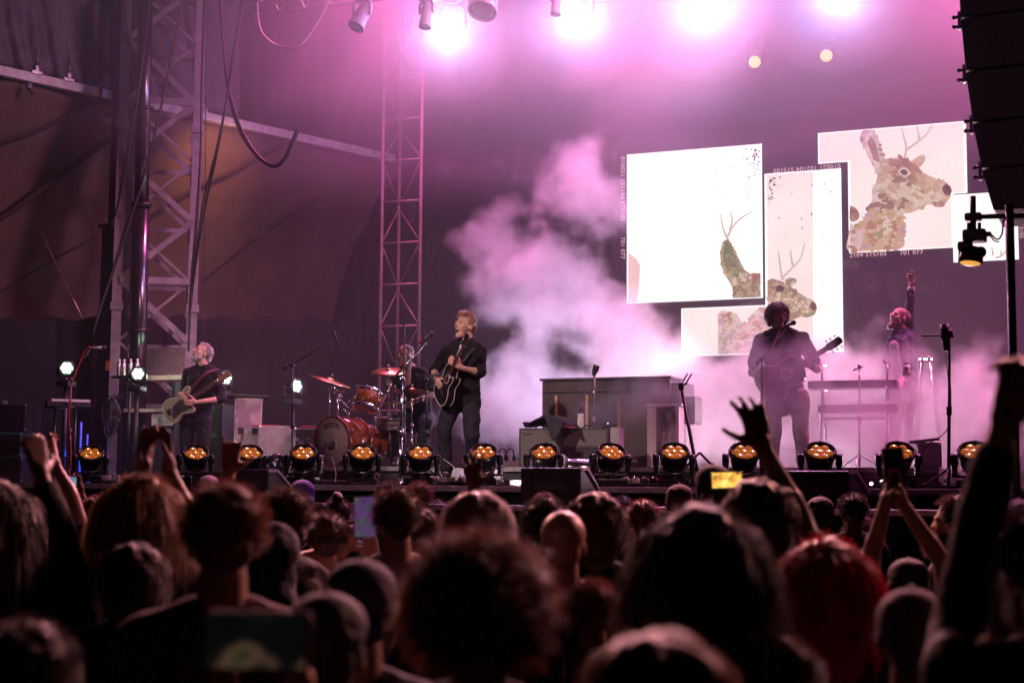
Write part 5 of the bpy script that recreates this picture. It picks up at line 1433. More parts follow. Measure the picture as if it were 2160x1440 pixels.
def head_shapes(b, M, jaw=0.0):
    ell(b, (0, -0.012, 0.035), (0.074, 0.093, 0.080), M)
    ell(b, (0, 0.030, -0.010), (0.062, 0.062, 0.082), M)
    ell(b, (0, 0.040, -0.075 - jaw), (0.044, 0.046, 0.036), M)
    ell(b, (0, 0.072, -0.098 - jaw), (0.022, 0.018, 0.018), M)
    for s in (-1, 1):
        ell(b, (0.040 * s, 0.058, -0.020), (0.022, 0.022, 0.020), M)
        ell(b, (0.030 * s, 0.078, 0.022), (0.026, 0.012, 0.010), M)
        ell(b, (0.076 * s, -0.010, -0.015), (0.010, 0.020, 0.032), M)
    cap(b, M @ V((0, 0.088, 0.012)), 0.009, M @ V((0, 0.112, -0.022)), 0.013)
    ell(b, (0, 0.082, -0.050 - jaw * .2), (0.026, 0.012, 0.007), M)
    ell(b, (0, 0.080, -0.066 - jaw), (0.022, 0.012, 0.008), M)
def hand_shapes(b, w, d, n, side, curl=0.6, spread=0.12, fist=None, scale=1.0, curls=None):
    """w wrist, d finger direction, n palm normal (fingers curl towards n), side +1 thumb towards d x n"""
    d = V(d).normalized(); n = V(n); n = (n - d * n.dot(d)).normalized(); s = d.cross(n).normalized() * side
    k = scale
    cap(b, w, 0.026 * k, w + d * 0.03 * k, 0.028 * k)
    for q in (-0.027, -0.009, 0.009, 0.027):
        cap(b, w + d * 0.025 * k + s * q * .7 * k, 0.015 * k, w + d * 0.088 * k + s * q * 1.1 * k, 0.0125 * k)
    L = [(0.046, 0.026, 0.020), (0.052, 0.030, 0.022), (0.048, 0.027, 0.021), (0.036, 0.021, 0.018)]
    for i, q in enumerate((0.029, 0.0095, -0.010, -0.029)):
        c = curls[i] if curls else curl * (1 + 0.1 * i)
        p = w + d * 0.092 * k + s * q * 1.1 * k
        a = 0.15 * c; dirx = (d + s * q / 0.03 * spread).normalized()
        r = 0.0092 * k
        for j, l in enumerate(L[i]):
            v = (dirx * math.cos(a) + n * math.sin(a)).normalized()
            p2 = p + v * l * k
            cap(b, p, r, p2, r * 0.92); p = p2; r *= 0.92; a += c * 0.95
    p = w + d * 0.030 * k + s * 0.026 * k
    v = (d * 0.62 + s * 0.80 + n * 0.25 * (1 + curl)).normalized()
    for l, r in ((0.042, 0.014), (0.032, 0.0115), (0.024, 0.010)):
        cap(b, p, r * k, p + v * l * k, r * 0.9 * k); p = p + v * l * k; v = (v + d * 0.25 + n * 0.22 * curl).normalized()
def strands(name, M, n, m, parent, length=(0.02, 0.05), rx=0.082, ry=0.1, rz=0.09, c=(0, -0.012, 0.035), zmin=-0.2, droop=0.3, width=0.0022, seed=1, face_cut=0.55, comb=(0, 0, 0), world=True, wav=0.0):
    """thin hair blades growing from an ellipsoid cap round the head frame M"""
    rr = random.Random(seed); b = BM(); i = 0
    while i < n:
        v = V((rr.gauss(0, 1), rr.gauss(0, 1), rr.gauss(0, 1))).normalized()
        if v.z < zmin or (v.y > face_cut and v.z < 0.55): continue
        i += 1
        p = V((c[0] + v.x * rx, c[1] + v.y * ry, c[2] + v.z * rz))
        L = rr.uniform(*length)
        dirv = (v + V(comb) + V((rr.uniform(-.35, .35), rr.uniform(-.35, .35), rr.uniform(-.35, .35)))).normalized()
        side = dirv.cross(V((rr.uniform(-1, 1), rr.uniform(-1, 1), rr.uniform(-1, 1)))).normalized()
        segs = 4 if L > 0.08 else 3
        prev = None
        for k in range(segs + 1):
            f = k / segs
            w_ = width * (1 - f * 0.8)
            if wav: side2 = side + dirv.cross(side) * math.sin(f * 9 + i) * 0.5
            else: side2 = side
            a_, c_ = b.verts.new(M @ (p - side2 * w_)), b.verts.new(M @ (p + side2 * w_))
            if prev: b.faces.new((prev[0], prev[1], c_, a_))
            prev = (a_, c_)
            dirv = (dirv + V((0, 0, -droop * (0.6 + f)))+ (V((rr.uniform(-wav, wav), rr.uniform(-wav, wav), 0)) if wav else V((0, 0, 0)))).normalized()
            p = p + dirv * L / segs
            # keep long hair outside the head
            q = V(((p.x - c[0]) / rx, (p.y - c[1]) / ry, (p.z - c[2]) / rz))
            if q.length < 1.0: p = V((c[0] + q.x / q.length * rx, c[1] + q.y / q.length * ry, c[2] + q.z / q.length * rz))
    me = bpy.data.meshes.new(name); b.to_mesh(me); b.free()
    return link_mesh(name, me, m, parent, world)
def limb(b, pts, rads):
    for i in range(len(pts) - 1): cap(b, pts[i], rads[i], pts[i + 1], rads[i + 1])

def performer(label, J, face, mats, k=1.0, jaw=0.0, hands=(), sleeves='short', shoes=True, seed=0, roll=0.0, vox=0.0085, untucked=0.0, hs=1.10):
    """J: joints in world space. mats: skin, shirt, trousers, hair"""
    sk, sh_, trs, hr = mats
    root = thing('person', label, 'person', V((J['hipL'].x * .5 + J['hipR'].x * .5, J['hipL'].y * .5 + J['hipR'].y * .5, min(J['footL'].z, J['footR'].z))))
    J['head'] = J['head'] - V((0, 0, 0.018))
    M = hframe(J['head'], face, roll) @ Matrix.Scale(hs, 4)
    J['neck'] = J['neck'] + V((0, 0, 0.02))
    chest = (J['shL'] + J['shR']) / 2 - V((0, 0, 0.10 * k)); pel = (J['hipL'] + J['hipR']) / 2
    waist = chest.lerp(pel, 0.55)
    across = (J['shL'] - J['shR']).normalized()
    b = BM()
    head_shapes(b, M, jaw)
    cap(b, M @ V((0, -0.03, -0.07)), 0.057, J['neck'], 0.060 * k)
    for s in (-1, 1):
        cap(b, J['neck'], 0.05, (J['shL'] if s > 0 else J['shR']), 0.055 * k)
        cap(b, chest + across * 0.06 * s, 0.10 * k, waist + across * .05 * s, 0.095 * k)
        cap(b, waist + across * 0.05 * s, 0.095 * k, pel + across * 0.06 * s, 0.095 * k)
    for S in 'LR':
        limb(b, [J['sh' + S], J['el' + S], J['wr' + S]], [0.052 * k, 0.040 * k, 0.026 * k])
        mid_ = J['el' + S].lerp(J['wr' + S], 0.3); cap(b, J['el' + S], 0.038 * k, mid_, 0.041 * k)
        limb(b, [J['hip' + S], J['kn' + S], J['an' + S]], [0.085 * k, 0.055 * k, 0.038 * k])
        cap(b, J['an' + S], 0.035, J['foot' + S] , 0.030)
    for (w_, d_, n_, sd, kw) in hands: hand_shapes(b, w_, d_, n_, sd, **kw)
    remeshed('body', b, sk, vox, root, 3)
    # shirt
    b = BM(); t_ = 0.022
    for s in (-1, 1):
        cap(b, (chest + across * 0.07 * s) + V((0, 0, 0.06)), 0.105 * k + t_, waist + across * .055 * s, 0.10 * k + t_)
        cap(b, waist + across * 0.055 * s, 0.10 * k + t_, pel + across * 0.07 * s + V((0, 0, -0.02 - untucked)), 0.10 * k + t_ * 1.15)
    for S in 'LR':
        cap(b, J['neck'] - V((0, 0, 0.045)), 0.070, J['sh' + S] + V((0, 0, 0.012)), 0.072 * k)
        if sleeves == 'long': limb(b, [J['sh' + S], J['el' + S], J['el' + S].lerp(J['wr' + S], 0.86)], [0.070 * k, 0.056 * k, 0.044 * k])
        elif sleeves == 'elbow': limb(b, [J['sh' + S], J['el' + S], J['el' + S].lerp(J['wr' + S], 0.12)], [0.073 * k, 0.062 * k, 0.056 * k])
        else: cap(b, J['sh' + S], 0.073 * k, J['sh' + S].lerp(J['el' + S], 0.72), 0.064 * k)
    # collar
    for S in 'LR': cap(b, J['neck'] - V((0, 0, 0.015)), 0.068, J['neck'].lerp(J['sh' + S], 0.6) + V((0, 0, 0.012)), 0.070)
    cap(b, J['neck'] - V((0, 0, 0.02)), 0.068 * k, J['neck'] + V((0, 0, 0.0)), 0.060 * k)
    o = remeshed('shirt', b, sh_, vox * 1.3, root, 3, 0.017, 9, seed)
    hem = pel.z - 0.05 - untucked - root.location.z
    for v in o.data.vertices:
        if v.co.z < hem: v.co.z = hem + 0.012 * math.sin(v.co.x * 30) + 0.05 * (v.co.z - hem)
    b = BM()
    for s in (-1, 1): cap(b, pel + across * 0.06 * s + V((0, 0, 0.03)), 0.105 * k, pel + across * 0.07 * s - V((0, 0, 0.05)), 0.112 * k)
    for S in 'LR': limb(b, [J['hip' + S], J['kn' + S], J['an' + S] + V((0, 0, 0.02))], [0.108 * k, 0.078 * k, 0.066 * k])
    remeshed('trousers', b, trs, vox * 1.4, root, 3, 0.016, 8, seed + 4)
    if shoes:
        for S in 'LR':
            b = BM(); d_ = (J['foot' + S] - J['an' + S]); d_.z = 0; d_ = d_.normalized()
            a_ = V((J['an' + S].x, J['an' + S].y, J['foot' + S].z)); cap(b, a_ - d_ * 0.05 + V((0, 0, 0.035)), 0.042, a_ + d_ * 0.14 + V((0, 0, 0.025)), 0.038); cap(b, a_ + V((0, 0, 0.03)), 0.04, J['an' + S], 0.042)
            remeshed('shoe', b, M_rubber, 0.012, root, 2)
    # face pieces
    for s in (-1, 1):
        b = BM(); ell(b, (0.030 * s, 0.084, 0.006), (0.013, 0.006, 0.0045), M); obj('eye', b, M_eye, root, True)
        b = BM(); cap(b, M @ V((0.016 * s, 0.093, 0.024)), 0.0035, M @ V((0.046 * s, 0.082, 0.028)), 0.003); obj('eyebrow', b, hr, root, True)
    return root, M
def J_(Y, d):
    out = {}
    for k_, v in d.items():
        out[k_] = PY(v[0], v[1], Y) + (TY * -v[2] if len(v) > 2 else V((0, 0, 0)))
    return out
# third value: metres away from the camera (negative = towards it)

# --- singer
YS = 13.9
J = J_(YS, dict(head=(981, 684, 0.0), neck=(987, 722, 0.03), shR=(944, 742, -0.04), shL=(1014, 745, 0.06), elR=(917, 782, 0.02), wrR=(920, 800, -0.20),
                elL=(1012, 786, -0.06), wrL=(974, 780, -0.27), hipR=(957, 840, 0.0), hipL=(992, 842, 0.04), knR=(938, 905, -0.08), knL=(996, 918, -0.10),
                anR=(942, 995, 0.05), anL=(996, 994, 0.20), footR=(935, 1010, -0.08), footL=(1006, 1008, 0.06)))
hd = J['head']
root, M = performer('singer in dark shirt with rolled sleeves, mouth wide open, playing a black guitar', J, CV(-0.72, 0.66, 0.18), (M_skin1, C_black, C_jean, H_blond), 0.97, 0.018,
    [(J['wrR'], CV(0.35, 0.2, -0.55), CV(0.6, -0.5, 0.0), 1, dict(curl=0.9)), (J['wrL'], CV(-0.6, 0.25, 0.45), CV(-0.2, -0.9, 0.1), -1, dict(curl=1.1))], 'elbow', seed=1, untucked=0.05)
root_singer = root
b = BM(); ell(b, (0, 0.083, -0.064), (0.021, 0.013, 0.022), M); obj('mouth', b, M_mouth, root, True)
b = BM(); ell(b, (0, 0.093, -0.050), (0.015, 0.004, 0.004), M); obj('teeth', b, M_tooth, root, True)
b = BM()
ell(b, (0, -0.035, 0.055), (0.080, 0.080, 0.074), M); ell(b, (0, 0.045, 0.105), (0.055, 0.045, 0.032), M); ell(b, (0, -0.085, 0.0), (0.062, 0.03, 0.05), M)
for s in (-1, 1): ell(b, (0.070 * s, -0.01, 0.03), (0.012, 0.035, 0.045), M)
remeshed('hair', b, H_blond, 0.007, root, 2, 0.006, 40, 2)
strands('hair_tips', M, 900, H_blond, root, (0.012, 0.045), 0.070, 0.094, 0.088, zmin=0.25, droop=0.0, comb=(0.1, 0.9, 0.9), seed=4, face_cut=0.85)
b = BM(); limb(b, [J['wrR'].lerp(J['elR'], 0.05), J['wrR'].lerp(J['elR'], 0.22)], [0.034, 0.036]); remeshed('wristband', b, M_black, 0.006, root, 1)
b = BM(); pts = [J['shL'] + V((-0.03, -0.03, 0.07)), J['shL'].lerp(J['shR'], 0.35) + TY * 0.13 - V((0, 0, .03)), J['hipR'].lerp(J['shR'], 0.35) + TY * 0.16]
path(b, curve(pts, 6), 0.02, 8); o = obj('guitar_strap', b, M_rubber, world=True); tag(o, 'dark strap across the chest of the singer', 'strap')

for sgn in (-1, 1):
    b = BM(); nk = J['neck']; sd = (J['shL'] - J['shR']).normalized(); fr = CV(-0.5, 0.85, 0).normalized()
    a_ = nk + fr * 0.062 + sd * 0.018 * sgn + V((0, 0, 0.012)); path(b, [nk + sd * 0.062 * sgn + V((0, 0, .03)), nk + sd * 0.048 * sgn + fr * .045 + V((0, 0, .015)), a_, a_ + V((0, 0, -0.05)) + sd * .028 * sgn], 0.013, 8)
    obj('collar', b, C_black, root_singer, True)
b = BM(); fr = CV(-0.35, 0.95, 0).normalized()
for q in range(5): ball(b, J['neck'].lerp((J['hipL'] + J['hipR']) / 2, 0.12 + 0.13 * q) + fr * 0.148, 0.006, None, 1)
o = obj('buttons', b, M_lam, root_singer, True); o['kind'] = 'stuff'
# --- guitars
M_gtop = mat('black_lacquer', (0.012, 0.012, 0.014), 0.12, coat=1)
M_cream = MATS['cream_panel']
M_neck = mat('neck_wood', (0.20, 0.09, 0.04), 0.4, var=0.2)
M_rose = mat('rosewood', (0.05, 0.022, 0.015), 0.4)
def outline(kind):
    if kind == 'bass':
        up_ = [(-0.21, 0.0), (-0.205, 0.07), (-0.17, 0.13), (-0.11, 0.16), (-0.04, 0.145), (0.02, 0.115), (0.07, 0.115), (0.13, 0.15), (0.19, 0.165), (0.225, 0.15), (0.22, 0.115), (0.17, 0.085), (0.12, 0.045)]
        lo_ = [(0.12, -0.035), (0.14, -0.07), (0.16, -0.11), (0.15, -0.145), (0.11, -0.155), (0.05, -0.125), (-0.01, -0.11), (-0.07, -0.135), (-0.14, -0.15), (-0.19, -0.11), (-0.21, -0.05)]
        pts = up_ + lo_
    else:
        w = [(-0.26, 0.0), (-0.255, 0.09), (-0.22, 0.165), (-0.15, 0.20), (-0.07, 0.185), (-0.01, 0.135), (0.03, 0.122), (0.08, 0.135), (0.14, 0.145), (0.19, 0.13), (0.225, 0.08), (0.235, 0.03)]
        lo_ = [(x, -y) for x, y in w[::-1]]
        if kind == 'cutaway': lo_ = [(0.12, -0.03), (0.13, -0.075), (0.16, -0.12), (0.15, -0.135), (0.10, -0.14), (0.03, -0.122), (-0.01, -0.135), (-0.07, -0.185), (-0.15, -0.20), (-0.22, -0.165), (-0.255, -0.09)]
        pts = w + (lo_ if kind == 'cutaway' else lo_[:-1])
    c = curve([V((x, y, 0)) for x, y in pts + [pts[0]]], 4)[:-1]
    return [(v.x, v.y) for v in c]
def guitar(label, c, neckdir, normal, kind, top_m, side_m, bind_m, cat='guitar', k=1.0, nlen=0.42, guard=None):
    N = V(normal).normalized(); X = V(neckdir).normalized(); X = (X - N * X.dot(N)).normalized()
    M = frame(c, x=X, z=N) @ Matrix.Scale(k, 4)
    t = thing('guitar' if kind != 'bass' else 'bass_guitar', label, cat, c)
    ol = outline(kind); th = 0.045 if kind != 'bass' else 0.02
    b = BM(); prism(b, ol, M, -th, th); obj('guitar_body', b, side_m, t, True)
    b = BM(); prism(b, [(x * 0.965, y * 0.965) for x, y in ol], M, th + 0.001, th + 0.003); obj('top', b, top_m, t, True)
    b = BM(); path(b, [M @ V((x, y, th)) for x, y in ol + [ol[0]]], 0.0045, 6); path(b, [M @ V((x, y, -th)) for x, y in ol + [ol[0]]], 0.004, 6); obj('binding', b, bind_m, t, True)
    if kind != 'bass':
        b = BM(); lathe(b, [(0, 0.0036), (0.048, 0.0036), (0.048, 0.003)], M @ Matrix.Translation((0.06, 0, th)), 24); obj('sound_hole', b, M_mouth, t, True)
        b = BM(); lathe(b, [(0.050, 0.0042), (0.060, 0.0042), (0.060, 0.0032), (0.050, 0.0032)], M @ Matrix.Translation((0.06, 0, th)), 28); obj('rosette', b, bind_m, t, True)
        b = BM(); box(b, (-0.12, 0, th + 0.006), (0.03, 0.15, 0.01), M, bev=0.003); obj('bridge', b, M_rose, t, True)
    else:
        b = BM(); prism(b, [(-0.13, -0.10), (-0.10, 0.03), (0.0, 0.06), (0.12, 0.06), (0.15, 0.10), (0.16, 0.04), (0.13, -0.02), (0.13, -0.09), (0.06, -0.10), (0.0, -0.085), (-0.07, -0.105)], M, th + 0.003, th + 0.006); obj('pickguard', b, M_black, t, True)
        b = BM(); box(b, (-0.13, 0, th + 0.012), (0.06, 0.08, 0.015), M, bev=0.003); obj('bridge', b, M_chrome, t, True)
        b = BM(); box(b, (0.0, 0.01, th + 0.012), (0.03, 0.09, 0.016), M, bev=0.003); obj('pickup', b, M_black, t, True)
        for q in range(3):
            b = BM(); tube(b, M @ V((-0.08 + q * 0.01, -0.08 - q * 0.001 + q * -0.0, th)), M @ V((-0.08 + q * 0.01, -0.08, th + 0.02)), 0.009, seg=10) if q == 0 else tube(b, M @ V((-0.11 + q * .03, -0.085, th)), M @ V((-0.11 + q * .03, -0.085, th + .018)), 0.009, seg=10)
            obj('knob', b, M_chrome, t, True)
    x0 = 0.10 if kind == 'bass' else 0.13
    b = BM(); box(b, ((x0 + 0.22 + nlen) / 2, 0, th + 0.003), (0.22 + nlen - x0, 0.050, 0.022), M, bev=0.006); obj('neck', b, M_neck, t, True)
    b = BM(); box(b, ((x0 + 0.22 + nlen) / 2, 0, th + 0.016), (0.22 + nlen - x0, 0.050, 0.005), M); f_ = obj('fingerboard', b, M_rose, t, True)
    b = BM()
    for q in range(12): box(b, (x0 + 0.06 + (0.1 + nlen) * (1 - 0.5 ** ((q + 1) / 5)) * 1.02, 0, th + 0.0195), (0.002, 0.048, 0.002), M)
    obj('frets', b, M_chrome, f_, True)
    b = BM(); xh = 0.22 + nlen; prism(b, [(xh, -0.024), (xh + 0.03, -0.038), (xh + 0.17, -0.042), (xh + 0.185, 0.0), (xh + 0.17, 0.040), (xh + 0.03, 0.038), (xh, 0.024)], M, th - 0.006, th + 0.010); obj('headstock', b, top_m if kind != 'bass' else M_neck, t, True)
    for q in range(2 if kind == 'bass' else 3):
        for s in (-1, 1):
            b = BM(); xx = xh + 0.04 + q * 0.05; tube(b, M @ V((xx, s * 0.03, th + 0.01)), M @ V((xx, s * 0.03, th + 0.026)), 0.005, seg=8); tube(b, M @ V((xx, s * 0.036, th)), M @ V((xx, s * 0.062, th)), 0.004, seg=8); ell(b, (xx, s * 0.066, th), (0.011, 0.008, 0.006), M); obj('tuning_peg', b, M_chrome, t, True)
    b = BM()
    for q in range(6 if kind != 'bass' else 4):
        y_ = (q - (2.5 if kind != 'bass' else 1.5)) * (0.0075 if kind != 'bass' else 0.011)
        tube(b, M @ V((-0.12, y_, th + 0.022)), M @ V((xh + 0.02, y_ * 0.8, th + 0.021)), 0.0009, seg=4)
    obj('strings', b, M_chrome, t, True)
    return t
guitar('black acoustic guitar with cream edging and a cutaway held by the singer', PY(948, 812, YS) + TY * 0.22, CV(0.50, 0.42, 0.76), CV(-0.86, 0.50, 0.12), 'cutaway', M_gtop, M_gtop, M_cream, k=0.84, nlen=0.30)

# --- bassist
YB = 15.6
J = J_(YB, dict(head=(426, 742, 0), neck=(430, 776, 0.03), shR=(398, 790, -0.02), shL=(458, 792, 0.05), elR=(384, 838, 0.05), wrR=(388, 832, -0.22),
                elL=(468, 842, -0.02), wrL=(425, 850, -0.26), hipR=(396, 884, 0), hipL=(428, 884, 0.03), knR=(394, 944, -0.02), knL=(428, 944, 0.0),
                anR=(392, 1002, 0.03), anL=(428, 1002, 0.05), footR=(386, 1016, -0.1), footL=(430, 1016, -0.08)))
root, M = performer('bearded grey-haired bassist in a black top singing with head tipped back', J, CV(-0.70, 0.55, 0.42), (M_skin1, C_black, C_black, H_grey), 0.98, 0.01,
    [(J['wrR'], CV(0.3, 0.25, -0.3), CV(0.4, -0.7, 0.0), 1, dict(curl=0.9)), (J['wrL'], CV(-0.7, 0.3, -0.1), CV(0.1, -0.9, 0.4), -1, dict(curl=1.0))], 'elbow', seed=3)
b = BM(); ell(b, (0, 0.085, -0.058), (0.018, 0.012, 0.014), M); obj('mouth', b, M_mouth, root, True)
b = BM(); ell(b, (0, 0.045, -0.088), (0.050, 0.045, 0.040), M); ell(b, (0, 0.080, -0.100), (0.026, 0.022, 0.024), M)
for s in (-1, 1): ell(b, (0.052 * s, 0.02, -0.06), (0.014, 0.03, 0.035), M)
remeshed('beard', b, H_grey, 0.006, root, 1, 0.006, 50, 1)
b = BM(); ell(b, (0, -0.045, 0.040), (0.080, 0.075, 0.078), M); ell(b, (0, -0.09, -0.02), (0.058, 0.035, 0.055), M); ell(b, (0, 0.0, 0.085), (0.055, 0.06, 0.04), M)
remeshed('hair', b, H_grey, 0.007, root, 2, 0.010, 30, 5)
strands('hair_tips', M, 1300, H_grey, root, (0.02, 0.05), 0.076, 0.094, 0.084, zmin=-0.4, droop=0.6, comb=(0, -0.9, 0.0), seed=8, face_cut=0.2)
b = BM(); path(b, curve([J['shL'] + V((0, 0, 0.07)), J['shL'].lerp(J['shR'], .35) + TY * .14, J['hipR'].lerp(J['shR'], .5) + TY * .17], 6), 0.024, 8); tag(obj('guitar_strap', b, C_plum, world=True), 'dark strap across the chest of the bassist', 'strap')
guitar('pale green-lit electric bass with a black plate held by the bassist', PY(388, 860, YB) + TY * 0.24, CV(0.72, 0.30, 0.50), CV(-0.28, 0.95, 0.12), 'bass', mat('pale_lacquer', (0.24, 0.25, 0.16), 0.2, coat=1), MATS['pale_lacquer'], M_cream, 'bass guitar', 1.0, 0.36)

# --- drummer
YD = 15.35
J = J_(YD, dict(head=(853, 748, 0), neck=(870, 782, 0.0), shR=(836, 796, -0.02), shL=(902, 796, 0.06), elR=(862, 812, -0.25), wrR=(866, 762, -0.22),
                elL=(910, 835, -0.05), wrL=(884, 846, -0.25), hipR=(866, 884, 0.05), hipL=(900, 884, 0.08), knR=(842, 892, -0.35), knL=(902, 896, -0.35),
                anR=(842, 960, -0.30), anL=(892, 968, -0.30), footR=(838, 982, -0.42), footL=(888, 984, -0.42)))
root, M = performer('drummer in black T-shirt sitting behind the kit with one hand raised before his face', J, CV(-0.5, 0.8, 0.05), (M_skin2, C_black, C_jean, H_brown), 1.0, 0,
    [(J['wrR'], CV(-0.05, 0.1, 0.9), CV(-0.9, 0.2, 0.0), 1, dict(curl=0.8)), (J['wrL'], CV(-0.8, 0.3, -0.4), CV(0.0, -0.4, -0.8), -1, dict(curl=1.2))], 'short', seed=5)
b = BM(); ell(b, (0, -0.03, 0.055), (0.079, 0.085, 0.072), M); remeshed('hair', b, H_brown, 0.007, root, 2, 0.008, 30, 5)
b = BM(); cap(b, J['wrL'].lerp(J['elL'], 0.14), 0.034, J['wrL'].lerp(J['elL'], 0.24), 0.035); obj('watch', b, M_black, root, True)
b = BM(); cap(b, J['wrR'].lerp(J['elR'], 0.06), 0.030, J['wrR'].lerp(J['elR'], 0.12), 0.031); obj('bracelet', b, mat('olive_band', (0.12, 0.13, 0.05), 0.6), root, True)
b = BM(); tube(b, J['wrL'] + CV(-0.07, 0.02, -0.03), J['wrL'] + CV(-0.36, 0.10, -0.05), 0.0075, 0.006, seg=8); tag(obj('drumstick', b, M_slat, world=True), 'pale drumstick in the lower hand of the drummer', 'drumstick')

# --- guitarist on the right
YG = 15.0
J = J_(YG, dict(head=(1640, 662, -0.02), neck=(1646, 702, 0.0), shR=(1602, 722, 0.0), shL=(1694, 716, 0.0), elR=(1586, 786, 0.02), wrR=(1622, 808, -0.24),
                elL=(1722, 780, -0.04), wrL=(1698, 776, -0.27), hipR=(1632, 838, 0), hipL=(1686, 838, 0), knR=(1632, 912, -0.02), knL=(1690, 912, 0.0),
                anR=(1630, 976, 0.02), anL=(1694, 976, 0.04), footR=(1622, 990, -0.1), footL=(1700, 990, -0.08)))
root, M = performer('guitarist with wavy chin-length hair, dark T-shirt and khaki trousers in the fog', J, CV(0.25, 0.9, -0.18), (M_skin2, C_char, C_khaki, H_brown), 1.0, 0,
    [(J['wrR'], CV(0.5, 0.2, -0.4), CV(0.2, -0.8, 0.0), 1, dict(curl=0.9)), (J['wrL'], CV(-0.6, 0.2, 0.2), CV(0.1, -0.9, 0.2), -1, dict(curl=1.0))], 'short', seed=7, untucked=0.12)
b = BM(); ell(b, (0, -0.02, 0.045), (0.086, 0.100, 0.080), M)
for s in (-1, 1): ell(b, (0.072 * s, -0.005, -0.03), (0.026, 0.055, 0.080), M)
ell(b, (0, -0.08, -0.03), (0.08, 0.04, 0.08), M)
remeshed('hair', b, H_brown, 0.007, root, 2, 0.008, 20, 5)
strands('hair_tips', M, 1300, H_brown, root, (0.04, 0.11), 0.088, 0.102, 0.084, zmin=-0.4, droop=1.6, seed=18, face_cut=0.45, width=0.003)
b = BM(); cap(b, J['wrL'].lerp(J['elL'], 0.10), 0.034, J['wrL'].lerp(J['elL'], 0.22), 0.036); obj('watch', b, M_black, root, True)
guitar('acoustic guitar with pale edging held by the guitarist in the fog', PY(1640, 800, YG) + TY * 0.25, CV(0.74, 0.28, 0.50), CV(-0.25, 0.95, 0.05), 'acoustic', mat('dark_lacquer', (0.07, 0.035, 0.03), 0.25, coat=1), M_gtop, M_cream, k=0.98, nlen=0.30)

# --- keyboard player with a raised arm
YK = 17.0
J = J_(YK, dict(head=(1897, 668, 0), neck=(1903, 700, 0.02), shR=(1882, 722, -0.08), shL=(1922, 704, 0.12), elR=(1878, 778, -0.05), wrR=(1890, 800, -0.25),
                elL=(1923, 652, 0.10), wrL=(1925, 604, 0.05), hipR=(1893, 826, -0.02), hipL=(1920, 826, 0.06), knR=(1880, 900, -0.1), knL=(1925, 900, 0.0),
                anR=(1884, 970, 0.0), anL=(1930, 972, 0.1), footR=(1872, 984, -0.05), footL=(1925, 985, 0.0)))
root, M = performer('bearded keyboard player in a dark jacket pointing one arm straight up', J, CV(-0.86, 0.38, 0.34), (M_skin2, C_navy, C_char, H_auburn), 1.0, 0,
    [(J['wrL'], CV(-0.05, 0.05, 1), CV(-0.6, 0.6, 0), 1, dict(curls=[0.05, 0.12, 1.1, 1.3])), (J['wrR'], CV(-0.3, 0.5, -0.5), CV(0, 0, -1), 1, dict(curl=0.5))], 'long', seed=9)
b = BM(); ell(b, (0, 0.045, -0.092), (0.052, 0.048, 0.046), M); ell(b, (0, 0.078, -0.118), (0.034, 0.028, 0.036), M)
for s in (-1, 1): ell(b, (0.052 * s, 0.02, -0.06), (0.016, 0.03, 0.04), M)
remeshed('beard', b, H_auburn, 0.007, root, 1, 0.008, 50, 1)
b = BM(); ell(b, (0, -0.04, 0.035), (0.079, 0.075, 0.070), M); ell(b, (0, -0.095, 0.085), (0.03, 0.03, 0.03), M); remeshed('hair', b, H_auburn, 0.007, root, 2, 0.008, 30, 5)
b = BM(); limb(b, [J['wrL'].lerp(J['elL'], 0.10), J['wrL'].lerp(J['elL'], 0.3)], [0.045, 0.046]); remeshed('cuff', b, C_white, 0.008, root, 1)
b = BM(); cap(b, J['shR'] + TY * 0.10 + CV(-0.03, 0, -.05), 0.055, J['hipR'] + TY * 0.12 + CV(-.02, 0, .06), 0.06); remeshed('jacket_front', b, C_grey, 0.01, root, 2, 0.01, 8, 3)

# --- crew member at the far left, seen behind the cases
YR = 16.6
J = J_(YR, dict(head=(62, 803, 0), neck=(66, 832, 0), shR=(38, 846, 0), shL=(94, 846, 0), elR=(32, 895, -0.05), wrR=(50, 920, -0.2), elL=(98, 895, -0.05), wrL=(88, 925, -0.2),
                hipR=(50, 935, 0), hipL=(82, 935, 0), knR=(50, 985, -0.1), knL=(82, 985, -0.1), anR=(50, 1015, 0.1), anL=(82, 1015, 0.1), footR=(48, 1022, 0), footL=(84, 1022, 0)))
root, M = performer('crew member in black half hidden behind the far left keyboard', J, CV(-0.6, 0.7, -0.15), (M_skin2, C_black, C_black, H_black), 0.85, 0, [], 'long', seed=11, vox=0.011)
b = BM(); ell(b, (0, -0.03, 0.055), (0.08, 0.088, 0.074), M); remeshed('hair', b, H_black, 0.009, root, 2, 0.008, 30, 5)
b = BM(); ell(b, (0, 0.05, -0.09), (0.045, 0.04, 0.03), M); remeshed('beard', b, H_black, 0.009, root, 1)
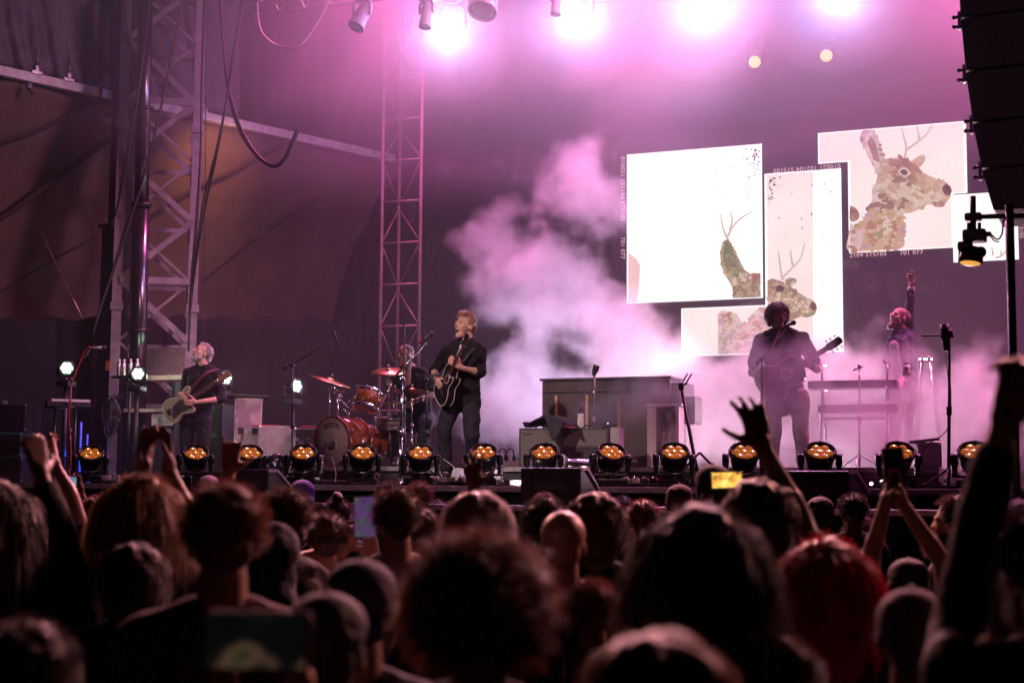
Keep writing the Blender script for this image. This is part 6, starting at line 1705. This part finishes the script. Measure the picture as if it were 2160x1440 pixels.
# ------------------------------------------------------------------ the crowd, seen from behind
HW = dict(short=0.190, long=0.285, curly=0.285, bald=0.162, cap=0.190, bob=0.225, bun=0.195, tousled=0.21, hood=0.205)
HTOP = dict(short=1.738, long=1.745, curly=1.775, bald=1.722, cap=1.745, bob=1.75, bun=1.79, tousled=1.755, hood=1.76)
HEAD0 = V((0, 0, 1.60))
def head_parts(style, M, parent, hm, seed=0, n=1.0, world=False, sc=1.0):
    """hair or hat round head frame M; returns the objects that take the hair colour"""
    out = []
    def rem(nm, b, vox, amp=0.012, ns=22, sm=2, m=None): 
        o = remeshed(nm, b, m or hm, vox, parent, sm, amp, ns, seed, world); out.append(o); return o
    b = BM()
    if style in ('short', 'tousled', 'bun', 'cap'):
        ell(b, (0, -0.022, 0.050), (0.084, 0.096, 0.078), M); ell(b, (0, -0.075, -0.02), (0.062, 0.035, 0.055), M)
        for s in (-1, 1): ell(b, (0.070 * s, -0.02, 0.02), (0.014, 0.045, 0.045), M)
        if style == 'bun': ell(b, (0.0, -0.06, 0.145), (0.042, 0.042, 0.04), M)
        rem('hair', b, 0.011)
        if style != 'cap':
            k = dict(short=(0.015, 0.035), tousled=(0.02, 0.05), bun=(0.02, 0.05))[style]
            out.append(strands('hair_tips', M, int(1500 * n), hm, parent, k, 0.084, 0.098, 0.085, zmin=-0.45, droop=0.1, seed=seed, face_cut=0.4, world=world, wav=0.15 if style == 'tousled' else 0))
    elif style == 'long':
        ell(b, (0, -0.022, 0.050), (0.090, 0.100, 0.082), M)
        for s in (-1, 0, 1): cap(b, M @ V((0.052 * s, -0.055, 0.03)), 0.052 * sc, M @ V((0.066 * s, -0.085, -0.33)), 0.036 * sc)
        for s in (-1, 1): cap(b, M @ V((0.070 * s, 0.0, 0.0)), 0.032 * sc, M @ V((0.092 * s, 0.01, -0.26)), 0.022 * sc)
        rem('hair', b, 0.013)
        out.append(strands('hair_tips', M, int(1900 * n), hm, parent, (0.14, 0.34), 0.092, 0.102, 0.086, zmin=-0.2, droop=1.8, seed=seed, face_cut=0.3, width=0.003, world=world, wav=0.08))
        out.append(strands('flyaway_hair', M, int(450 * n), hm, parent, (0.01, 0.035), 0.096, 0.106, 0.09, zmin=-0.3, droop=0.25, seed=seed + 3, face_cut=0.3, world=world, wav=0.15))
    elif style == 'bob':
        ell(b, (0, -0.02, 0.045), (0.096, 0.104, 0.086), M)
        ell(b, (0, -0.035, -0.06), (0.100, 0.085, 0.085), M)
        rem('hair', b, 0.012, 0.014)
        out.append(strands('hair_tips', M, int(1600 * n), hm, parent, (0.04, 0.12), 0.095, 0.103, 0.088, zmin=-0.35, droop=1.6, seed=seed, face_cut=0.3, width=0.003, world=world, wav=0.04))
    elif style == 'curly':
        rr = random.Random(seed)
        ell(b, (0, -0.02, 0.045), (0.098, 0.106, 0.090), M)
        for k in range(34):
            v = V((rr.gauss(0, 1), rr.gauss(0, 1), rr.gauss(0, 1))).normalized()
            if v.y > 0.5 or v.z < -0.75: continue
            ell(b, (v.x * 0.098, -0.02 + v.y * 0.10, 0.02 + v.z * 0.10), [rr.uniform(0.026, 0.044)] * 3, M)
        rem('hair', b, 0.012, 0.02, 26, 1)
        out.append(strands('curls', M, int(2800 * n), hm, parent, (0.03, 0.085), 0.118, 0.122, 0.112, c=(0, -0.02, 0.03), zmin=-0.8, droop=0.35, seed=seed, face_cut=0.45, width=0.0032, world=world, wav=0.75))
    elif style == 'hood':
        ell(b, (0, -0.02, 0.045), (0.098, 0.112, 0.098), M); ell(b, (0, -0.03, -0.06), (0.094, 0.09, 0.10), M); cap(b, M @ V((0, -0.04, -0.08)), 0.09, M @ V((0, -0.05, -0.17)), 0.11)
        rem('hood', b, 0.013, 0.01, 12)
    elif style == 'bald':
        ell(b, (0, -0.015, 0.036), (0.081, 0.101, 0.088), M); ell(b, (0, -0.06, -0.03), (0.062, 0.045, 0.06), M); remeshed('scalp', b, M_skin2, 0.011, parent, 3, 0, 1, 0, world)
    if style == 'cap':
        b = BM(); ell(b, (0, -0.008, 0.062), (0.090, 0.104, 0.076), M); ell(b, (0, 0.10, 0.062), (0.062, 0.07, 0.012), M)
        o = remeshed('cap', b, hm, 0.010, parent, 2, 0, 1, 0, world); out.append(o)
        b = BM(); ball(b, M @ V((0, -0.008, 0.139)), 0.008, None, 1); obj('button', b, M_black, parent, world)
    return out
def std_body(b, sl=True):
    head_shapes(b, Matrix.Translation(HEAD0))
    cap(b, (0, -0.02, 1.54), 0.055, (0, -0.02, 1.42), 0.062)
    for s in (-1, 1):
        cap(b, (0, -0.01, 1.40), 0.06, (0.165 * s, 0, 1.385), 0.055)
        cap(b, (0.07 * s, 0, 1.28), 0.10, (0.06 * s, 0, 1.05), 0.09); cap(b, (0.06 * s, 0, 1.05), 0.09, (0.07 * s, 0, 0.92), 0.10)
        limb(b, [V((0.08 * s, 0, 0.90)), V((0.095 * s, 0.01, 0.49)), V((0.10 * s, -0.02, 0.08))], [0.085, 0.055, 0.038]); cap(b, (0.10 * s, -0.02, 0.05), 0.035, (0.11 * s, 0.12, 0.035), 0.03)
def std_arm(b, s, hand=True):
    limb(b, [V((0.19 * s, 0, 1.37)), V((0.235 * s, -0.02, 1.09)), V((0.22 * s, 0.10, 0.86))], [0.052, 0.04, 0.027])
    if hand: hand_shapes(b, V((0.22 * s, 0.10, 0.86)), V((0, 0.35, -0.9)), V((-s, 0.2, 0)), 1 if s < 0 else -1, curl=0.5)
def std_shirt(b, arms=(-1, 1)):
    for s in (-1, 1):
        cap(b, (0.075 * s, -0.005, 1.30), 0.118, (0.065 * s, 0, 1.05), 0.115); cap(b, (0.065 * s, 0, 1.05), 0.115, (0.075 * s, 0, 0.93), 0.12)
        cap(b, (0.0, -0.015, 1.425), 0.068, (0.165 * s, 0, 1.375), 0.070)
    for s in arms: cap(b, (0.175 * s, 0, 1.365), 0.072, (0.222 * s, -0.015, 1.16), 0.064)
def std_legs(b):
    for s in (-1, 1): limb(b, [V((0.07 * s, 0, 0.95)), V((0.08 * s, 0, 0.86)), V((0.095 * s, 0.01, 0.49)), V((0.10 * s, -0.02, 0.10))], [0.115, 0.11, 0.078, 0.065])
PROTO = {}
body_me = None
def proto(style, seed):
    global body_me
    root = thing('person', 'x', 'person', (0, 0, -50))
    if body_me is None:
        b = BM(); std_body(b); std_arm(b, -1); std_arm(b, 1); o1 = remeshed('body', b, M_skin1, 0.0125, root, 3, world=False)
        b = BM(); std_shirt(b); o2 = remeshed('shirt', b, C_black, 0.016, root, 3, 0.010, 7, 2.0, False)
        b = BM(); std_legs(b); o3 = remeshed('trousers', b, C_jean, 0.018, root, 3, 0.008, 7, 2.0, False)
        body_me = (o1.data, o2.data, o3.data)
    else:
        for nm, me in zip(('body', 'shirt', 'trousers'), body_me):
            o = bpy.data.objects.new(nm, me); COL.objects.link(o); o.parent = root
    head_parts(style, Matrix.Translation(HEAD0), root, H_black, seed)
    return root
USED = set()
def place(px, top, wpx, style):
    hw, ht = HW[style], HTOP[style]
    yh = 1035 + 0.008 * (px - 1080)
    d = (yh - top)
    s = 1.6 / (ht - d * hw / wpx)
    Z = F * hw * s / wpx
    p = PD(px, top, Z)
    return p, s, Z
def paint(o, hm, sm, skm):
    for c in o.children:
        nm = c.name.split('.')[0]
        m = dict(body=skm, shirt=sm, trousers=C_jean).get(nm)
        if nm in ('hair', 'hair_tips', 'flyaway_hair', 'curls', 'cap', 'hood'): m = hm
        if m and c.material_slots:
            c.material_slots[0].link = 'OBJECT'; c.material_slots[0].material = m
def spectator(px, top, wpx, style, hm, sm, label, skm=None, turn=0.0, lean=0.0, seed=0):
    key = style + str(seed % 2)
    if key not in PROTO: PROTO[key] = proto(style, 10 + len(PROTO))
    src = PROTO[key]
    o = src if key not in USED else copy_tree(src)
    USED.add(key)
    p, s, Z = place(px, top, wpx, style)
    o.location = (p.x, p.y, 0); o.scale = (s, s, s)
    o.rotation_euler = (0, 0, math.atan2(-p.x, p.y) * 1.0 - (0 if abs(turn) < 9 else 0) + turn)
    o['label'] = label; o['group'] = 'spectators in the crowd'
    paint(o, hm, sm, skm or [M_skin3, M_skin2, M_skin3][int(px) % 3])  # darker skins picked so the backlit crowd stays in shade
    return o
def reacher(px, top, wpx, style, hm, sm, label, arms, skm=None, long_sleeve=False, turn=0.0, seed=0):
    """a spectator with raised arms. arms: (side, elbow px, wrist px, dZ elbow, dZ wrist, finger dir (r, t, u), palm, thumb side, kwargs)"""
    p, s, Z = place(px, top, wpx, style)
    base = V((p.x, p.y, 0))
    rz = math.atan2(-p.x, p.y) + turn
    W = Matrix.Translation(base) @ Matrix.Rotation(rz, 4, 'Z') @ Matrix.Scale(s, 4)
    Wi = W.inverted()
    root = thing('person', label, 'person', base, rz, 'spectators in the crowd'); root.scale = (s, s, s)
    b = BM(); std_body(b)
    sides = [a[0] for a in arms]
    b2 = BM(); std_shirt(b2, [q for q in (-1, 1) if q not in sides])
    for sd in (-1, 1):
        if sd not in sides: std_arm(b, sd)
    for (sd, el, wr, dz1, dz2, fd, pn, th, kw) in arms:
        E = Wi @ PD(el[0], el[1], Z + dz1); Wr = Wi @ PD(wr[0], wr[1], Z + dz2)
        Sh = V((0.19 * sd, 0, 1.40))
        limb(b, [Sh, E, Wr], [0.052, 0.041, 0.028]); cap(b, E, 0.040, E.lerp(Wr, 0.3), 0.042)
        R3 = Wi.to_3x3()
        hand_shapes(b, Wr, (R3 @ CV(*fd)).normalized(), (R3 @ CV(*pn)).normalized(), th, **kw)
        if long_sleeve: limb(b2, [Sh, E, E.lerp(Wr, 0.9)], [0.074, 0.062, 0.046])
        else: cap(b2, Sh, 0.074, Sh.lerp(E, 0.55), 0.068)
    remeshed('body', b, skm or M_skin1, 0.009, root, 2, world=False)
    remeshed('shirt', b2, sm, 0.015, root, 3, 0.010, 7, 2.0 + seed, False)
    b = BM(); std_legs(b); remeshed('trousers', b, C_jean, 0.02, root, 3, 0.008, 7, 2.0, False)
    head_parts(style, Matrix.Translation(HEAD0), root, hm, 40 + seed)
    return root
def phone(label, px, py, Z, w_, h_, em, roll=0.0, tilt=0.0):
    c = PD(px, py, Z)
    t = thing('smartphone', label, 'phone', c)
    N = -ray(px, py).normalized()
    M = frame(c, x=(rt * math.cos(roll) + up * math.sin(roll)), z=N)
    b = BM(); box(b, (0, 0, -0.004), (w_, h_, 0.009), M, bev=0.003); obj('phone_body', b, M_gloss, t, True)
    b = BM(); box(b, (0, 0, 0.0012), (w_ * 0.93, h_ * 0.93, 0.001), M); obj('screen', b, em, t, True)
    b = BM(); path(b, [M @ V((x * w_ * 0.5, y * h_ * 0.5, -0.004)) for x, y in ((-.97, 1), (.97, 1), (1, .97), (1, -.97), (.97, -1), (-.97, -1), (-1, -.97), (-1, .97), (-.96, 1))], 0.0025, 6)
    obj('rim', b, M_alup, t, True)
    return t

# --- far rows against the stage
F_rows = [
 (637, 1009, 52, 'cap', mat('purple_cap', (0.09, 0.05, 0.28), 0.8), C_char, 'spectator in a purple cap near the stage edge', None, 0.5, 0),
 (712, 1036, 58, 'bun', H_black, C_black, 'small dark head left of the raised portrait phone', None, 0, 0),
 (822, 1010, 58, 'tousled', H_brown, C_char, 'brown-haired head rising right behind the portrait phone', None, 0, 0),
 (884, 1012, 56, 'tousled', H_auburn, C_plum, 'auburn head straight below the drummer', None, 0.3, 1),
 (922, 1052, 42, 'short', H_brown, C_black, 'small head in the gap left of the grey-haired woman', None, 0, 0),
 (1205, 1020, 40, 'bun', H_brown, C_black, 'small head with hair in a bun below the left wedge monitor', None, 0, 0),
 (1148, 1036, 50, 'short', H_auburn, C_char, 'small head peeking over the blue-tinted head', None, 0, 1),
 (1312, 1044, 50, 'short', H_black, C_plum, 'small dark head right of the round brown hair', None, 0, 0),
 (1356, 1052, 66, 'short', H_auburn, C_black, 'reddish head with bright shoulder left of the biggest dark mane', None, 0, 1),
 (1433, 1018, 62, 'cap', mat('olive_cap', (0.06, 0.05, 0.04), 0.9), C_black, 'spectator in a drab cap below the twin bar stand', None, 0, 1),
 (1730, 1044, 62, 'cap', mat('black_cap', (0.02, 0.02, 0.025), 0.8), C_black, 'left of two dark capped heads below the right wedge monitor', None, 0, 1),
 (1797, 1038, 60, 'short', H_black, C_black, 'short dark head below the right wedge monitor', None, 0.4, 0),
 (1815, 1086, 70, 'curly', H_auburn, C_plum, 'curly ginger head left of the clasped hands', None, 0, 0),
 (2012, 1042, 84, 'short', H_brown, C_grey, 'face turned sideways at the right with pale hair line', M_skin1, 1.2, 1),
 (1992, 1104, 84, 'tousled', H_auburn, C_black, 'fuzzy auburn head below the sideways face', None, 0, 1),
 (2148, 1050, 62, 'tousled', H_grey, C_black, 'small grey-haired head at the right edge', None, 0, 1),
 (205, 1044, 66, 'short', H_auburn, C_char, 'small head left of the tall blond hair', None, 0, 1),
 (28, 1040, 50, 'short', H_grey, C_char, 'small pale head at the left edge', None, 0, 0),
 (172, 1068, 60, 'bob', H_brown, C_black, 'brown bob between the raised arm and the blond hair', None, 0, 0),
 (440, 1000, 46, 'cap', mat('cream_cap', (0.5, 0.42, 0.36), 0.8), C_char, 'spectator in a cream cap below the bassist', None, 0.3, 0),
 (1505, 976, 84, 'cap', mat('black_hat', (0.02, 0.018, 0.02), 0.9), C_black, 'spectator in a black hat behind the yellow-lit phone', None, 0, 0),
 (1240, 1062, 52, 'short', H_brown, C_black, 'small head between the bald man and the round brown hair', None, 0, 0),
 (560, 1040, 52, 'short', H_brown, C_plum, 'small head over the shoulder of the tall cropped man', None, 0, 0),
 (2080, 1075, 60, 'bob', H_black, C_black, 'dark bob head beside the big raised sleeve', None, 0, 1),
]
for f in F_rows:
    spectator(f[0], f[1], f[2], f[3], f[4], f[5], f[6], f[7], f[8], 0, f[9])
# --- middle rows
M_rows = [
 (838, 1028, 100, 'short', H_brown, C_white, 'spectator with short brown hair and a pale collar right of the portrait phone', None, 0.1, 0),
 (890, 1070, 72, 'short', H_brown, C_char, 'head with a lit ear right of the pale-collared man', None, 0.2, 1),
 (1008, 1022, 148, 'bob', H_grey, C_black, 'grey bob of hair below the singer', None, 0, 0),
 (1150, 1046, 98, 'short', H_black, C_navy, 'blue-tinted dark head left of and behind the bald man', None, 0, 0),
 (1257, 1026, 128, 'bob', H_brown, C_black, 'round brown head behind the bald man', None, 0, 0),
 (1188, 1076, 96, 'bald', H_black, C_black, 'bald man with pink ears below the piano', M_skin2, 0, 0),
 (575, 1092, 120, 'hood', C_navy, C_navy, 'dark hooded head right of the tall cropped man', None, 0, 0),
 (600, 1022, 108, 'tousled', H_brown, C_char, 'dark tousled head behind the hooded one', None, 0.7, 1),
 (1478, 1048, 285, 'long', H_black, C_black, 'biggest dark mane of long hair right of centre', None, 0, 0),
 (1742, 1120, 205, 'long', H_red, C_black, 'woman with bright red dyed hair', None, 0, 1),
 (1922, 1232, 158, 'cap', mat('slate_cap', (0.10, 0.08, 0.10), 0.9), C_plum, 'large slate capped head in the lower right', None, 0, 1),
 (300, 990, 180, 'long', H_blond, C_black, 'woman with tall blond long hair on the left', None, -0.1, 0),
 (475, 1014, 175, 'short', H_auburn, C_plum, 'tall man with cropped reddish hair and broad shoulders on the left', None, 0, 1),
 (285, 1130, 140, 'bob', H_black, C_black, 'dark bob head lower left in front of the blond hair', None, 0, 0),
 (760, 1170, 165, 'cap', mat('navy_cap', (0.05, 0.05, 0.11), 0.85), C_navy, 'navy capped head left of the big curls', None, 0, 0),
 (1010, 1112, 305, 'curly', H_auburn, C_char, 'large curly auburn head at the bottom centre', None, 0, 1),
 (1250, 1214, 110, 'tousled', H_auburn, C_plum, 'rim-lit head squeezed between the big curls and the dark mane', None, 0, 0),
 (1390, 1296, 335, 'bob', H_auburn, C_plum, 'blurred auburn hair nearest the camera at the bottom', None, 0, 0),
 (2215, 1170, 180, 'short', H_black, C_navy, 'dark head cut off by the right edge', None, 0, 0),
 (2110, 1205, 120, 'short', H_black, C_black, 'dark head beneath the big raised sleeve', None, 0, 1),
 (60, 1300, 200, 'short', H_black, C_black, 'dark head in the bottom left corner', None, 0, 1),
 (1640, 1330, 170, 'short', H_brown, C_black, 'shadowy head below the red dyed hair', None, 0, 0),
]
for f in M_rows:
    spectator(f[0], f[1], f[2], f[3], f[4], f[5], f[6], f[7], f[8], 0, f[9])
# --- people with raised arms
reacher(1602, 994, 150, 'bob', H_black, C_black, 'dark-haired spectator waving an open hand before the guitarist',
    [(1, (1688, 1095), (1612, 950), 0.05, 0.0, (-0.24, -0.25, 0.93), (-0.2, -0.95, 0.0), 1, dict(curl=0.35, spread=0.2, scale=1.08))], M_skin3)
reacher(1916, 1172, 92, 'cap', MATS['black_cap'], C_black, 'capped spectator holding both hands together above the head',
    [(-1, (1838, 1170), (1868, 1062), 0.0, -0.1, (0.1, 0.1, 0.95), (0.9, 0.2, 0), -1, dict(curl=0.8)), (1, (1985, 1180), (1902, 1060), 0.0, -0.1, (-0.15, 0.1, 0.95), (-0.9, 0.2, 0), 1, dict(curl=0.8))], M_skin2, seed=1)
phone('small dark phone gripped in the clasped hands at the right', 1887, 985, place(1916, 1172, 92, 'cap')[2] - 0.12, 0.07, 0.13, MATS['unlit_lens'], 0.1)
reacher(2215, 1060, 200, 'short', H_black, C_black, 'spectator mostly out of frame reaching a long dark sleeve up the right edge',
    [(-1, (2020, 1330), (2112, 915), 0.15, 0.0, (0.25, 0.1, 0.97), (-0.3, -0.9, 0), -1, dict(curl=0.9))], M_skin2, True, seed=2)
reacher(-10, 1000, 190, 'long', H_black, C_black, 'dark long-haired spectator lifting a bare arm at the left edge',
    [(1, (178, 1290), (88, 1010), 0.0, 0.1, (-0.25, -0.1, 0.95), (-0.7, -0.6, 0.0), -1, dict(curl=0.9))], M_skin3, True, seed=3)
reacher(128, 1085, 76, 'short', H_black, C_char, 'spectator clapping raised hands left of the far left foot light',
    [(1, (150, 1045), (118, 985), 0.0, 0.05, (-0.1, 0, 0.95), (-0.9, 0.1, 0), 1, dict(curl=0.25)), (-1, (80, 1045), (98, 985), 0.0, 0.05, (0.15, 0, 0.95), (0.9, 0.1, 0), -1, dict(curl=0.25))], M_skin1, seed=4)
reacher(330, 1042, 112, 'short', H_brown, C_char, 'spectator hidden by the blond hair making a heart with both hands',
    [(-1, (262, 1100), (302, 998), 0.0, 0.0, (0.05, -0.1, 0.98), (0.85, 0.4, 0), -1, dict(curl=0.7, spread=0.2)), (1, (398, 1090), (356, 995), 0.0, 0.0, (-0.08, -0.1, 0.98), (-0.85, 0.4, 0), 1, dict(curl=0.7, spread=0.2))], M_skin3, seed=5)
reacher(520, 1052, 96, 'short', H_black, C_char, 'spectator behind the tall cropped man raising a horned hand sign',
    [(-1, (462, 1095), (482, 1004), 0.0, -0.05, (0.05, -0.1, 0.98), (0.0, -0.95, 0.0), -1, dict(curls=[0.1, 1.5, 1.5, 0.15]))], M_skin1, seed=6)
reacher(1040, 1078, 90, 'bun', H_brown, C_char, 'spectator holding up spread fingers below the singer',
    [(-1, (985, 1120), (1001, 1036), 0.0, 0.0, (-0.1, -0.1, 0.98), (0.2, -0.9, 0), -1, dict(curl=0.2, spread=0.3))], M_skin3, seed=7)
reacher(690, 1078, 86, 'short', H_brown, C_plum, 'spectator raising a phone upright left of centre',
    [(-1, (640, 1180), (722, 1165), 0.1, 0.0, (0.45, 0.1, 0.85), (0.5, 0.8, 0), 1, dict(curl=0.8)), (1, (815, 1235), (790, 1180), 0.1, 0.0, (-0.2, 0.1, 0.9), (-0.5, 0.8, 0), -1, dict(curl=0.8))], M_skin2, seed=8)
E_ph1 = emis('phone_purple', [(0.03, 0.02, 0.05), (0.20, 0.07, 0.30), (0.07, 0.10, 0.12), (0.35, 0.2, 0.3)], 0.5, 24, False, 3)
phone('portrait phone held high showing a purple concert picture', 769, 1090, place(690, 1078, 86, 'short')[2] - 0.25, 0.082, 0.165, E_ph1, 0.03)
reacher(165, 1050, 54, 'short', H_black, C_black, 'spectator at far left lifting a landscape phone',
    [(1, (190, 1085), (172, 1046), 0.0, -0.1, (-0.15, 0.1, 0.9), (-0.6, 0.6, 0), 1, dict(curl=0.5))], M_skin1, seed=9)
E_ph2 = emis('phone_green', [(0.05, 0.06, 0.12), (0.2, 0.35, 0.45), (0.7, 0.7, 0.3)], 0.8, 30, False, 3)
phone('small landscape phone with a bright screen at far left', 142, 1015, place(165, 1050, 54, 'short')[2] - 0.15, 0.125, 0.062, E_ph2, 0.05)
E_ph3 = emis('phone_yellow', [(0.20, 0.08, 0.04), (0.85, 0.40, 0.06), (1.0, 0.75, 0.15), (1.0, 0.9, 0.5)], 1.2, 26, False, 3)
phone('landscape phone with a glowing yellow screen below the twin bar stand', 1533, 1012, place(1505, 976, 84, 'cap')[2] - 0.3, 0.145, 0.075, E_ph3, 0.03)
E_ph4 = emis('phone_blur', [(0.01, 0.01, 0.01), (0.02, 0.02, 0.02), (0.30, 0.16, 0.10), (0.05, 0.09, 0.03), (0.20, 0.10, 0.03)], 0.22, 13, False, 1, (0.45, 0.75))
reacher(690, 1238, 185, 'cap', MATS['black_cap'], C_navy, 'capped spectator filming with a large blurred phone at the bottom left',
    [(-1, (440, 1560), (470, 1460), -0.1, -0.2, (0.1, 0, 0.95), (0.8, 0.3, 0), -1, dict(curl=0.9)), (1, (700, 1560), (640, 1460), -0.1, -0.2, (-0.1, 0, .95), (-0.8, 0.3, 0), 1, dict(curl=0.9))], M_skin2, seed=10)
phone('large blurred landscape phone at the bottom left', 540, 1352, place(690, 1238, 185, 'cap')[2] - 0.35, 0.165, 0.088, E_ph4, -0.02)
phone('small dark phone rim below the bassist', 392, 1022, 9.5, 0.07, 0.10, MATS['unlit_lens'], 0.05)
# ------------------------------------------------------------------ air
def volume_mat(name):
    m = bpy.data.materials.new(name); m.use_nodes = True
    nt = m.node_tree
    for n in list(nt.nodes):
        if n.type != 'OUTPUT_MATERIAL': nt.nodes.remove(n)
    out = [n for n in nt.nodes if n.type == 'OUTPUT_MATERIAL'][0]
    pv = nt.nodes.new('ShaderNodeVolumePrincipled')
    nt.links.new(pv.outputs[0], out.inputs['Volume'])
    return m, nt, pv
for nm, dens, zlo, lab in (('haze', 0.007, DECK + 0.02, 'thin theatrical haze hanging over the whole stage'), ('haze', 0.030, 5.5, 'thicker band of haze under the stage roof'), ('haze', 0.045, 6.7, 'thickest haze around the dazzling lamps')):
    m, nt, pv = volume_mat('haze_air')
    pv.inputs['Color'].default_value = (0.9, 0.88, 0.92, 1)
    pv.inputs['Density'].default_value = dens
    pv.inputs['Anisotropy'].default_value = 0.2
    e = zlo * 0.004
    b = BM(); box(b, (-5.5, 17.0, (zlo + 10.6) / 2), (18.5 - e, 8.2 - e, 10.6 - zlo))
    tag(obj(nm, b, m, world=True), lab, 'haze', kind='stuff')

for i, (bx_, by_) in enumerate(BEAMS):  # nested smoke balls added round each lamp to shape its halo
    m, nt, pv = volume_mat('lamp_halo_air')
    pv.inputs['Color'].default_value = (0.92, 0.92, 1.0, 1)
    pv.inputs['Density'].default_value = 0.05
    for r_ in (0.9, 0.7, 0.5):
        b = BM(); ball(b, PY(bx_, by_, BEAM_Y) + V((0, -0.1, -0.05)), (r_, r_ * 0.9, r_), None, 5)
        tag(obj('smoke', b, m, world=True), 'round wisp of smoke lit bluish around one dazzling lamp', 'smoke', kind='stuff')

def smoke_mat(name, blobs, dens, nscale=1.3, col=(0.93, 0.9, 0.95), lo=0.42, hi=0.62, warp=0.7):
    """blobs: (centre, radii, weight) in world space; noise breaks their edges into billows"""
    m, nt, pv = volume_mat(name)
    N, L = nt.nodes.new, nt.links.new
    geo = N('ShaderNodeNewGeometry')
    nz = N('ShaderNodeTexNoise'); nz.inputs['Scale'].default_value = nscale; nz.inputs['Detail'].default_value = 7
    nz.inputs['Roughness'].default_value = 0.57
    L(geo.outputs['Position'], nz.inputs['Vector'])
    acc = None
    for c, r, wgt in blobs:
        sub = N('ShaderNodeVectorMath'); sub.operation = 'SUBTRACT'; sub.inputs[1].default_value = c
        L(geo.outputs['Position'], sub.inputs[0])
        dv = N('ShaderNodeVectorMath'); dv.operation = 'DIVIDE'; dv.inputs[1].default_value = r
        L(sub.outputs[0], dv.inputs[0])
        ln = N('ShaderNodeVectorMath'); ln.operation = 'LENGTH'; L(dv.outputs[0], ln.inputs[0])
        mr = N('ShaderNodeMapRange'); mr.inputs['From Min'].default_value = 1.0; mr.inputs['From Max'].default_value = 0.0
        mr.inputs['To Min'].default_value = 0; mr.inputs['To Max'].default_value = wgt; mr.clamp = True
        L(ln.outputs['Value'], mr.inputs['Value'])
        if acc is None: acc = mr.outputs[0]
        else:
            mx = N('ShaderNodeMath'); mx.operation = 'MAXIMUM'; L(acc, mx.inputs[0]); L(mr.outputs[0], mx.inputs[1]); acc = mx.outputs[0]
    # density = smoothstep( shape + (noise-0.5)*warp )
    ad = N('ShaderNodeMath'); ad.operation = 'MULTIPLY_ADD'; ad.inputs[1].default_value = warp * 2
    L(nz.outputs['Fac'], ad.inputs[0])
    sb = N('ShaderNodeMath'); sb.operation = 'SUBTRACT'; L(acc, sb.inputs[0]); sb.inputs[1].default_value = warp
    L(sb.outputs[0], ad.inputs[2])
    sm = N('ShaderNodeMapRange'); sm.interpolation_type = 'SMOOTHSTEP'
    sm.inputs['From Min'].default_value = lo; sm.inputs['From Max'].default_value = hi
    sm.inputs['To Min'].default_value = 0; sm.inputs['To Max'].default_value = dens
    L(ad.outputs[0], sm.inputs['Value'])
    L(sm.outputs[0], pv.inputs['Density'])
    pv.inputs['Color'].default_value = (*col, 1)
    pv.inputs['Anisotropy'].default_value = 0.3
    return m
def smoke(name, label, blobs, dens, margin=1.0, step=0.35, **k):
    m = smoke_mat(name + '_air', blobs, dens, **k)
    lo = V([min(c[i] - r[i] * margin for c, r, _ in blobs) for i in range(3)])
    hi = V([max(c[i] + r[i] * margin for c, r, _ in blobs) for i in range(3)])
    lo.z = max(lo.z, DECK + 0.01); hi.y = min(hi.y, 20.2); lo.y = max(lo.y, 13.0)
    b = BM(); box(b, (lo + hi) / 2, hi - lo)
    o = obj(name, b, m, world=True)
    tag(o, label, 'smoke', kind='stuff')
    m.cycles.volume_step_rate = step if hasattr(m.cycles, 'volume_step_rate') else 1
    return o
q = lambda px, py, Y: tuple(PY(px, py, Y))
smoke('smoke', 'billowing lilac smoke plume rising behind the singer', [
    (q(1230, 420, 18.4), (0.9, 0.7, 1.05), 1.5),
    (q(1050, 500, 18.4), (0.85, 0.7, 0.75), 1.5),
    (q(1150, 600, 18.4), (1.5, 0.9, 1.3), 1.6),
    (q(1310, 720, 18.2), (1.4, 0.9, 1.1), 1.6),
    (q(1120, 850, 18.2), (1.7, 0.9, 1.2), 1.7)], 1.15, step=0.22, nscale=1.45, warp=1.55, lo=0.45, hi=1.15)
smoke('smoke', 'low pale pink fog rolling around the keyboards and guitarist', [
    (q(1500, 870, 16.9), (1.5, 1.0, 1.0), 1.6),
    (q(1640, 790, 16.9), (1.1, 0.8, 0.8), 1.4),
    (q(1800, 840, 16.4), (1.3, 1.0, 1.0), 1.5),
    (q(2010, 850, 16.0), (1.0, 0.8, 0.9), 1.8),
    (q(1850, 950, 15.8), (2.3, 1.0, 0.7), 1.6),
    (q(1650, 860, 14.25), (1.5, 0.55, 1.15), 1.6),
    (q(1850, 870, 14.9), (1.0, 0.7, 0.7), 1.1),
    (q(1330, 850, 15.0), (1.2, 0.5, 0.8), 1.0)], 1.2, step=0.25, nscale=1.8, warp=1.5, lo=0.45, hi=1.15)
